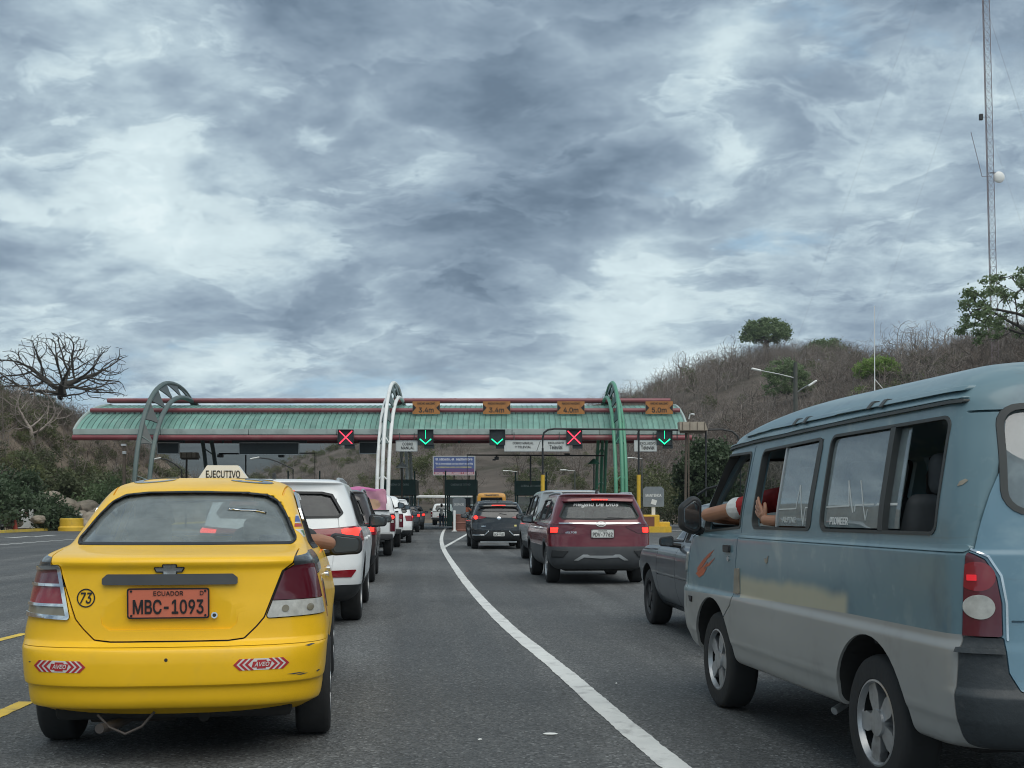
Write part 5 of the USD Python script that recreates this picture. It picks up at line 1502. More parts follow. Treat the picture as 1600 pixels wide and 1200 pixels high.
# ---------------------------------------------------------------- the yellow taxi
mat('taxi_yellow', (0.86, 0.50, 0.012), 0.36, var=0.06, vs=2.0, coat=0.22, spec=0.35, dirt=((0.50, 0.32, 0.07), 0.28, 2.2), rvar=0.06)
mat('smoke_vinyl', (0.03, 0.034, 0.036), 0.22, var=0.3, vs=5.0, coat=0.4)
mat('sticker_white', (0.62, 0.63, 0.60), 0.45, var=0.06)
mat('sticker_red', (0.42, 0.03, 0.035), 0.4, var=0.1)
mat('sticker_blue', (0.06, 0.11, 0.32), 0.4, var=0.1)
mat('sticker_green', (0.08, 0.20, 0.07), 0.4, var=0.1)
mat('sticker_tan', (0.36, 0.16, 0.07), 0.5, var=0.2, vs=20)
TAXI = [  # z, rear, front, half width, rear corner, front corner, powers, bow
    (0.22, 0.30, 4.10, 0.70, .40, .5, 3.0, 2.6, .02), (0.285, 0.10, 4.22, 0.785, .42, .55, 3.0, 2.6, .03), (0.30, 0.045, 4.25, 0.80, .42, .55, 3.0, 2.6, .03), (0.345, 0.018, 4.27, 0.81, .42, .55, 3.0, 2.6, .04),
    (0.405, 0.012, 4.29, 0.815, .42, .55, 3.0, 2.6, .04), (0.42, -0.012, 4.30, 0.825, .42, .55, 3.0, 2.6, .04), (0.52, -0.016, 4.31, 0.835, .42, .55, 3.0, 2.6, .04), (0.590, -0.004, 4.30, 0.842, .42, .55, 3.0, 2.6, .04),
    (0.615, 0.030, 4.29, 0.845, .42, .55, 3.0, 2.6, .04), (0.64, 0.058, 4.28, 0.847, .42, .55, 3.0, 2.6, .04), (0.76, 0.070, 4.20, 0.828, .42, .6, 3.0, 2.4, .045), (0.88, 0.085, 3.95, 0.808, .42, .7, 2.9, 2.4, .05),
    (0.985, 0.090, 3.60, 0.782, .42, .8, 2.8, 2.4, .05), (1.028, 0.072, 3.40, 0.762, .40, .8, 2.8, 2.4, .05), (1.05, 0.086, 3.33, 0.745, .38, .7, 2.8, 2.4, .06), (1.068, 0.17, 3.27, 0.728, .35, .6, 2.8, 2.4, .06),
    (1.085, 0.36, 3.20, 0.715, .32, .5, 2.8, 2.5, .05), (1.105, 0.58, 3.12, 0.702, .30, .45, 2.7, 2.5, .04), (1.16, 0.70, 3.00, 0.682, .30, .4, 2.7, 2.5, .05), (1.28, 0.92, 2.76, 0.640, .30, .4, 2.7, 2.5, .06),
    (1.39, 1.14, 2.52, 0.595, .30, .4, 2.6, 2.4, .07), (1.44, 1.28, 2.38, 0.562, .32, .4, 2.4, 2.3, .06), (1.475, 1.46, 2.22, 0.495, .35, .4, 2.3, 2.2, .04), (1.495, 1.64, 2.06, 0.38, .25, .25, 2.2, 2.2, .02), (1.503, 1.78, 1.95, 0.20, .1, .1, 2.1, 2.1, .0)]
TAXI = [(k[0], k[1], k[2], k[3] * .93) + tuple(k[4:]) for k in TAXI]
TX, TY, TS = -1.725, 6.06, -0.135
T = Car('taxi', 'yellow taxi saloon with orange number plate and EJECUTIVO roof sign', TX, TY, TS, TAXI, [(0.93, 0.29, 0.795, 0.195), (3.41, 0.29, 0.785, 0.185)], cat='taxi', sub=5, nm=26)
yw = prism_y
back = lambda g, a=-1.0, b=1.75: prism_y(g, a, b)
# rear screen
RW = poly(sym([(0, 1.408), (0.28, 1.404), (0.415, 1.39), (0.482, 1.35), (0.53, 1.28), (0.59, 1.165), (0.612, 1.125), (0.597, 1.110), (0, 1.110)]), 0.03)
T.window(back, RW, 'pane_dusty', 'rear_window', trim=0.010)
band = T.skin(-0.0165, -0.0125) ^ (back(RW) - back(poly(RW.buffer(-0.045), 0.03).intersection(sg.box(-2, 0, 2, 3)).union(poly(RW.buffer(-.045), .03).buffer(.001)).union(sg.box(-.40, 1.125, .40, 1.395).intersection(RW.buffer(-.012)))))
part(T.t, 'glass_border', band, 'smoke_vinyl')
# side glass, both sides
SW1 = poly([(1.20, 1.07), (2.02, 1.055), (2.02, 1.385), (1.62, 1.385), (1.36, 1.28)], .03)
SW2 = poly([(2.10, 1.055), (3.02, 1.045), (2.58, 1.375), (2.10, 1.39)], .03)
for sx in (-1, 1):
    side = lambda g, sx=sx: prism_x(g, 0.35, 1.2) if sx > 0 else prism_x(g, -1.2, -0.35)
    T.window(side, SW1, 'pane_tint', 'side_window', trim=0.015)
    if sx < 0:
        T.window(side, SW2, 'pane_tint', 'side_window', trim=0.015)
    else:
        T.shell = T.shell - side(SW2)
    visor = T.skin(0.006, 0.016) ^ side(poly([(1.28, 1.22), (1.60, 1.36), (2.0, 1.365), (2.0, 1.405), (1.58, 1.41), (1.33, 1.31)], .01))
    part(T.t, 'wind_deflector', visor, 'chrome')
WS = poly(sym([(0, 1.37), (.5, 1.35), (.62, 1.12), (0, 1.10)]), .03)
T.window(lambda g: prism_y(g, 2.3, 4.3), WS, 'pane_clear', 'windscreen')
# tail lights (each side its own look)
def lampL(pts): return poly(pts, .012)
LR = lampL([(0.478, 0.742), (0.90, 0.752), (0.90, 1.012), (0.69, 1.012), (0.615, 1.005), (0.565, 0.975)])
LL = lampL([(-0.50, 0.745), (-0.95, 0.765), (-0.95, 0.945), (-0.75, 1.0), (-0.565, 1.012)])
mk = lambda g: prism_y(g, -0.5, 0.40)
grown = lambda g, e=.006: prism_y(g.buffer(e), -0.5, 0.406)
T.shell = T.shell - grown(LR) - grown(LL)
cutz = lambda g, a, b: g.intersection(sg.box(-2, a, 2, b))
tl = holder(T.t, 'tail_light')
part(tl, 'red_lens', T.skin(-.05, .008) ^ mk(cutz(LR, .832, 2)), 'lens_dark')
part(tl, 'clear_lens', T.skin(-.05, .007) ^ mk(cutz(LR, 0, .828)), 'lens_clear')
bulbs = MB()
for x in (0.575, 0.70):
    v = Manifold.cylinder(.006, .017, .017, 20).rotate((90, 0, 0)).translate((x, 0, .787))
    part(tl, 'bulb', (T.skin(.0075, .010) ^ mk(sg.Point(x, .787).buffer(.018))), 'lens_smoke')
tl2 = holder(T.t, 'tail_light')
part(tl2, 'red_lens', T.skin(-.05, .006) ^ mk(cutz(LL, .918, 2)), 'lens_dark')
part(tl2, 'red_lens', T.skin(-.05, .006) ^ mk(cutz(LL, .818, .912)), 'lens_red')
part(tl2, 'smoked_lens', T.skin(-.05, .006) ^ mk(cutz(LL, 0, .812)), 'lens_smoke')
fr = mk(LL.buffer(.004)) - mk(LL.buffer(-.016))
for zc in (.815, .915):
    fr = fr + mk(sg.box(-2, zc - .007, 2, zc + .007).intersection(LL))
part(tl2, 'chrome_frame', T.skin(-.02, .013) ^ fr, 'chrome')
# boot lid
BL = poly(sym([(0, 0.633), (0.29, 0.633), (0.37, 0.642), (0.43, 0.70), (0.468, 0.745), (0.556, 0.978), (0.612, 1.02), (0.655, 1.2)][:8] + [(0, 1.2)]), .02)
lidp = lambda g: prism_y(g, -0.5, 0.56)
lid = T.shell ^ lidp(BL.buffer(-.004))
T.shell = T.shell - lidp(BL.buffer(.004))
rec = prism_y(poly(sym([(0, .69), (.30, .69), (.335, .72), (.36, .92), (0, .92)]), .02), -0.5, 0.103)
lid = lid - (rec ^ mbox(-1, 1, -1, 0.094, 0, 2))
part(T.t, 'boot_lid', lid, 'taxi_yellow', smooth=32)
part(T.t, 'boot_gap', T.skin(-.03, -.016) ^ (lidp(BL.buffer(.02)) - lidp(BL.buffer(-.02))), 'rubber')
# bumper
bp = mbox(-2, 2, -0.2, 0.75, 0.0, 0.607)
bump = (T.shell ^ mbox(-2, 2, -0.2, 0.56, 0.0, 0.606))
T.shell = T.shell - mbox(-2, 2, -0.2, 0.564, 0.0, 0.609)
part(T.t, 'rear_bumper', bump, 'taxi_yellow', smooth=32)
# side doors: thin gaps
def stroke(line, w=.006):
    return sg.LineString(line).buffer(w / 2)
for sx in (-1, 1):
    side = lambda g, sx=sx: prism_x(g, 0.5, 1.2) if sx > 0 else prism_x(g, -1.2, -0.5)
    gaps = [[(1.14, 1.1), (1.22, .95), (1.38, .62), (1.42, .36)], [(2.06, 1.06), (2.08, .36)], [(3.05, 1.05), (3.1, .85), (3.06, .36)], [(1.42, .36), (3.06, .36)]]
    gr = Manifold.batch_boolean([side(stroke(g, .009)) for g in gaps], OpAdd)
    T.shell = T.shell - (gr ^ T.skin(-.012, .02))
    for y in (1.52, 2.30):
        hd = T.skin(-.004, .022) ^ side(poly([(y, .87), (y + .18, .87), (y + .18, .905), (y, .905)], .012))
        part(T.t, 'door_handle', hd, 'chrome')
    # dark smoked vinyl over the rear haunch
    dk = T.skin(.0006, .002) ^ side(poly([(0.06, 1.02), (0.06, 1.04), (.28, 1.055), (.62, 1.075), (1.08, 1.065), (1.12, 1.03), (1.05, .955), (.40, .955), (.30, 1.0)], .01))
    dk = dk - prism_y(sg.box(-.615, .6, .615, 1.2), -1, .62)
    part(T.t, 'smoked_vinyl', dk, 'smoke_vinyl', smooth=32)
T.decal(prism_x(poly([(.63, .70), (.76, .70), (.76, .93), (.63, .93)], .01), .5, 1.2), 'sticker_tan', 'side_sticker')
T.decal(prism_x(poly([(.65, .80), (.74, .80), (.74, .86), (.65, .86)]), .5, 1.2), 'sticker_red', 'side_sticker', .003)
T.decal(prism_x(poly([(.65, .90), (.74, .90), (.74, .92), (.65, .92)]), .5, 1.2), 'sticker_white', 'side_sticker', .003)
part(T.t, 'fuel_flap', T.skin(.0006, .004) ^ prism_x(poly([(.84, .74), (.93, .74), (.93, .90), (.84, .90)], .03), .5, 1.2), 'grey_plastic')
pil = lambda pts: prism_x(poly([(y + .13, z_) for y, z_ in pts], .004), .585, 1.2)
T.decal(pil([(.78, 1.22), (1.00, 1.22), (1.04, 1.27), (.86, 1.27)]), 'sticker_white', 'pillar_sticker')
T.decal(pil([(.80, 1.228), (.99, 1.228), (1.02, 1.262), (.87, 1.262)]), 'sticker_blue', 'pillar_sticker', .003)
T.decal(pil([(.78, 1.20), (1.00, 1.20), (1.00, 1.216), (.78, 1.216)]), 'sticker_red', 'pillar_sticker')
T.decal(pil([(.80, 1.14), (1.02, 1.14), (1.02, 1.185), (.80, 1.185)]), 'sticker_white', 'pillar_sticker')
T.decal(pil([(.84, 1.148), (.95, 1.148), (.95, 1.178), (.84, 1.178)]), 'sticker_green', 'pillar_sticker', .003)
# rear details
def deco(g, m, name, lo=.0005, hi=.003, label=None, y1=.5, parent=None):
    return part(parent or T.t, name, T.skin(lo, hi) ^ prism_y(g, -.5, y1), m, label=label)
hbar = part(T.t, 'boot_handle', T.skin(-.03, .020) ^ prism_y(poly([(-.335, .918), (.335, .918), (.335, .952), (.31, .972), (-.31, .972), (-.335, .95)], .01), -.5, .5), 'grey_plastic')
bow_ = sg.Polygon([(-.065, .982), (-.030, .982), (-.030, .966), (.030, .966), (.030, .982), (.058, .982), (.068, .998), (.031, .998), (.031, 1.013), (-.030, 1.013), (-.030, .998), (-.072, .998)][::1])
bow_ = __import__('shapely').affinity.translate(bow_, 0, .004)
part(T.t, 'emblem', T.skin(-.005, .012) ^ prism_y(bow_, -.5, .5), 'chrome')
part(T.t, 'emblem_edge', T.skin(-.005, .008) ^ prism_y(bow_.buffer(.006), -.5, .5), 'ink')
ring = sg.Point(-.418, .852).buffer(.047, quad_segs=16)
deco(ring.difference(ring.buffer(-.006)), 'ink', 'number_ring')
part(T.t, 'fleet_number', T.skin(.0005, .003) ^ text_man('73', .052, -.418, .852, .058, True, -.5, .5, .12), 'ink', smooth=False)
pl = plate(T, -0.005, 0.075, 0.825, .405, .155, 'plate_orange', 'ECUADOR', 'MBC-1093', rx=.05, extra=[('D', .022, .165, .052)])
part(T.t, 'boot_lock', T.skin(-.004, .006) ^ prism_y(sg.Point(.222, .762).buffer(.016), -.5, .5), 'chrome')
part(T.t, 'lock_core', T.skin(.004, .008) ^ prism_y(sg.Point(.222, .762).buffer(.009), -.5, .5), 'ink')
part(T.t, 'towing_hole', T.skin(.0005, .002) ^ prism_y(sg.Point(-.005, .548).buffer(.0085), -.5, .5), 'ink')
def chevrons(cx, cz, w=.275, h=.058):
    hd = holder(T.t, 'bumper_sticker')
    hw, hh = w / 2, h / 2
    hexg = sg.Polygon([(cx - hw, cz), (cx - hw + .03, cz - hh), (cx + hw - .03, cz - hh), (cx + hw, cz), (cx + hw - .03, cz + hh), (cx - hw + .03, cz + hh)])
    part(hd, 'backing', T.skin(.0004, .0016) ^ prism_y(hexg, -.5, .5), 'sticker_white')
    ch = []
    for s_ in (-1, 1):
        for k in range(3):
            x0 = cx + s_ * (hw - .028 * k)
            g = sg.Polygon([(x0, cz), (x0 - s_ * .03, cz + hh), (x0 - s_ * .046, cz + hh), (x0 - s_ * .016, cz), (x0 - s_ * .046, cz - hh), (x0 - s_ * .03, cz - hh)]).intersection(hexg)
            part(hd, 'chevron', T.skin(.0012, .0024) ^ prism_y(g, -.5, .5), 'sticker_red')
    g = sg.Polygon([(cx - .048, cz - .016), (cx - .022, cz - .016), (cx - .022, cz - .023), (cx + .022, cz - .023), (cx + .022, cz - .016), (cx + .042, cz - .016), (cx + .052, cz + .014), (cx + .026, cz + .014), (cx + .026, cz + .022), (cx - .02, cz + .022), (cx - .02, cz + .014), (cx - .04, cz + .014)])
    part(hd, 'emblem', T.skin(.0012, .0024) ^ prism_y(g, -.5, .5), 'sticker_red')
    part(hd, 'lettering', T.skin(.002, .0034) ^ text_man('AVEO', .02, cx + .004, cz, .07, True, -.5, .5, .25), 'sticker_white', smooth=False)
chevrons(-.535, .515); chevrons(.46, .515)
# scuffs at the right of the bumper
for (x, z_, w_, h_) in ((.70, .595, .05, .006), (.63, .455, .09, .004), (.66, .448, .06, .004), (.74, .452, .02, .006), (-.70, .53, .015, .004)):
    deco(sg.Polygon([(x - w_ / 2, z_), (x - w_ * .1, z_ - h_), (x + w_ / 2, z_ + h_ * .6), (x + w_ * .1, z_ + h_)]), 'grey_plastic', 'scuff', .0004, .0012)
# screen interior: stop lamp box, peeling strip
rs = lambda g, lo, hi: T.skin(lo, hi) ^ prism_y(g, -1, 1.75)
part(T.t, 'brake_lamp_box', rs(poly([(.20, 1.315), (.36, 1.318), (.36, 1.348), (.20, 1.348)], .006), -.05, -.02), 'rust_brown')
part(T.t, 'lamp_rim', rs(poly([(.20, 1.298), (.36, 1.29), (.42, 1.276), (.42, 1.286), (.36, 1.302), (.20, 1.312)], .002), -.05, -.008), 'chrome')
# roof joints and the 'C 3' roof numeral
for sx in (-1, 1):
    ln = sg.LineString([(sx * .50, 1.30), (sx * .53, 2.0), (sx * .52, 2.4)]).buffer(.006)
    T.shell = T.shell - ((prism_z(ln, 1.2, 1.7)) ^ T.skin(-.01, .02))
def roofnum(txt, x, y):
    v, f = text3(txt, .30, 1.0, True, .26)
    v = np.stack([v[:, 0] + x, v[:, 2] + y, np.where(v[:, 1] < 0, 2.0, 1.2)], 1)
    part(T.t, 'roof_number', T.skin(.0006, .003) ^ to_man(v, f), 'smoke_vinyl', smooth=False)
roofnum('C', -.30, 1.62); roofnum('3', .30, 1.62)
T.finish('taxi_yellow')
T.under(0.20, .6, 0.25)
part(T.t, 'exhaust_pipe', MB().tube([(-.25, .35, .20), (-.3, .2, .19), (-.34, .06, .2)], .025, 10).lathe([(0, -.22), (.09, -.22), (.09, .22), (0, .22)], (-.25, .55, .24), 'x', 16), 'steel_rust')
part(T.t, 'loose_cable', MB().tube([(-.36, .12, .26), (-.30, .10, .20), (-.22, .09, .165), (-.14, .1, .20), (-.08, .12, .27)], .007, 6), 'steel_rust')
T.wheel('steel', 'rim_silver', .185)
T.seats([(2.12, (-.36, .36))], .46, .44, top=.52)
part(T.t, 'rear_bench', rbox((1.15, .16, .5), .06).rotate((-12, 0, 0)).translate((0, 1.16, .80)), 'seat_cloth')
part(T.t, 'parcel_shelf', MB().box((0, .86, 1.06), (1.1, .5, .03)), 'interior')
part(T.t, 'dashboard', MB().box((0, 2.95, .86), (1.25, .4, .3), bev=.06), 'interior')
part(T.t, 'steering_wheel', (put((lambda m: (np.array(m.vertices), np.array(m.faces)))(trimesh.creation.torus(.18, .015)), (-.36, 2.62, .96), rx=1.15)), 'interior')
T.mirror(.88, 2.72, 1.045, size=(.24, .12, .165), arm=.05)
T.mirror(-.88, 2.72, 1.045, size=(.24, .12, .165), arm=.05)
# roof sign, a thing of its own on the roof
ca, sa = math.cos(math.atan(-TS)), math.sin(math.atan(-TS))
def taxi_pt(x, y, z_):
    return (TX + x * ca - y * sa, TY + x * sa + y * ca, z_)
sgn = thing('roof_sign', 'white EJECUTIVO sign box on the yellow taxi roof', 'taxi sign', taxi_pt(0.06, 2.18, 1.493), math.atan(-TS))
g = poly([(-.175, 0), (.175, 0), (.10, .105), (-.105, .105)], .012)
part(sgn, 'housing', prism_y(g, -.06, .06), 'lamp_white')
part(sgn, 'base', MB().box((0, 0, -.005), (.38, .16, .024), bev=.008), 'black_plastic')
part(sgn, 'lettering', MB().add(put(text3('EJECUTIVO', .046, .003, True, .225), (0, -.0615, .045))), 'ink', smooth=False)

# ---------------------------------------------------------------- sport utility cars
def suv_keys(L, H, w, bulge=0.0, rake=0.55, hatch=0.30, hood=1.05):
    k = []
    k += [(0.26, .22, L - .3, w * .80, .34, .5, 3, 2.6, .03), (0.36, .06, L - .12, w * .93, .36, .55, 3.2, 2.6, .04), (0.50, .005, L - .03, w * .98, .36, .55, 3.2, 2.6, .05), (0.62, 0.0, L, w * .99, .36, .55, 3.2, 2.6, .05),
          (0.74, .02, L, w, .36, .6, 3.1, 2.5, .05), (0.88, .045, L - .05, w, .36, .6, 3.0, 2.5, .05), (.99, .055, L - .16, w * .985, .34, .7, 3.0, 2.4, .05), (1.06, .07, L - .55, w * .96, .32, .7, 3.0, 2.4, .05),
          (1.10, .085, L - .95, w * .93, .30, .5, 2.9, 2.4, .05)]
    top = H
    for f, y, yf, ww in ((.16, .12, 1.12, .905), (.45, .20, 1.42, .85), (.72, .29, 1.72, .79), (.85, .30, 1.95, .755), (.90, .26, 2.08, .735), (.945, .30, 2.25, .68), (.98, .55, 2.5, .56), (.995, .95, 2.75, .38), (1.0, 1.3, 2.95, .2)):
        k.append((1.10 + (top - 1.10) * f, y * hatch / .30 * 1.0, L - yf - (rake - .55), w * ww, .30 if f < .98 else .25, .4, 2.8, 2.4, .05 if f < .95 else .02))
    return k
def spoiler_glass(C, wtop, wbot, z0, z1, m, seal=.02):
    g = poly(sym([(0, z1), (wtop * .8, z1 - .005), (wtop, z1 - .03), (wbot, z0 + .06), (wbot - .05, z0 + .01), (0, z0)]), .02)
    C.window(lambda q: prism_y(q, -1, 1.2), g, m, 'rear_window', trim=seal)
def side_glass(C, panes, m, sides=(-1, 1), x0=.3):
    for sx in sides:
        sd = lambda q, sx=sx: prism_x(q, x0, 1.3) if sx > 0 else prism_x(q, -1.3, -x0)
        for p_ in panes:
            C.window(sd, poly(p_, .03), m, 'side_window', trim=.014)
def side_gaps(C, lines, sides=(-1, 1), x0=.5):
    for sx in sides:
        gr = Manifold.batch_boolean([(prism_x(stroke(g_, .009), x0, 1.3) if sx > 0 else prism_x(stroke(g_, .009), -1.3, -x0)) for g_ in lines], OpAdd)
        C.shell = C.shell - (gr ^ C.skin(-.012, .02))
def handles(C, ys_, z_, m, sides=(-1, 1)):
    for sx in sides:
        for y in ys_:
            q = poly([(y, z_), (y + .2, z_), (y + .2, z_ + .035), (y, z_ + .035)], .012)
            part(C.t, 'door_handle', C.skin(-.004, .026) ^ (prism_x(q, .5, 1.3) if sx > 0 else prism_x(q, -1.3, -.5)), m)
def lower_clad(C, z_, m, wheel_arch=True, y0=-1):
    """dark plastic lower body and arches"""
    pr = mbox(-2, 2, -1, 9, 0, z_)
    if wheel_arch:
        pr = pr + Manifold.batch_boolean([Manifold.cylinder(4, r + .115, circular_segments=40).rotate((0, 90, 0)).translate((-2, y, r + .01)) for (y, r, h, w) in C.wheels], OpAdd)
    cl = C.shell ^ pr
    C.shell = C.shell - pr
    part(C.t, 'lower_cladding', cl, m, smooth=32)
def rails(C, x, y0, y1, z_, m):
    for sx in (-1, 1):
        part(C.t, 'roof_rail', MB().tube([(sx * x, y0, z_ - .04), (sx * x, y0 + .1, z_ + .02), (sx * x, (y0 + y1) / 2, z_ + .035), (sx * x, y1 - .1, z_ + .01), (sx * x, y1, z_ - .05)], .02, 8), m)
def fin(C, y, z_, m, x=0):
    part(C.t, 'roof_antenna', prism_x(poly([(y, z_ - .01), (y + .16, z_ - .01), (y + .03, z_ + .075), (y + .005, z_ + .07)], .005), -.016, .016).translate((x, 0, 0)), m)
def back_lamp(C, pts, mats, both=True, y1=.55, proud=.008, lit=None, cut=True):
    """lamp polygons in the rear view at the right; mirrored to the left"""
    for sx in ((1, -1) if both else (1,)):
        hd = holder(C.t, 'tail_light')
        g = poly([(sx * x, z_) for x, z_ in pts], .008)
        if cut:
            C.shell = C.shell - prism_y(g.buffer(.004), -1, y1)
        part(hd, 'lens', C.skin(-.05, proud) ^ prism_y(g, -1, y1), mats)
        for (lp, lm) in (lit or []):
            part(hd, 'lit_segment', C.skin(-.01, proud + .004) ^ prism_y(poly([(sx * x, z_) for x, z_ in lp], .006), -1, y1), lm)

# white one right before the taxi
mat('paint_white', (0.74, 0.76, 0.76), 0.25, var=0.04, vs=1.5, coat=0.5, rvar=0.05)
mat('paint_wine', (0.12, 0.012, 0.02), 0.2, var=0.08, vs=1.5, coat=0.8, metal=0.2, rvar=0.04)
mat('paint_black', (0.012, 0.015, 0.018), 0.18, var=0.1, vs=1.5, coat=0.8, rvar=0.04)
mat('paint_silver', (0.36, 0.37, 0.37), 0.25, var=0.06, vs=1.5, coat=0.6, metal=0.3, rvar=0.04)
mat('paint_brown', (0.045, 0.036, 0.034), 0.25, var=0.1, vs=1.5, coat=0.7, rvar=0.04)
mat('paint_grey', (0.10, 0.105, 0.11), 0.25, var=0.1, vs=1.5, coat=0.7, metal=0.3, rvar=0.04)
mat('paint_slate', (0.033, 0.040, 0.046), 0.35, var=0.2, vs=1.5, coat=0.4, rvar=0.05)
HD = -0.088
C = Car('sport_utility_car', 'white crossover directly in front of the yellow taxi', -2.575, 13.3, HD, suv_keys(4.48, 1.66, .925), [(.93, .345, .885, .235), (3.60, .345, .885, .235)], cat='car')
spoiler_glass(C, .575, .70, 1.20, 1.50, 'pane_tint')
side_glass(C, [[(.52, 1.22), (.80, 1.13), (1.30, 1.10), (1.30, 1.50), (.75, 1.44)], [(1.38, 1.10), (2.22, 1.09), (2.22, 1.52), (1.38, 1.52)], [(2.30, 1.09), (3.2, 1.08), (2.72, 1.47), (2.3, 1.52)]], 'pane_dark')
side_gaps(C, [[(1.30, 1.1), (1.38, .8), (1.36, .40)], [(2.26, 1.1), (2.28, .40)], [(3.2, 1.08), (3.2, .4)]])
handles(C, (1.45, 2.38), .93, 'paint_white')
back_lamp(C, [(.32, 1.075), (.60, 1.09), (.98, 1.125), (.98, .96), (.72, .915), (.58, .98), (.32, 1.04)], 'lens_red', y1=.62, lit=[([(.68, 1.08), (.90, 1.10), (.87, 1.0), (.71, 1.0)], 'brake_lit')])
C.shell = C.shell - (C.skin(-.012, .02) ^ prism_y(stroke([(.62, 1.42), (.66, 1.1), (.62, .90), (.58, .60)], .008), -1, .6)) - (C.skin(-.012, .02) ^ prism_y(stroke([(-.62, 1.42), (-.66, 1.1), (-.62, .90), (-.58, .60)], .008), -1, .6))
lower_clad(C, .46, 'black_plastic')
for sx in (-1, 1):
    g = poly([(sx * .50, .62), (sx * .86, .63), (sx * .80, .545), (sx * .50, .545)], .01)
    part(C.t, 'reflector_lamp', C.skin(-.01, .006) ^ prism_y(g, -1, .5), 'lens_red')
part(C.t, 'lettering', C.skin(.0005, .004) ^ text_man('TUCSON', .032, .40, .80, .2, True, -1, .5), 'chrome', smooth=False)
part(C.t, 'badge', C.skin(-.01, .010) ^ prism_y(sg.Point(0, .95).buffer(.05).difference(sg.Point(0, .95).buffer(.036)), -1, .5), 'chrome')
C.finish('paint_white')
part(C.t, 'lit_brake_strip', C.skin(-.02, .004) ^ prism_y(poly([(-.16, 1.50), (.16, 1.50), (.16, 1.515), (-.16, 1.515)]), -1, 1), 'brake_dim')
rails(C, .62, .62, 2.6, 1.63, 'galv'); fin(C, .55, 1.645, 'black_plastic', -.1)
C.wheel('ten'); C.under(.24); C.seats([(1.35, (-.4, .4)), (2.3, (-.4, .4))], z=.62)
C.mirror(1.03, 2.95, 1.15, size=(.24, .13, .18), arm=.06); C.mirror(-1.03, 2.95, 1.15, size=(.24, .13, .18), arm=.06)

# wine red one in the middle lane
C = Car('sport_utility_car', 'wine red crossover with white script across its rear window', 1.54, 20.8, HD, suv_keys(4.35, 1.60, .90), [(.87, .335, .865, .225), (3.48, .335, .865, .225)], cat='car')
spoiler_glass(C, .60, .70, 1.125, 1.43, 'pane_clear')
side_glass(C, [[(.50, 1.25), (.78, 1.15), (1.22, 1.12), (1.22, 1.46), (.70, 1.40)], [(1.30, 1.12), (2.12, 1.10), (2.12, 1.48), (1.30, 1.48)], [(2.20, 1.10), (3.1, 1.09), (2.62, 1.43), (2.2, 1.48)]], 'pane_tint')
side_gaps(C, [[(1.22, 1.1), (1.32, .8), (1.3, .44)], [(2.16, 1.1), (2.18, .44)], [(3.1, 1.08), (3.1, .44)]])
handles(C, (1.38, 2.28), .95, 'chrome')
back_lamp(C, [(.42, 1.0), (.62, 1.045), (.98, 1.04), (.98, .88), (.66, .885)], 'lens_dark', y1=.5, lit=[([(.73, .985), (.86, .985), (.86, .90), (.75, .90)], 'brake_lit')])
part(C.t, 'chrome_strip', C.skin(-.005, .012) ^ prism_y(poly([(-.72, 1.055), (0, 1.045), (.72, 1.055), (.72, 1.072), (0, 1.075), (-.72, 1.072)], .002), -1, .5), 'chrome')
part(C.t, 'badge', C.skin(.010, .018) ^ prism_y(sg.Point(0, 0).buffer(.055).difference(sg.Point(0, 0).buffer(.044)), -1, .5).scale((1.6, 1, .8)).translate((0, 0, 1.048)), 'lamp_white')
part(C.t, 'badge_lettering', C.skin(.010, .018) ^ text_man('KIA', .04, 0, 1.048, .11, True, -1, .5), 'lamp_white', smooth=False)
part(C.t, 'model_lettering', C.skin(.0005, .006) ^ text_man('SELTOS', .028, -.52, .905, .19, True, -1, .5), 'chrome', smooth=False)
lower_clad(C, .66, 'grey_plastic')
C.finish('paint_wine')
part(C.t, 'skid_plate', C.skin(-.01, .010) ^ prism_y(poly(sym([(0, .505), (.20, .505), (.24, .525), (.32, .525), (.48, .42), (.40, .42), (.30, .475), (0, .455)]), .004), -1, .5), 'galv')
for sx in (-1, 1):
    part(C.t, 'air_vent', C.skin(-.01, .008) ^ prism_y(poly([(sx * .55, .60), (sx * .84, .61), (sx * .86, .47), (sx * .66, .47)], .02), -1, .5), 'black_plastic')
plate(C, .02, .015, .885, .40, .15, 'plate_white', 'ECUADOR', 'PDV-7762')
part(C.t, 'window_script', C.skin(-.0125, -.010) ^ (text_man('Regalo De Dios', .075, -.05, 1.385, .78, True, -1, 1.2, .3)), 'lamp_white', smooth=False)
part(C.t, 'rear_wiper', C.skin(-.01, .014) ^ prism_y(poly([(.06, 1.135), (.12, 1.17), (.40, 1.155), (.42, 1.15), (.12, 1.135)], .003), -1, 1), 'black_plastic')
sp = C.skin(0.0, .05) ^ prism_y(poly(sym([(0, 1.505), (.60, 1.485), (.64, 1.44), (0, 1.452)]), .005), -1, .45)
part(C.t, 'spoiler', sp, 'paint_wine')
for k in range(6):
    x = -.12 + .048 * k
    part(C.t, 'brake_led', C.skin(.04, .058) ^ prism_y(poly([(x - .017, 1.462), (x + .017, 1.462), (x + .017, 1.482), (x - .017, 1.482)], .004), -1, .45), 'brake_lit')
rails(C, .62, .5, 2.4, 1.565, 'galv'); fin(C, .52, 1.585, 'black_plastic')
C.wheel('five', 'rim_silver'); C.under(.22); C.seats([(1.35, (-.4, .4)), (2.2, (-.4, .4))], z=.56)
C.mirror(-1.0, 2.85, 1.12, size=(.24, .13, .17), arm=.06); C.mirror(1.0, 2.85, 1.12, size=(.24, .13, .17), arm=.06)

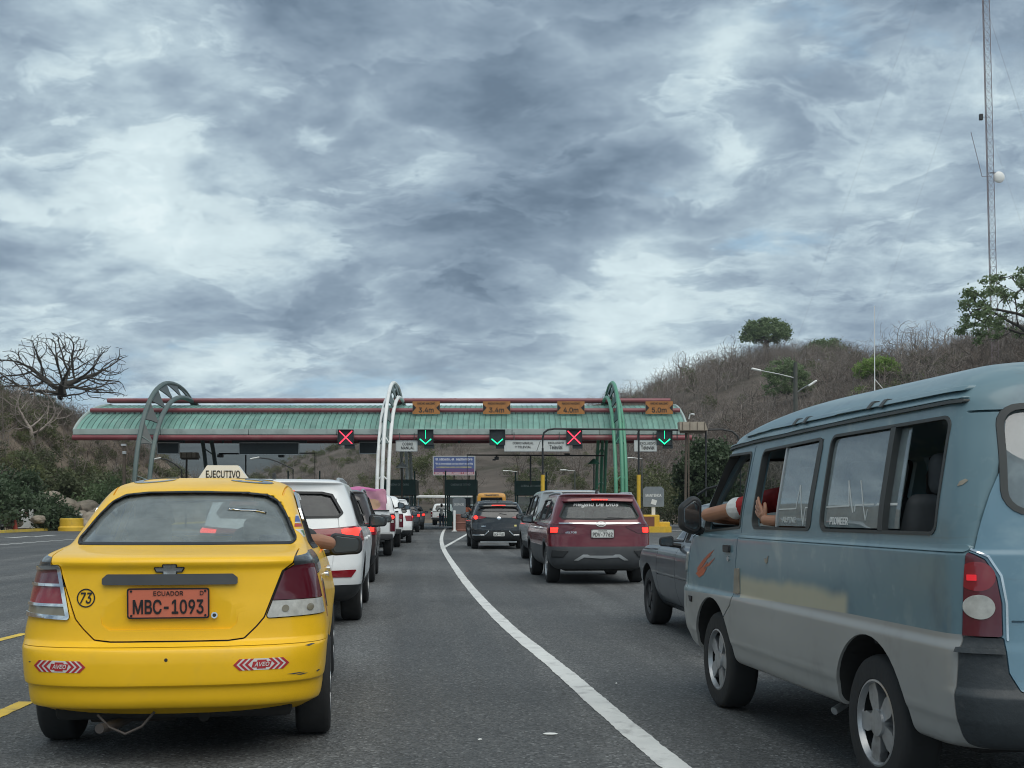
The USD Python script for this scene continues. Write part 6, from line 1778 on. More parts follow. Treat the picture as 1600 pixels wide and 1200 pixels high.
# black one ahead
C = Car('sport_utility_car', 'black crossover with a lit brake strip waiting beside the lane line', -0.42, 39.4, HD, suv_keys(4.35, 1.54, .90), [(.85, .335, .86, .225), (3.55, .335, .86, .225)], cat='car')
spoiler_glass(C, .60, .70, 1.22, 1.39, 'pane_dark')
side_glass(C, [[(1.30, 1.12), (2.12, 1.10), (2.12, 1.43), (1.30, 1.43)], [(2.20, 1.10), (3.0, 1.09), (2.62, 1.40), (2.2, 1.43)]], 'pane_dark')
side_gaps(C, [[(1.22, 1.1), (1.32, .8), (1.3, .44)], [(2.16, 1.1), (2.18, .44)]])
back_lamp(C, [(.40, 1.04), (.60, 1.09), (.95, 1.10), (.95, .97), (.60, .99)], 'lens_red', y1=.5)
for x, m_ in ((-.75, 'brake_lit'),):
    part(C.t, 'lit_segment', C.skin(.004, .014) ^ prism_y(sg.Point(x, 1.04).buffer(.062), -1, .5), m_)
lower_clad(C, .60, 'black_plastic')
C.finish('paint_black')
part(C.t, 'spoiler', C.skin(0.0, .04) ^ prism_y(poly(sym([(0, 1.46), (.60, 1.44), (.64, 1.40), (0, 1.41)]), .005), -1, .45), 'paint_black')
part(C.t, 'brake_strip', C.skin(.03, .05) ^ prism_y(poly([(-.22, 1.425), (.22, 1.425), (.22, 1.447), (-.22, 1.447)], .004), -1, .45), 'brake_lit')
for sx in (-1, 1):
    part(C.t, 'chrome_line', C.skin(-.005, .012) ^ prism_y(stroke([(sx * .85, .46), (sx * .47, .46), (sx * .34, .59)], .028), -1, .5), 'chrome')
part(C.t, 'badge', C.skin(-.005, .010) ^ prism_y(sg.Point(0, 0).buffer(.055), -1, .5).scale((1.3, 1, .8)).translate((0, 0, 1.02)), 'chrome')
part(C.t, 'model_lettering', C.skin(.0005, .006) ^ text_man('NIRO', .04, -.5, .75, .14, True, -1, .5), 'chrome', smooth=False)
part(C.t, 'sticker', C.skin(.0005, .004) ^ prism_y(poly([(.50, .745), (.58, .745), (.58, .80), (.50, .80)], .01), -1, .5), 'ink_yellow')
part(C.t, 'rear_wiper', C.skin(-.01, .014) ^ prism_y(poly([(-.02, 1.15), (.05, 1.18), (.26, 1.135), (.26, 1.128), (.05, 1.16)], .002), -1, 1), 'black_plastic')
plate(C, 0, -.01, .50, .38, .15, 'plate_white', 'ECUADOR', 'GCA-9101')
rails(C, .62, .45, 2.3, 1.50, 'chrome')
part(C.t, 'roof_antenna', MB().bar((0, .55, 1.5), (0, .45, 1.68), .008), 'black_plastic')
C.wheel('ten', 'rim_dark'); C.under(.22)
part(C.t, 'exhaust_shield', MB().box((0, .3, .24), (1.2, .2, .05)), 'galv')
C.mirror(1.0, 2.85, 1.08, size=(.24, .13, .17), arm=.06); C.mirror(-1.0, 2.85, 1.08, size=(.24, .13, .17), arm=.06)

# plainer ones further on
def plain_suv(label, X, Y, paint, L=4.4, H=1.62, w=.90, glassm='pane_dark', lit='brake_lit', rail=True, z0=1.16, hd=HD, clad=True, num=None, name='sport_utility_car', lampz=(0.86, 1.06)):
    C = Car(name, label, X, Y, hd, suv_keys(L, H, w), [(.9, .335, w - .04, .22), (L - .85, .335, w - .04, .22)], cat='car', sub=3, nm=10)
    spoiler_glass(C, .58, .68, z0, H - .17, glassm)
    side_glass(C, [[(.55, 1.22), (.78, 1.15), (1.22, 1.12), (1.22, H - .15), (.75, H - .2)], [(1.30, 1.12), (2.12, 1.10), (2.12, H - .13), (1.30, H - .13)], [(2.20, 1.10), (3.0, 1.09), (2.62, H - .17), (2.2, H - .13)]], glassm)
    side_gaps(C, [[(1.22, 1.1), (1.32, .8), (1.3, .44)], [(2.16, 1.1), (2.18, .44)]])
    back_lamp(C, [(.60, lampz[1]), (.95, lampz[1]), (.95, lampz[0]), (.66, lampz[0])], 'lens_red', y1=.45, lit=[([(.70, lampz[1] - .03), (.84, lampz[1] - .03), (.84, lampz[0] + .05), (.70, lampz[0] + .05)], lit)] if lit else None)
    if clad:
        lower_clad(C, .50, 'black_plastic')
    C.finish(paint)
    if num:
        plate(C, 0, .0, .80, .38, .15, 'plate_white', 'ECUADOR', num)
    if rail:
        rails(C, .62, .5, 2.4, H - .035, 'galv')
    C.wheel('ten', 'rim_dark'); C.under(.22)
    C.mirror(1.0, 2.85, 1.12, paint if rail else 'black_plastic', size=(.24, .13, .17), arm=.06); C.mirror(-1.0, 2.85, 1.12, paint if rail else 'black_plastic', size=(.24, .13, .17), arm=.06)
    return C
C = plain_suv('dark brown car squeezed between white crossover and pickup with the pink cover', -3.22, 20.8, 'paint_brown', 4.4, 1.66, .88)
C = plain_suv('silver car hidden ahead of the wine red crossover', 1.47, 28.5, 'paint_silver', 4.6, 1.78, .93, rail=False)
C = plain_suv('dark car with red and yellow striped right pillar ahead of the black crossover', -.60, 47.5, 'paint_black', 4.5, 1.66, .93, rail=False)
part(C.t, 'stripe', C.skin(.002, .012) ^ prism_y(poly([(.70, 1.60), (.80, 1.62), (1.0, 1.10), (.86, 1.10)], .01), -1, 2.4), 'sticker_red')
part(C.t, 'stripe', C.skin(.003, .016) ^ prism_y(poly([(.78, 1.52), (.9, 1.54), (1.0, 1.02), (.90, 1.0)], .01), .4, 2.4), 'yellow_paint')
C = plain_suv('dark car behind the grey car in the left queue', -5.55, 52.5, 'paint_slate', 4.4, 1.55, .88, rail=False)
C = plain_suv('grey car with pale roof edge halfway up the left queue', -5.72, 59.5, 'paint_grey', 4.4, 1.62, .9)
C = plain_suv('small dark car with one lit brake light far up the left queue', -6.05, 68.5, 'paint_black', 4.1, 1.5, .85, rail=False)
C = plain_suv('dark car nearest the booth at the head of the left queue', -6.4, 77.0, 'paint_slate', 4.2, 1.52, .86, rail=False)

# ---------------------------------------------------------------- pickups
def pickup(label, X, Y, paint, hd=HD, L=5.2, w=.92, H=1.80, lift=.0, lit=True, bed=1.5, detailed=True, name='pickup'):
    bz = 1.16 + lift
    low = [(0.46, .18, L - .3, w * .86, .18, .5, 4.5, 2.6, .02), (.54, .05, L - .1, w * .97, .16, .55, 5, 2.6, .02), (.70, .03, L, w, .16, .55, 5, 2.6, .02), (.95, .02, L - .05, w, .16, .6, 5, 2.5, .02), (bz - .05, .02, L - .35, w * .985, .16, .6, 5, 2.5, .02), (bz, .03, L - .5, w * .96, .16, .6, 5, 2.5, .02)]
    C = Car(name, label, X, Y, hd, low, [(1.1, .375, .83, .24), (L - .95, .375, .83, .24)], cat='pickup', sub=4, nm=10, floor=.62)
    # open load bed
    C.shell = C.shell - mbox(-w + .07, w - .07, .08, bed, .72, 3)
    cab_k = [(bz - .06, bed + .05, L - 1.25, w * .95, .2, .4, 4, 2.6, .02), (bz + .12, bed + .08, L - 1.5, w * .93, .2, .4, 4, 2.6, .02), (bz + .40, bed + .18, L - 1.85, w * .84, .2, .4, 3.6, 2.5, .03), (H - .10, bed + .26, L - 2.05, w * .78, .22, .4, 3.2, 2.4, .03), (H - .03, bed + .40, L - 2.25, w * .66, .25, .4, 2.6, 2.3, .02), (H - .005, bed + .7, L - 2.6, w * .40, .2, .3, 2.3, 2.2, 0), (H, bed + .9, L - 2.8, w * .2, .1, .1, 2.2, 2.2, 0)]
    K = Car.__new__(Car); K.t, K.keys, K.sub, K.nm, K.mods = C.t, cab_k, 4, 10, None
    K.shell = K.solid(0) - K.solid(.045)
    rg = poly(sym([(0, H - .16), (.52, H - .17), (.62, bz + .16), (.58, bz + .12), (0, bz + .12)]), .03)
    K.window(lambda q: prism_y(q, bed - .3, bed + .7), rg, 'pane_tint', 'rear_window')
    side_glass(K, [[(bed + .30, bz + .1), (bed + .98, bz + .08), (bed + .98, H - .14), (bed + .42, H - .16)], [(bed + 1.05, bz + .08), (L - 1.75, bz + .06), (L - 2.12, H - .15), (bed + 1.05, H - .14)]], 'pane_tint')
    part(C.t, 'cabin', K.shell, paint, smooth=32)
    gate = mbox(-w + .14, w - .14, -.5, .12, .66, bz + .1)
    tg = C.shell ^ gate
    C.shell = C.shell - mbox(-w + .135, w - .135, -.5, .125, .655, bz + .1)
    part(C.t, 'tailgate', tg, paint, smooth=32)
    part(C.t, 'tailgate_cap', MB().box((0, .05, bz + .012), (2 * w - .3, .1, .03), bev=.01), 'black_plastic')
    for sx in (-1, 1):
        hd_ = holder(C.t, 'tail_light')
        m0 = C.skin(-.04, .012) ^ prism_y(poly([(sx * (w - .125), .70), (sx * w * 1.05, .70), (sx * w * 1.05, bz - .07), (sx * (w - .125), bz - .07)], .01), -1, .17)
        C.shell = C.shell - prism_y(poly([(sx * (w - .125), .70), (sx * w * 1.05, .70), (sx * w * 1.05, bz - .07), (sx * (w - .125), bz - .07)], .01), -1, .174)
        part(hd_, 'lens', m0, 'lens_dark')
        part(hd_, 'lit_segment' if lit else 'red_segment', C.skin(.010, .018) ^ prism_y(sg.Point(sx * (w - .065), bz - .17).buffer(.055), -1, .12), 'brake_lit' if lit else 'lens_red')
        part(hd_, 'clear_segment', C.skin(.010, .018) ^ prism_y(poly([(sx * (w - .105), bz - .33), (sx * (w - .03), bz - .33), (sx * (w - .03), bz - .25), (sx * (w - .105), bz - .25)], .006), -1, .12), 'lens_clear')
    C.finish(paint)
    part(C.t, 'rear_bumper', MB().box((0, -.06, .56), (2 * w - .1, .16, .16), bev=.03), 'black_plastic')
    part(C.t, 'bumper_step', MB().box((0, -.05, .46), (1.3, .12, .10), bev=.02), 'black_plastic')
    part(C.t, 'tailgate_stripe', C.skin(.001, .004) ^ prism_y(poly([(-.42, .70), (.52, .70), (.47, .73), (.25, .745), (.2, .765), (-.15, .765), (-.2, .745), (-.4, .73)], .004), -1, .3), 'sticker_red')
    part(C.t, 'tailgate_handle', C.skin(-.01, .012) ^ prism_y(poly([(-.11, bz - .16), (.11, bz - .16), (.11, bz - .09), (-.11, bz - .09)], .01), -1, .3), 'black_plastic')
    handles(C, (bed + .4, bed + 1.15), bz - .12, paint)
    C.wheel('five', 'rim_silver'); C.under(.30, .55, .3)
    C.mirror(1.08, L - 2.0, bz + .16, 'black_plastic', size=(.2, .12, .2), arm=.1); C.mirror(-1.08, L - 2.0, bz + .16, 'black_plastic', size=(.2, .12, .2), arm=.1)
    return C
PX, PY = -4.12, 33.0
pickup('white pickup carrying the pink covered load in the left queue', PX, PY, 'paint_white', lift=.10)
pickup('white pickup just ahead of the pink covered load', -4.62, 41.0, 'paint_white', lift=.06, lit=False)
C = plain_suv('white off road car third from the pink covered load', -4.72, 46.5, 'paint_white', 4.5, 1.72, .9, rail=False, lit=None)
# the pink cloth over the load
mat('cloth_pink', (0.62, 0.30, 0.40), 0.85, var=0.18, vs=2.2, dirt=((0.66, 0.44, 0.50), 0.8, 1.4), trans=0.1)
mat('cloth_rose', (0.50, 0.16, 0.33), 0.85, var=0.15, vs=3.0)
mat('cloth_cream', (0.68, 0.50, 0.22), 0.85, var=0.15, vs=3.0)
mat('cloth_tan', (0.52, 0.33, 0.22), 0.85, var=0.15, vs=3.0)
def cover():
    n, m = 44, 40
    u, v_ = np.meshgrid(np.linspace(-1, 1, n), np.linspace(0, 1, m), indexing='ij')
    # draped over a boxy load: flat top, falling front and sides with folds
    hw, h = .80, .62
    sx = np.sign(u) * np.minimum(np.abs(u) * 1.5, 1.0) * hw
    sz = h - np.clip(np.abs(u) * 1.5 - 1, 0, 1) * 1.15 * h
    yb = np.minimum(np.maximum(v_ * 1.45 - .45, 0), 1.0) * 1.35
    zb = np.minimum(sz, h - np.clip(.45 - v_ * 1.45, 0, 1) / .45 * h * .98)
    x = sx * (1 - .06 * np.clip(zb / h, 0, 1)); y = yb + .02
    P3 = np.stack([x, y, zb], -1)
    nz = meshkit.fbm(np.stack([x * 2.3, y * 2.0 + zb * 1.1, zb * 2.2], -1), 4, 12) - .5
    fold = np.abs(np.sin(x * 5.2 + zb * 4.5 + 2.5 * nz)) ** 2
    y2 = y - .05 * fold * (v_ < .4) - .12 * nz
    z2 = zb + .11 * nz * (zb > .1) + .05 * np.cos(x * 3.4) * (v_ >= .35)
    V = np.stack([x + .05 * nz, y2, z2], -1).reshape(-1, 3)
    i, j = np.meshgrid(np.arange(n - 1), np.arange(m - 1), indexing='ij')
    a = (i * m + j).ravel(); q = np.stack([a, a + m, a + m + 1, a + 1], 1)
    return V, np.vstack([q[:, [0, 1, 2]], q[:, [0, 2, 3]]]), (u, v_)
V, Fc, (u_, v_) = cover()
cz = thing('load_cover', 'pink patterned cloth draped over the load of a white pickup', 'cloth', (PX - .10, PY + .06, 1.24), math.atan(-HD))
cls = np.full(len(Fc), 0)
cc = V[Fc].mean(1)
front = cc[:, 1] < .22
def ell(cx, cz_, rx, rz): return front & (((cc[:, 0] - cx) / rx) ** 2 + ((cc[:, 2] - cz_) / rz) ** 2 < 1)
cls[ell(-.05, .46, .26, .15)] = 1; cls[ell(-.1, .2, .28, .17)] = 2; cls[ell(.36, .20, .26, .16)] = 3
cls[ell(.2, .62, .5, .06)] = 1
for k, m_ in ((0, 'cloth_pink'), (1, 'cloth_rose'), (2, 'cloth_cream'), (3, 'cloth_tan')):
    part(cz, ('cloth', 'rose_print', 'cream_print', 'tan_print')[k], (V, Fc[cls == k]), m_, smooth=True)

# white pickup facing this way beyond the queue
C = pickup('white pickup with dark cabin glass standing beyond the toll lane', -5.75, 99.5, 'paint_white', hd=-.02, lit=False)

# dark old saloon mostly hidden by the blue van
OLD = [(0.24, .25, 3.95, .66, .3, .4, 3, 2.8, .02), (.34, .06, 4.1, .75, .3, .4, 3.4, 3, .03), (.5, .0, 4.16, .80, .3, .42, 3.4, 3, .03), (.66, .0, 4.18, .815, .3, .42, 3.4, 3.2, .03), (.78, .03, 4.14, .812, .3, .42, 3.4, 3.2, .03), (.86, .10, 4.02, .79, .3, .42, 3.2, 3.2, .03), (.895, .3, 3.82, .765, .3, .4, 3.2, 3.2, .03),
       (.915, .7, 3.0, .74, .3, .4, 3, 2.8, .03), (1.05, .9, 2.75, .68, .25, .4, 3, 2.6, .03), (1.25, 1.12, 2.42, .60, .25, .4, 2.8, 2.5, .03), (1.34, 1.25, 2.25, .55, .25, .35, 2.5, 2.4, .02), (1.375, 1.5, 2.0, .40, .2, .2, 2.3, 2.3, 0), (1.385, 1.65, 1.85, .2, .1, .1, 2.1, 2.1, 0)]
sl = -.085
C = Car('old_car', 'dark slate old car with dull wheels half hidden behind the blue van', 2.64, 10.45, sl, OLD, [(.85, .30, .775, .2), (3.42, .315, .795, .22)], cat='car', sub=4, nm=20)
side_glass(C, [[(1.3, .98), (1.95, .97), (1.95, 1.25), (1.45, 1.25)], [(2.02, .97), (2.75, .96), (2.42, 1.2), (2.02, 1.25)]], 'pane_tint')
C.window(lambda q: prism_y(q, 2.1, 4), poly(sym([(0, 1.26), (.5, 1.24), (.6, .98), (0, .96)]), .03), 'pane_clear', 'windscreen')
side_gaps(C, [[(2.9, .9), (2.93, .55), (2.88, .3)], [(2.0, .95), (2.0, .3)], [(2.88, .3), (1.2, .3)], [(.3, .60), (2.9, .60)], [(2.95, .86), (4.05, .84)]])
C.finish('paint_slate')
C.wheel('five', 'rim_dark', .2); C.under(.2)
C.mirror(-.90, 2.0, .975, size=(.15, .08, .115), arm=.08)
part(C.t, 'marker_lamp', C.skin(-.01, .008) ^ prism_x(poly([(3.95, .62), (4.08, .62), (4.06, .70), (3.95, .70)], .01), -1.2, -.3), 'lens_clear')
# ---------------------------------------------------------------- the blue van
def van_paint(name, base, patchy, primer=False):
    n = {'tc': ('texture_coordinate', {}), 'p': ('principled_bsdf', dict(roughness=0.42, coat_weight=0.4, coat_roughness=0.14)), 'xyz': ('separate_xyz', {})}
    l = [('tc.object', 'xyz.vector')]
    n['n1'] = ('noise_texture', dict(scale=1.6, detail=8.0, roughness=0.62, distortion=0.4)); l.append(('tc.object', 'n1.vector'))
    n['r1'] = ('rgb_ramp', dict(ramp=[(0.32, patchy[0]), (0.45, base), (0.54, base), (0.66, patchy[1])])); l.append(('n1.fac', 'r1.fac'))
    n['n2'] = ('noise_texture', dict(scale=9.0, detail=9.0, roughness=0.7)); l.append(('tc.object', 'n2.vector'))
    n['m2'] = ('map_range', dict(range_type='smoothstep', from_min=0.56, from_max=0.74, to_min=0.0, to_max=0.5, clamp=True)); l.append(('n2.fac', 'm2.value'))
    n['c2'] = ('mix_color', dict(b=tuple(np.array(patchy[1]) * 1.15))); l += [('m2.result', 'c2.fac'), ('r1.color', 'c2.a')]
    # fine scratches and grime streaks
    n['mp'] = ('mapping', dict(scale=(3.0, 0.6, 22.0))); l.append(('tc.object', 'mp.vector'))
    n['n3'] = ('noise_texture', dict(scale=2.2, detail=7.0, roughness=0.7)); l.append(('mp.vector', 'n3.vector'))
    n['m3'] = ('map_range', dict(range_type='smoothstep', from_min=0.60, from_max=0.75, to_min=0.0, to_max=0.35, clamp=True)); l.append(('n3.fac', 'm3.value'))
    n['c3'] = ('mix_color', dict(b=(0.13, 0.13, 0.12))); l += [('m3.result', 'c3.fac'), ('c2.result', 'c3.a')]
    out = 'c3.result'
    if primer:
        # the sprayed primer patch over the lower door panel
        n['nj'] = ('noise_texture', dict(scale=1.7, detail=3.0)); l.append(('tc.object', 'nj.vector'))
        n['jz'] = ('math', dict(math_type='multiply_add', value2=0.13)); l += [('nj.fac', 'jz.value1'), ('xyz.z', 'jz.value3')]
        n['ez'] = ('map_range', dict(range_type='smoothstep', from_min=0.915, from_max=0.985, to_min=1.0, to_max=0.0, clamp=True)); l.append(('jz.value', 'ez.value'))
        n['jy'] = ('math', dict(math_type='multiply_add', value2=0.16)); l += [('nj.fac', 'jy.value1'), ('xyz.y', 'jy.value3')]
        n['ey'] = ('map_range', dict(range_type='smoothstep', from_min=1.27, from_max=1.36, to_min=0.0, to_max=1.0, clamp=True)); l.append(('jy.value', 'ey.value'))
        n['ef'] = ('math', dict(math_type='less_than', value2=2.83)); l.append(('xyz.y', 'ef.value1'))
        n['e1'] = ('math', dict(math_type='multiply')); l += [('ez.result', 'e1.value1'), ('ey.result', 'e1.value2')]
        n['e2'] = ('math', dict(math_type='multiply')); l += [('e1.value', 'e2.value1'), ('ef.value', 'e2.value2')]
        n['e3'] = ('math', dict(math_type='multiply', value2=0.9)); l.append(('e2.value', 'e3.value1'))
        n['c4'] = ('mix_color', dict(b=(0.46, 0.43, 0.31))); l += [('e3.value', 'c4.fac'), (out, 'c4.a')]
        out = 'c4.result'
    n['b'] = ('bump', dict(strength=0.4, distance=0.018)); n['nb'] = ('noise_texture', dict(scale=2.6, detail=3.0)); l += [('tc.object', 'nb.vector'), ('nb.fac', 'b.height'), ('b.normal', 'p.normal')]
    l.append((out, 'p.base_color'))
    MAT[name] = usdkit.material(stage, f'/World/Looks/{name}', n, l, surface='p.BSDF')
van_paint('van_blue', (0.122, 0.205, 0.238), ((0.072, 0.135, 0.178), (0.225, 0.295, 0.305)), True)
van_paint('van_rear_blue', (0.135, 0.245, 0.315), ((0.09, 0.19, 0.27), (0.22, 0.33, 0.385)))
mat('van_silver', (0.33, 0.335, 0.325), 0.45, var=0.10, vs=1.2, metal=0.15, coat=0.15, dirt=((0.19, 0.19, 0.18), 0.55, 1.6), bump=0.1, bs=6.0)
mat('van_bumper', (0.03, 0.037, 0.042), 0.55, var=0.3, vs=2.5, dirt=((0.17, 0.17, 0.165), 0.5, 4.0), bump=0.25, bs=40.0)
mat('brake_faint', (0.75, 0.02, 0.03), 0.3, var=0.0, emit=0.25, rvar=0)
mat('gasket', (0.045, 0.05, 0.05), 0.6, var=0.3, vs=5.0)
mat('flame', (0.46, 0.115, 0.045), 0.5, var=0.25, vs=14.0)
mat('primer_tan', (0.28, 0.25, 0.20), 0.8, var=0.25, vs=12.0)
mat('shirt_red', (0.36, 0.02, 0.022), 0.85, var=0.15, vs=10.0, bump=0.2, bs=40.0)
mat('cloth_white', (0.66, 0.67, 0.66), 0.85, var=0.08)
mat('denim', (0.045, 0.065, 0.10), 0.9, var=0.2, vs=10.0)
mat('cloth_orange', (0.52, 0.16, 0.09), 0.85, var=0.12)
glass('van_pane', (0.30, 0.35, 0.36), 2.3, film=((0.42, 0.48, 0.48), 0.24))
VAN = [(0.335, .16, 4.15, .79, .30, .5, 3.4, 2.8, .04), (0.37, .03, 4.28, .825, .30, .5, 3.4, 2.8, .05), (.44, -.02, 4.36, .842, .30, .5, 3.4, 2.8, .06), (.47, -.025, 4.38, .852, .30, .5, 3.4, 2.8, .06), (.56, -.03, 4.40, .862, .30, .5, 3.4, 2.8, .06), (.60, .0, 4.41, .864, .30, .5, 3.4, 2.8, .06),
       (.735, .015, 4.41, .866, .30, .5, 3.3, 2.8, .06), (.785, .02, 4.40, .851, .30, .5, 3.3, 2.8, .06), (.98, .03, 4.36, .852, .30, .52, 3.3, 2.7, .06), (1.115, .035, 4.26, .852, .30, .54, 3.2, 2.7, .06), (1.145, .04, 4.22, .832, .30, .55, 3.2, 2.7, .06), (1.26, .06, 4.08, .825, .30, .55, 3.2, 2.7, .06),
       (1.48, .10, 3.84, .795, .30, .55, 3.2, 2.7, .06), (1.66, .14, 3.64, .765, .30, .5, 3.1, 2.6, .07), (1.725, .16, 3.55, .748, .30, .5, 3.0, 2.6, .07), (1.765, .18, 3.42, .715, .30, .5, 2.9, 2.5, .07), (1.81, .22, 3.18, .655, .32, .5, 2.7, 2.4, .07),
       (1.855, .30, 2.80, .56, .34, .5, 2.5, 2.3, .06), (1.885, .42, 2.45, .44, .3, .4, 2.3, 2.2, .04), (1.90, .62, 2.15, .28, .2, .3, 2.2, 2.2, .02), (1.905, .85, 1.85, .12, .1, .1, 2.1, 2.1, 0)]
VS = -0.138
VAN = [(k[0] + .05 * min(max((k[0] - 1.62) / .25, 0), 1),) + tuple(k[1:]) for k in VAN]
VX, VY = 2.628, 4.72
V_ = Car('van', 'battered blue and silver passenger van with open side windows', VX, VY, VS, VAN, [(1.0, .314, .825, .19), (3.40, .314, .825, .19)], cat='van', sub=6, nm=40, arch=.085, floor=.45)
L_ = lambda g: prism_x(g, -1.2, -.3)
R_ = lambda g: prism_x(g, .3, 1.2)
# window openings, both sides; the left ones with their own panes
WB = poly([(.40, 1.195), (1.64, 1.19), (1.63, 1.68), (.40, 1.69)], .055)
WF = poly([(1.765, 1.19), (2.69, 1.185), (2.65, 1.655), (1.73, 1.678)], .055)
WD = poly([(2.90, 1.185), (3.60, 1.15), (3.66, 1.16), (3.40, 1.655), (2.845, 1.655)], .03)
def gasketed(C, mk_, g, trim=.012, m='gasket', proud=.004):
    C.shell = C.shell - mk_(g)
    part(C.t, 'window_seal', C.skin(-.03, proud) ^ (mk_(g.buffer(.003)) - mk_(g.buffer(-trim))), m)
for g, nm in ((WB, 1), (WF, 2)):
    gasketed(V_, L_, g); gasketed(V_, R_, g)
gasketed(V_, L_, WD, .012, proud=.004); gasketed(V_, R_, WD, .012, proud=.004)
def vpane(y0, y1, g, off, m='van_pane', name='window_pane', side=L_):
    return part(V_.t, name, V_.skin(off - .004, off) ^ side(g.buffer(-.02).intersection(sg.box(y0, 0, y1, 3))), m)
vpane(.925, 2, WB, -.012); vpane(.80, .96, WB, -.026)
vpane(0, 2.30, WF, -.012); 
for g in (WB, WF):
    vpane(0, 9, g, -.012, side=R_)
part(V_.t, 'window_bar', V_.skin(-.03, .004) ^ L_(poly([(.905, 1.2), (.955, 1.2), (.945, 1.68), (.895, 1.68)])), 'gasket')
part(V_.t, 'window_bar', V_.skin(-.022, -.006) ^ L_(poly([(2.292, 1.2), (2.312, 1.2), (2.292, 1.665), (2.272, 1.665)])), 'galv')
part(V_.t, 'window_bar', V_.skin(-.03, .002) ^ L_(poly([(1.775, 1.2), (1.83, 1.2), (1.79, 1.67), (1.735, 1.67)])), 'gasket')
part(V_.t, 'window_pane', V_.skin(-.018, -.012) ^ R_(WD.buffer(-.01)), 'pane_clear')
VW = poly(sym([(0, 1.655), (.60, 1.64), (.72, 1.18), (0, 1.15)]), .05)
V_.window(lambda q: prism_y(q, 2.9, 5), VW, 'pane_clear', 'windscreen')
VR = poly(sym([(0, 1.73), (.64, 1.725), (.675, 1.28), (0, 1.275)]), .09)
rearp = lambda q: prism_y(q, -1, .9)
gasketed(V_, rearp, VR, .022)
part(V_.t, 'rear_window', V_.skin(-.018, -.012) ^ rearp(VR.buffer(-.02)), 'van_pane')
# tail lamps
for sx in (-1, 1):
    lp = poly([(sx * q, z_) for q, z_ in [(.95, .80), (.70, .80), (.70, .93), (.715, 1.03), (.75, 1.10), (.80, 1.132), (.95, 1.145)]], .01)
    mk = lambda g: prism_y(g, -1, .205)
    V_.shell = V_.shell - prism_y(lp.buffer(.006), -1, .211)
    hd = holder(V_.t, 'tail_light')
    part(hd, 'red_lens', V_.skin(-.05, .004) ^ mk(lp), 'lens_dark')
    part(hd, 'white_lens', V_.skin(.003, .007) ^ mk(sg.Point(sx * .770, .915).buffer(.048)), 'lens_clear')
    part(hd, 'lens_ring', V_.skin(.003, .005) ^ mk(sg.Point(sx * .775, 1.035).buffer(.058)), 'lens_red')
    part(hd, 'lit_segment', V_.skin(.004, .007) ^ mk(poly([(sx * .778, 1.018), (sx * .806, 1.018), (sx * .806, 1.042), (sx * .778, 1.042)], .003)), 'brake_faint')
    arcl = sg.LineString([(sx * q, z_) for q, z_ in [(.682, .79), (.682, .93), (.698, 1.04), (.738, 1.115), (.80, 1.152), (.93, 1.164)]])  .buffer(.004)
    part(hd, 'chrome_trim', V_.skin(-.003, .005) ^ mk(arcl), 'chrome')
# black bumper with its corner pieces
bg = poly(sym([(0, .30), (1.0, .30), (1.0, .795), (.695, .795), (.685, .66), (.65, .59), (.58, .56), (0, .55)]), .01)
bg = bg.difference(sg.box(-2, .30, -.70, .30))
bpr = prism_y(bg, -1, .205)
bmp = V_.shell ^ bpr
V_.shell = V_.shell - prism_y(bg.buffer(.005), -1, .21)
part(V_.t, 'rear_bumper', bmp, 'van_bumper', smooth=32)
part(V_.t, 'bumper_ridge', V_.skin(-.005, .018) ^ prism_y(poly([(-1, .735), (-.70, .735), (-.70, .755), (-1, .755)]), -1, .205), 'van_bumper')
# panel gaps
for sx, mkk in ((-1, L_), (1, R_)):
    gaps = [[(2.80, 1.68), (2.875, 1.17), (2.955, .83), (2.96, .76), (3.0, .70), (3.16, .60)], [(3.66, 1.16), (3.90, 1.10), (3.98, .9), (3.97, .62)], [(.205, 1.70), (.205, 1.14)], [(.205, 1.70), (.34, 1.70)]]
    gr = Manifold.batch_boolean([mkk(stroke(g, .010)) for g in gaps], OpAdd)
    V_.shell = V_.shell - (gr ^ V_.skin(-.014, .03))
hg = Manifold.batch_boolean([prism_y(stroke(g, .010), -1, .6) for g in ([(-.66, .86), (.66, .86)],)], OpAdd)
V_.shell = V_.shell - (hg ^ V_.skin(-.012, .03))
# rear door with brighter paint
door_g = mbox(-2, 2, -1, .205, .5, 1.72)
rd = V_.shell ^ door_g
V_.shell = V_.shell - door_g
part(V_.t, 'rear_door', rd, 'van_rear_blue', smooth=32)
# silver lower body
silver = Manifold.extrude(csec(poly([(-1, .0), (5, 0), (5, .70), (2.96, .757), (2.2, .783), (1.2, .80), (-1, .805)])), 4).transform(np.array([[0, 0, 1, -2], [1, 0, 0, 0], [0, 1, 0, 0]], float))
lo = V_.shell ^ silver
V_.shell = V_.shell - silver
part(V_.t, 'silver_lower_body', lo, 'van_silver', smooth=32)
dg = L_(poly([(2.845, 1.75), (2.88, 1.17), (2.96, .83), (2.96, .2), (4.0, .2), (4.0, 1.10), (3.70, 1.17), (3.35, 1.75)]))
fd = V_.shell ^ dg
V_.shell = V_.shell - dg
part(V_.t, 'front_door', fd, 'van_blue', smooth=32)
V_.finish('van_blue')
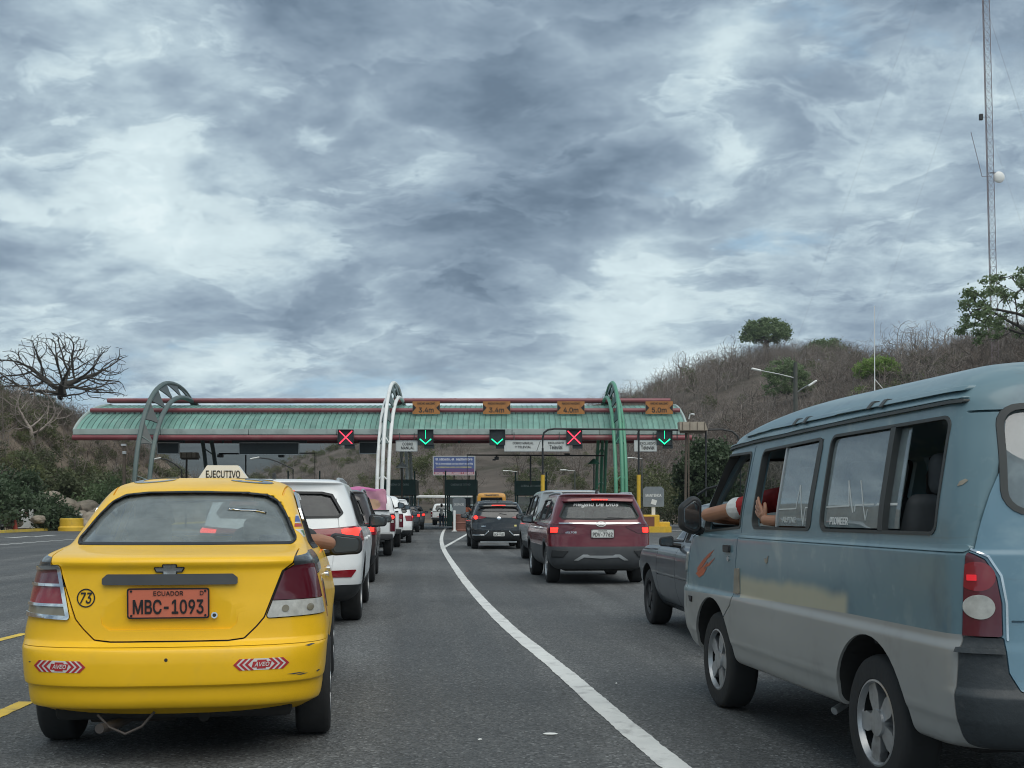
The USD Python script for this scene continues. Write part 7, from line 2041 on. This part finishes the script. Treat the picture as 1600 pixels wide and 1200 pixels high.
# proud lines: drip rail, roof rib, belt crease
for sx, mkk in ((-1, L_), (1, R_)):
    part(V_.t, 'drip_rail', V_.skin(-.004, .014) ^ mkk(sg.LineString([(.36, 1.747), (1.6, 1.735), (2.8, 1.712), (3.38, 1.69)]).buffer(.007)), 'gasket')
    part(V_.t, 'drip_rail_edge', V_.skin(.004, .016) ^ mkk(sg.LineString([(.36, 1.762), (1.6, 1.75), (2.8, 1.727), (3.42, 1.703)]).buffer(.004)), 'van_blue')
    part(V_.t, 'roof_rib', V_.skin(-.004, .010) ^ mkk(sg.LineString([(.40, 1.805), (1.6, 1.80), (2.6, 1.785), (3.0, 1.765)]).buffer(.012)), 'van_blue')
    part(V_.t, 'belt_moulding', V_.skin(-.004, .008) ^ mkk(sg.LineString([(.22, 1.145), (2.86, 1.142)]).buffer(.014)), 'van_blue')
for y, z_ in ((1.10, 1.80), (1.24, 1.802), (2.05, 1.79), (2.20, 1.79)):
    part(V_.t, 'rack_mount', V_.skin(-.002, .014) ^ L_(poly([(y, z_ - .015), (y + .035, z_ - .015), (y + .035, z_ + .022), (y, z_ + .022)])), 'gasket')
part(V_.t, 'door_handle', V_.skin(-.004, .018) ^ L_(poly([(3.02, 1.03), (3.13, 1.03), (3.13, 1.075), (3.02, 1.075)], .01)), 'black_plastic')
part(V_.t, 'door_lock', V_.skin(-.004, .008) ^ L_(sg.Point(3.06, .99).buffer(.016)), 'galv')
part(V_.t, 'hinge_plate', V_.skin(.001, .012) ^ L_(poly([(2.84, .785), (2.935, .78), (2.915, .935), (2.845, .94)], .006)), 'primer_tan')
part(V_.t, 'rust_chip', V_.skin(.0004, .003) ^ L_(sg.Polygon([(2.345, 1.0), (2.365, .988), (2.39, .998), (2.40, 1.018), (2.375, 1.012), (2.36, 1.022), (2.335, 1.035), (2.34, 1.018)])), 'primer_tan')
part(V_.t, 'paint_scrape', V_.skin(.0004, .002) ^ rearp(sg.Polygon([(-.790, 1.395), (-.778, 1.40), (-.762, 1.418), (-.768, 1.424), (-.782, 1.414)])), 'primer_tan')
fl = [[(3.78, .86), (3.70, .835), (3.60, .86), (3.52, .91), (3.58, .895), (3.50, .95), (3.60, .915), (3.66, .90)], [(3.74, .875), (3.62, .915), (3.50, .975), (3.40, 1.0), (3.47, .985), (3.36, 1.035), (3.48, 1.005), (3.62, .955), (3.74, .90)], [(3.60, .90), (3.46, .93), (3.34, .985), (3.44, .955), (3.56, .92)]]
for f_ in fl:
    part(V_.t, 'flame_decal', V_.skin(.0004, .002) ^ L_(sg.Polygon(f_).buffer(0)), 'flame')
# heartbeat line and lettering stuck on the panes
def onpane(g, m='sign_white', name='pane_sticker', off=-.0115):
    part(V_.t, name, V_.skin(off, off + .0015) ^ L_(g), m)
sl_ = lambda pts, w=.009: sg.LineString(pts).buffer(w / 2, cap_style=2)
onpane(sl_([(2.28, 1.30), (2.02, 1.305), (2.0, 1.43), (1.90, 1.215), (1.885, 1.31), (1.84, 1.31)], .007))
onpane(sl_([(1.60, 1.312), (1.32, 1.318), (1.365, 1.44), (1.27, 1.285)], .008)); onpane(sl_([(1.25, 1.29), (1.25, 1.32), (1.04, 1.324)], .008))
onpane(sl_([(1.225, 1.44), (1.12, 1.25), (1.105, 1.30)], .006)); onpane(sl_([(1.01, 1.325), (.97, 1.325)], .011), off=-.0115)
part(V_.t, 'pane_sticker', V_.skin(-.0255, -.024) ^ L_(sl_([(.90, 1.324), (.83, 1.324)], .011)), 'lamp_white')
def side_text(txt, h, cy, cz_, width):
    v, f = text3(txt, h, 1.0, True, width)
    v = np.array(v)
    v2 = np.stack([np.where(v[:, 1] < 0, -1.2, -.3), -v[:, 0] + cy, v[:, 2] + cz_], 1)
    m = to_man(v2, f)
    return m if m.volume() > 0 else to_man(v2, np.asarray(f)[:, ::-1])
part(V_.t, 'pane_lettering', V_.skin(-.0115, -.010) ^ side_text('PIONEER', .035, 1.43, 1.243, .22), 'lamp_white', smooth=False)
part(V_.t, 'pane_lettering', V_.skin(-.0115, -.010) ^ side_text('ALPINE', .03, 2.11, 1.243, .2), 'sign_white', smooth=False)
part(V_.t, 'side_emblem', V_.skin(-.004, .008) ^ L_(poly([(3.86, .66), (3.90, .70), (3.82, .70), (3.83, .66), (3.85, .685)])), 'ink')
V_.wheel('five', 'rim_silver', .20)
V_.under(.25, .6, .5, 4.0)
part(V_.t, 'tail_pipe', MB().tube([(-.5, 1.9, .3), (-.62, 1.8, .27), (-.70, 1.76, .24)], .022, 10), 'galv')
V_.mirror(-.935, 3.66, 1.26, size=(.16, .15, .26), arm=.02)
V_.mirror(.935, 3.66, 1.26, size=(.16, .15, .26), arm=.02)
part(V_.t, 'mirror_stay', MB().tube([(-.86, 3.72, 1.40), (-.80, 3.70, 1.44), (-.72, 3.55, 1.47)], .01, 6).tube([(-.90, 3.72, 1.15), (-.83, 3.70, 1.12)], .01, 6), 'black_plastic')
V_.seats([(1.2, (-.5, 0, .5)), (2.1, (-.5, 0, .5)), (3.05, (-.42, .42))], .46, .72, top=.55)
part(V_.t, 'dashboard', MB().box((0, 3.75, 1.02), (1.5, .4, .25), bev=.06), 'interior')
part(V_.t, 'steering_wheel', (lambda m: put((np.array(m.vertices), np.array(m.faces)), (-.42, 3.45, 1.12), rx=.7))(trimesh.creation.torus(.2, .016)), 'interior')
part(V_.t, 'marker_lamp', V_.skin(-.01, .012) ^ L_(poly([(4.02, .86), (4.14, .86), (4.12, 1.0), (4.02, 1.0)], .02)), 'lens_clear')

# ---------------------------------------------------------------- people
def person(name, label, loc, rz, bones, shirt, shirt_m, trousers=None, trousers_m='denim', head=None, fwd=(0, 1, 0), skin='skin', extra=None, edge=.02):
    t = thing(name, label, 'person', loc, rz)
    hb, hair = head_parts(t, head, fwd) if head is not None else ([], [])
    part(t, 'body', figure_mesh(bones + hb, edge), skin, smooth=True)
    part(t, 'shirt', figure_mesh(shirt, edge), shirt_m, smooth=True)
    if trousers:
        part(t, 'trousers', figure_mesh(trousers, edge), trousers_m, smooth=True)
    if hair:
        part(t, 'hair', figure_mesh(hair, edge), 'hair', smooth=True)
    for nm, m, mt in (extra or []):
        part(t, nm, m, mt, smooth=True)
    return t
A = np.array
def seated(hip, sh, lean=.05):
    """torso chain of a seated body facing +y; returns bones and shirt"""
    hx, hy, hz = hip
    b = [[((hx, hy, hz), .15), ((hx, hy - lean, hz + .24), .135), ((hx, hy - lean * 1.4, hz + .42), .14)], [((hx - .15, hy - lean * 1.4, sh), .07), ((hx + .15, hy - lean * 1.4, sh), .07)], [((hx, hy - lean * 1.3, sh), .06), ((hx, hy - lean * .8, sh + .13), .055)],
         [((hx - .09, hy, hz), .10), ((hx - .12, hy + .42, hz + .03), .07), ((hx - .12, hy + .46, hz - .32), .05)], [((hx + .09, hy, hz), .10), ((hx + .12, hy + .42, hz + .03), .07), ((hx + .12, hy + .46, hz - .32), .05)]]
    s = [[(A(p) , r + .016) for p, r in b[0]], [(A(p), r + .016) for p, r in b[1]]]
    return b, s
va = math.atan(-VS)
# driver of the van, left elbow on the sill
b, s = seated((-.42, 2.92, .82), 1.36)
el = A((-.905, 3.33, 1.265))
b += [[((-.60, 2.88, 1.36), .06), ((-.76, 3.11, 1.31), .050), (el, .043)], [(el, .043), ((-.74, 3.45, 1.24), .040), ((-.56, 3.46, 1.22), .030)], [((-.24, 2.88, 1.36), .06), ((-.16, 3.1, 1.15), .045), ((-.3, 3.38, 1.2), .032)]]
b += hand_bones((-.56, 3.46, 1.22), (1, .15, .1), (0, -.3, 1), (0, 1, .2))
s += [[((-.60, 2.88, 1.36), .076), ((-.70, 3.03, 1.333), .068), ((-.775, 3.135, 1.306), .064)], [((-.24, 2.88, 1.36), .074), ((-.18, 3.0, 1.25), .064)]]
band = figure_mesh([[((-.768, 3.123, 1.309), .071), ((-.774, 3.133, 1.306), .071)]], .008, 2)
person('person', 'van driver in a red shirt resting the left elbow on the window sill', (VX, VY, 0), va, b, s, 'shirt_red', head=(-.42, 2.95, 1.60), extra=[('sleeve_band', band, 'cloth_white')])
# passenger with a hand on the pillar
b, s = seated((-.46, 2.02, .84), 1.34)
wr = A((-.845, 2.40, 1.238))
b += [[((-.62, 2.00, 1.34), .058), ((-.615, 2.20, 1.22), .046), (wr, .030)], [((-.29, 1.98, 1.33), .058), ((-.2, 2.2, 1.1), .046), ((-.3, 2.4, 1.0), .03)]]
s += [[((-.62, 2.00, 1.34), .074), ((-.618, 2.10, 1.28), .064)], [((-.29, 1.98, 1.33), .074), ((-.24, 2.1, 1.2), .064)]]
b += hand_bones(wr, (-.10, .80, .55), (-1, -.1, 0), (0, -.55, .8), size=.185, curl=(.08, .12, .1), spread=.16)
person('person', 'van passenger in red with a hand spread on the window post', (VX, VY, 0), va, b, s, 'shirt_red', head=(-.47, 2.05, 1.53), fwd=(-.5, 1, 0), edge=.011)
# passenger of the taxi with an elbow out of the window
tz = math.atan(-TS)
b, s = seated((.36, 2.15, .60), 1.10)
el = A((.765, 2.30, 1.065))
b += [[((.52, 2.08, 1.10), .058), ((.66, 2.19, 1.085), .05), (el, .046)], [(el, .047), ((.64, 2.46, 1.10), .042), ((.56, 2.62, 1.14), .035)], [((.19, 2.10, 1.10), .058), ((.12, 2.3, .9), .045), ((.2, 2.5, .85), .03)]]
b += hand_bones((.56, 2.62, 1.14), (-1, .5, .1), (0, 0, 1), (0, 1, 0))
s += [[((.52, 2.10, 1.12), .074), ((.62, 2.21, 1.105), .068)], [((.19, 2.10, 1.10), .072), ((.15, 2.2, 1.0), .06)]]
person('person', 'taxi passenger with the right elbow out of the front window', (TX, TY, 0), tz, b, s, 'interior', head=(.36, 2.18, 1.33), skin='skin')
def standing(label, X, Y, rz, shirt_m, trousers_m, arms='down', h=1.70):
    k = h / 1.70
    q = lambda *p: A(p) * k
    tor = [(q(0, 0, .95), .135), (q(0, .01, 1.15), .12), (q(0, .0, 1.33), .135)]
    b = [tor, [(q(-.15, 0, 1.41), .055), (q(.15, 0, 1.41), .055)], [(q(0, 0, 1.42), .055), (q(0, .02, 1.52), .05)]]
    lg = lambda s: [(q(s * .09, 0, .92), .095), (q(s * .11, .03 * s, .50), .065), (q(s * .12, -.02, .10), .045)]
    b += [lg(-1), lg(1), [(q(-.12, -.03, .05), .045), (q(-.13, .13, .04), .035)], [(q(.12, -.03, .05), .045), (q(.13, .13, .04), .035)]]
    sh = [[(p, r + .02) for p, r in tor], [(q(-.15, 0, 1.40), .072), (q(.15, 0, 1.40), .072)]]
    for s in (-1, 1):
        e = q(s * .30, -.02, 1.14) if arms == 'down' else q(s * .33, .10, 1.16)
        w = q(s * .30, .08, .90) if arms == 'down' else q(s * .22, .32, 1.16)
        b += [[(q(s * .18, 0, 1.39), .052), (e, .042), (w, .03)]] + hand_bones(w, w - e, (s, 0, 0), (0, 1, 0))
        sh += [[(q(s * .18, 0, 1.39), .068), (e + (0, 0, .08), .056)]]
    tr = [[(p, r + .016) for p, r in lg(-1)], [(p, r + .016) for p, r in lg(1)], [(q(-.06, 0, .96), .125), (q(.06, 0, .96), .125)]]
    return person('person', label, (X, Y, 0), rz, b, sh, shirt_m, tr, trousers_m, head=q(0, .03, 1.60), edge=.03)
standing('vendor in a white shirt and jeans standing before the far white pickup', Xd(690, 91.5), 91.5, .2, 'cloth_white', 'denim', 'fwd')
standing('person in an orange top standing behind the grey notice board', Xd(729, 79.2), 79.2, -.4, 'cloth_orange', 'denim', 'fwd', 1.66)

# ---------------------------------------------------------------- last vehicles
plain_suv('white car beyond the booth below the billboard', Xd(744, 99.0), 99.0, 'paint_white', 4.4, 1.75, .9, lit=None, rail=False, hd=-.02)
mat('paint_orange', (0.55, 0.27, 0.04), 0.35, var=0.1, coat=0.3)
BUS = [(.35, .1, 7.9, 1.1, .2, .4, 5, 4, .02), (.5, 0, 8, 1.2, .2, .4, 5, 4, .02), (1.2, 0, 8, 1.22, .2, .4, 5, 4, .02), (2.2, .04, 7.8, 1.20, .2, .4, 5, 4, .02), (2.55, .1, 7.6, 1.14, .25, .4, 4, 4, .02), (2.66, .25, 7.4, 1.0, .3, .4, 3, 3, .02), (2.70, .6, 7.0, .7, .3, .4, 2.5, 2.5, .0), (2.71, 1, 6.6, .3, .2, .2, 2.2, 2.2, 0)]
C = Car('bus', 'orange bus roof showing over the black crossover', Xd(768, 101.0), 101.0, -.02, BUS, [(1.8, .48, 1.15, .3), (6.4, .48, 1.15, .3)], cat='bus', sub=3, nm=8)
C.window(lambda q: prism_y(q, -1, .6), poly(sym([(0, 2.3), (.9, 2.3), (.95, 1.5), (0, 1.5)]), .06), 'pane_dark', 'rear_window')
side_glass(C, [[(.6 + 1.1 * k, 1.45), (1.55 + 1.1 * k, 1.45), (1.55 + 1.1 * k, 2.2), (.6 + 1.1 * k, 2.2)] for k in range(6)], 'pane_dark')
C.finish('paint_orange'); C.wheel('steel', 'rim_dark')
part(C.t, 'roof_lettering', C.skin(.001, .02) ^ text_man('TRANSPORTE', .14, 0, 2.50, 1.2, True, -1, .6), 'ink', smooth=False)
# motorbike at the left edge
d = 69.5
mb_ = thing('motorbike', 'dark parked motorbike at the left picture edge', 'motorbike', (Xd(1, d), d, 0), .25)
for y in (-.62, .62):
    hd = holder(mb_, 'wheel', (0, y, .3))
    part(hd, 'tyre', (lambda m: put((np.array(m.vertices), np.array(m.faces)), (0, 0, 0), ry=PI / 2))(trimesh.creation.torus(.255, .05)), 'tyre')
    rm = MB().lathe([(0, -.05), (.03, -.05), (.03, .05), (0, .05)], axis='x', n=12)
    for q in range(8):
        rm.bar((0, 0, 0), (0, .23 * math.cos(q * PI / 4), .23 * math.sin(q * PI / 4)), .008, 4)
    part(hd, 'rim', rm, 'rim_silver')
part(mb_, 'frame', MB().tube([(0, .62, .3), (0, .48, .72), (0, .42, .98)], .03).tube([(0, .45, .8), (0, .1, .45), (0, -.2, .38), (0, -.62, .3)], .03).tube([(0, .4, .85), (0, -.2, .7), (0, -.7, .78)], .025), 'black_metal')
part(mb_, 'engine', Manifold.batch_hull([Manifold.sphere(.08, 12).translate(p_) for p_ in ((.08, .15, .38), (-.08, .15, .38), (.08, -.12, .36), (-.08, -.12, .36), (0, .05, .55))]), 'galv')
part(mb_, 'fuel_tank', Manifold.batch_hull([Manifold.sphere(.09, 14).translate(p_) for p_ in ((.05, .32, .84), (-.05, .32, .84), (0, .02, .78))]), 'sticker_red')
part(mb_, 'saddle', Manifold.batch_hull([Manifold.sphere(.05, 12).translate(p_) for p_ in ((.07, -.05, .78), (-.07, -.05, .78), (.08, -.6, .82), (-.08, -.6, .82))]), 'black_plastic')
part(mb_, 'handlebar', MB().tube([(-.34, .30, 1.06), (-.15, .42, 1.0), (.15, .42, 1.0), (.34, .30, 1.06)], .014), 'black_metal')
part(mb_, 'headlight', MB().lathe([(0, 0), (.05, .0), (.09, .1), (0, .12)], (0, .46, .88), 'y', 16), 'lamp_white')
part(mb_, 'mudguard', MB().tube([(0, .85, .52), (0, .72, .63), (0, .55, .64)], .05, 6).tube([(0, -.95, .5), (0, -.8, .63), (0, -.6, .66)], .05, 6), 'sticker_red')

# ---------------------------------------------------------------- the air between here and the far hills
def haze():
    n = {'v': ('principled_volume', dict(color=(0.72, 0.80, 0.88), density=HAZE, anisotropy=0.2))}
    m = usdkit.material(stage, '/World/Looks/haze', n, [], volume='v.volume')
    MAT['haze'] = m
    tag(part(None, 'haze', MB().box((0, 800, 58.0), (3600, 2000, 122)), 'haze', False), kind='stuff')
HAZE = 0.00013
haze()

# ---------------------------------------------------------------- alike things share a group
GROUPS = {'lane_signal': 'lane signals along the canopy edge', 'width_sign': 'orange width signs on the canopy roof', 'toll_booth': 'toll booths under the canopy', 'support_arch': 'steel arches carrying the canopy', 'lane_board': 'white lane boards under the canopy',
          'display_board': 'black display boards under the canopy', 'toll_island': 'islands between the toll lanes', 'bush': 'bushes around the toll plaza', 'rock': 'rocks at the foot of the left bank', 'bare_tree': 'leafless trees on the hillsides', 'ceiba_tree': 'ceiba trees on the skyline',
          'hill_tree': 'green trees on the right hill', 'sport_utility_car': 'cars queueing for the toll', 'pickup': 'pickups at the toll', 'street_lamp': 'street lamps', 'curved_lamp': 'curved lamp posts behind the canopy', 'security_camera': 'cameras on the gantries', 'camera_gantry': 'thin gantry frames behind the canopy',
          'sensor_gantry': 'pipe gantries before the canopy', 'drum': 'yellow drums', 'notice_board': 'grey notice boards on the islands', 'roofed_lamp': 'roofed lanterns', 'shade_lamp': 'cone shaded lamps', 'person': 'people at the toll', 'paper_scrap': 'paper scraps on the road'}
import re as _re
for p_ in stage.GetPrimAtPath('/World').GetChildren():
    base_ = _re.sub(r'_[0-9]{3}$', '', p_.GetName())
    if base_ in GROUPS and p_.GetCustomDataByKey('category') and not p_.GetCustomDataByKey('group'):
        p_.SetCustomDataByKey('group', GROUPS[base_])
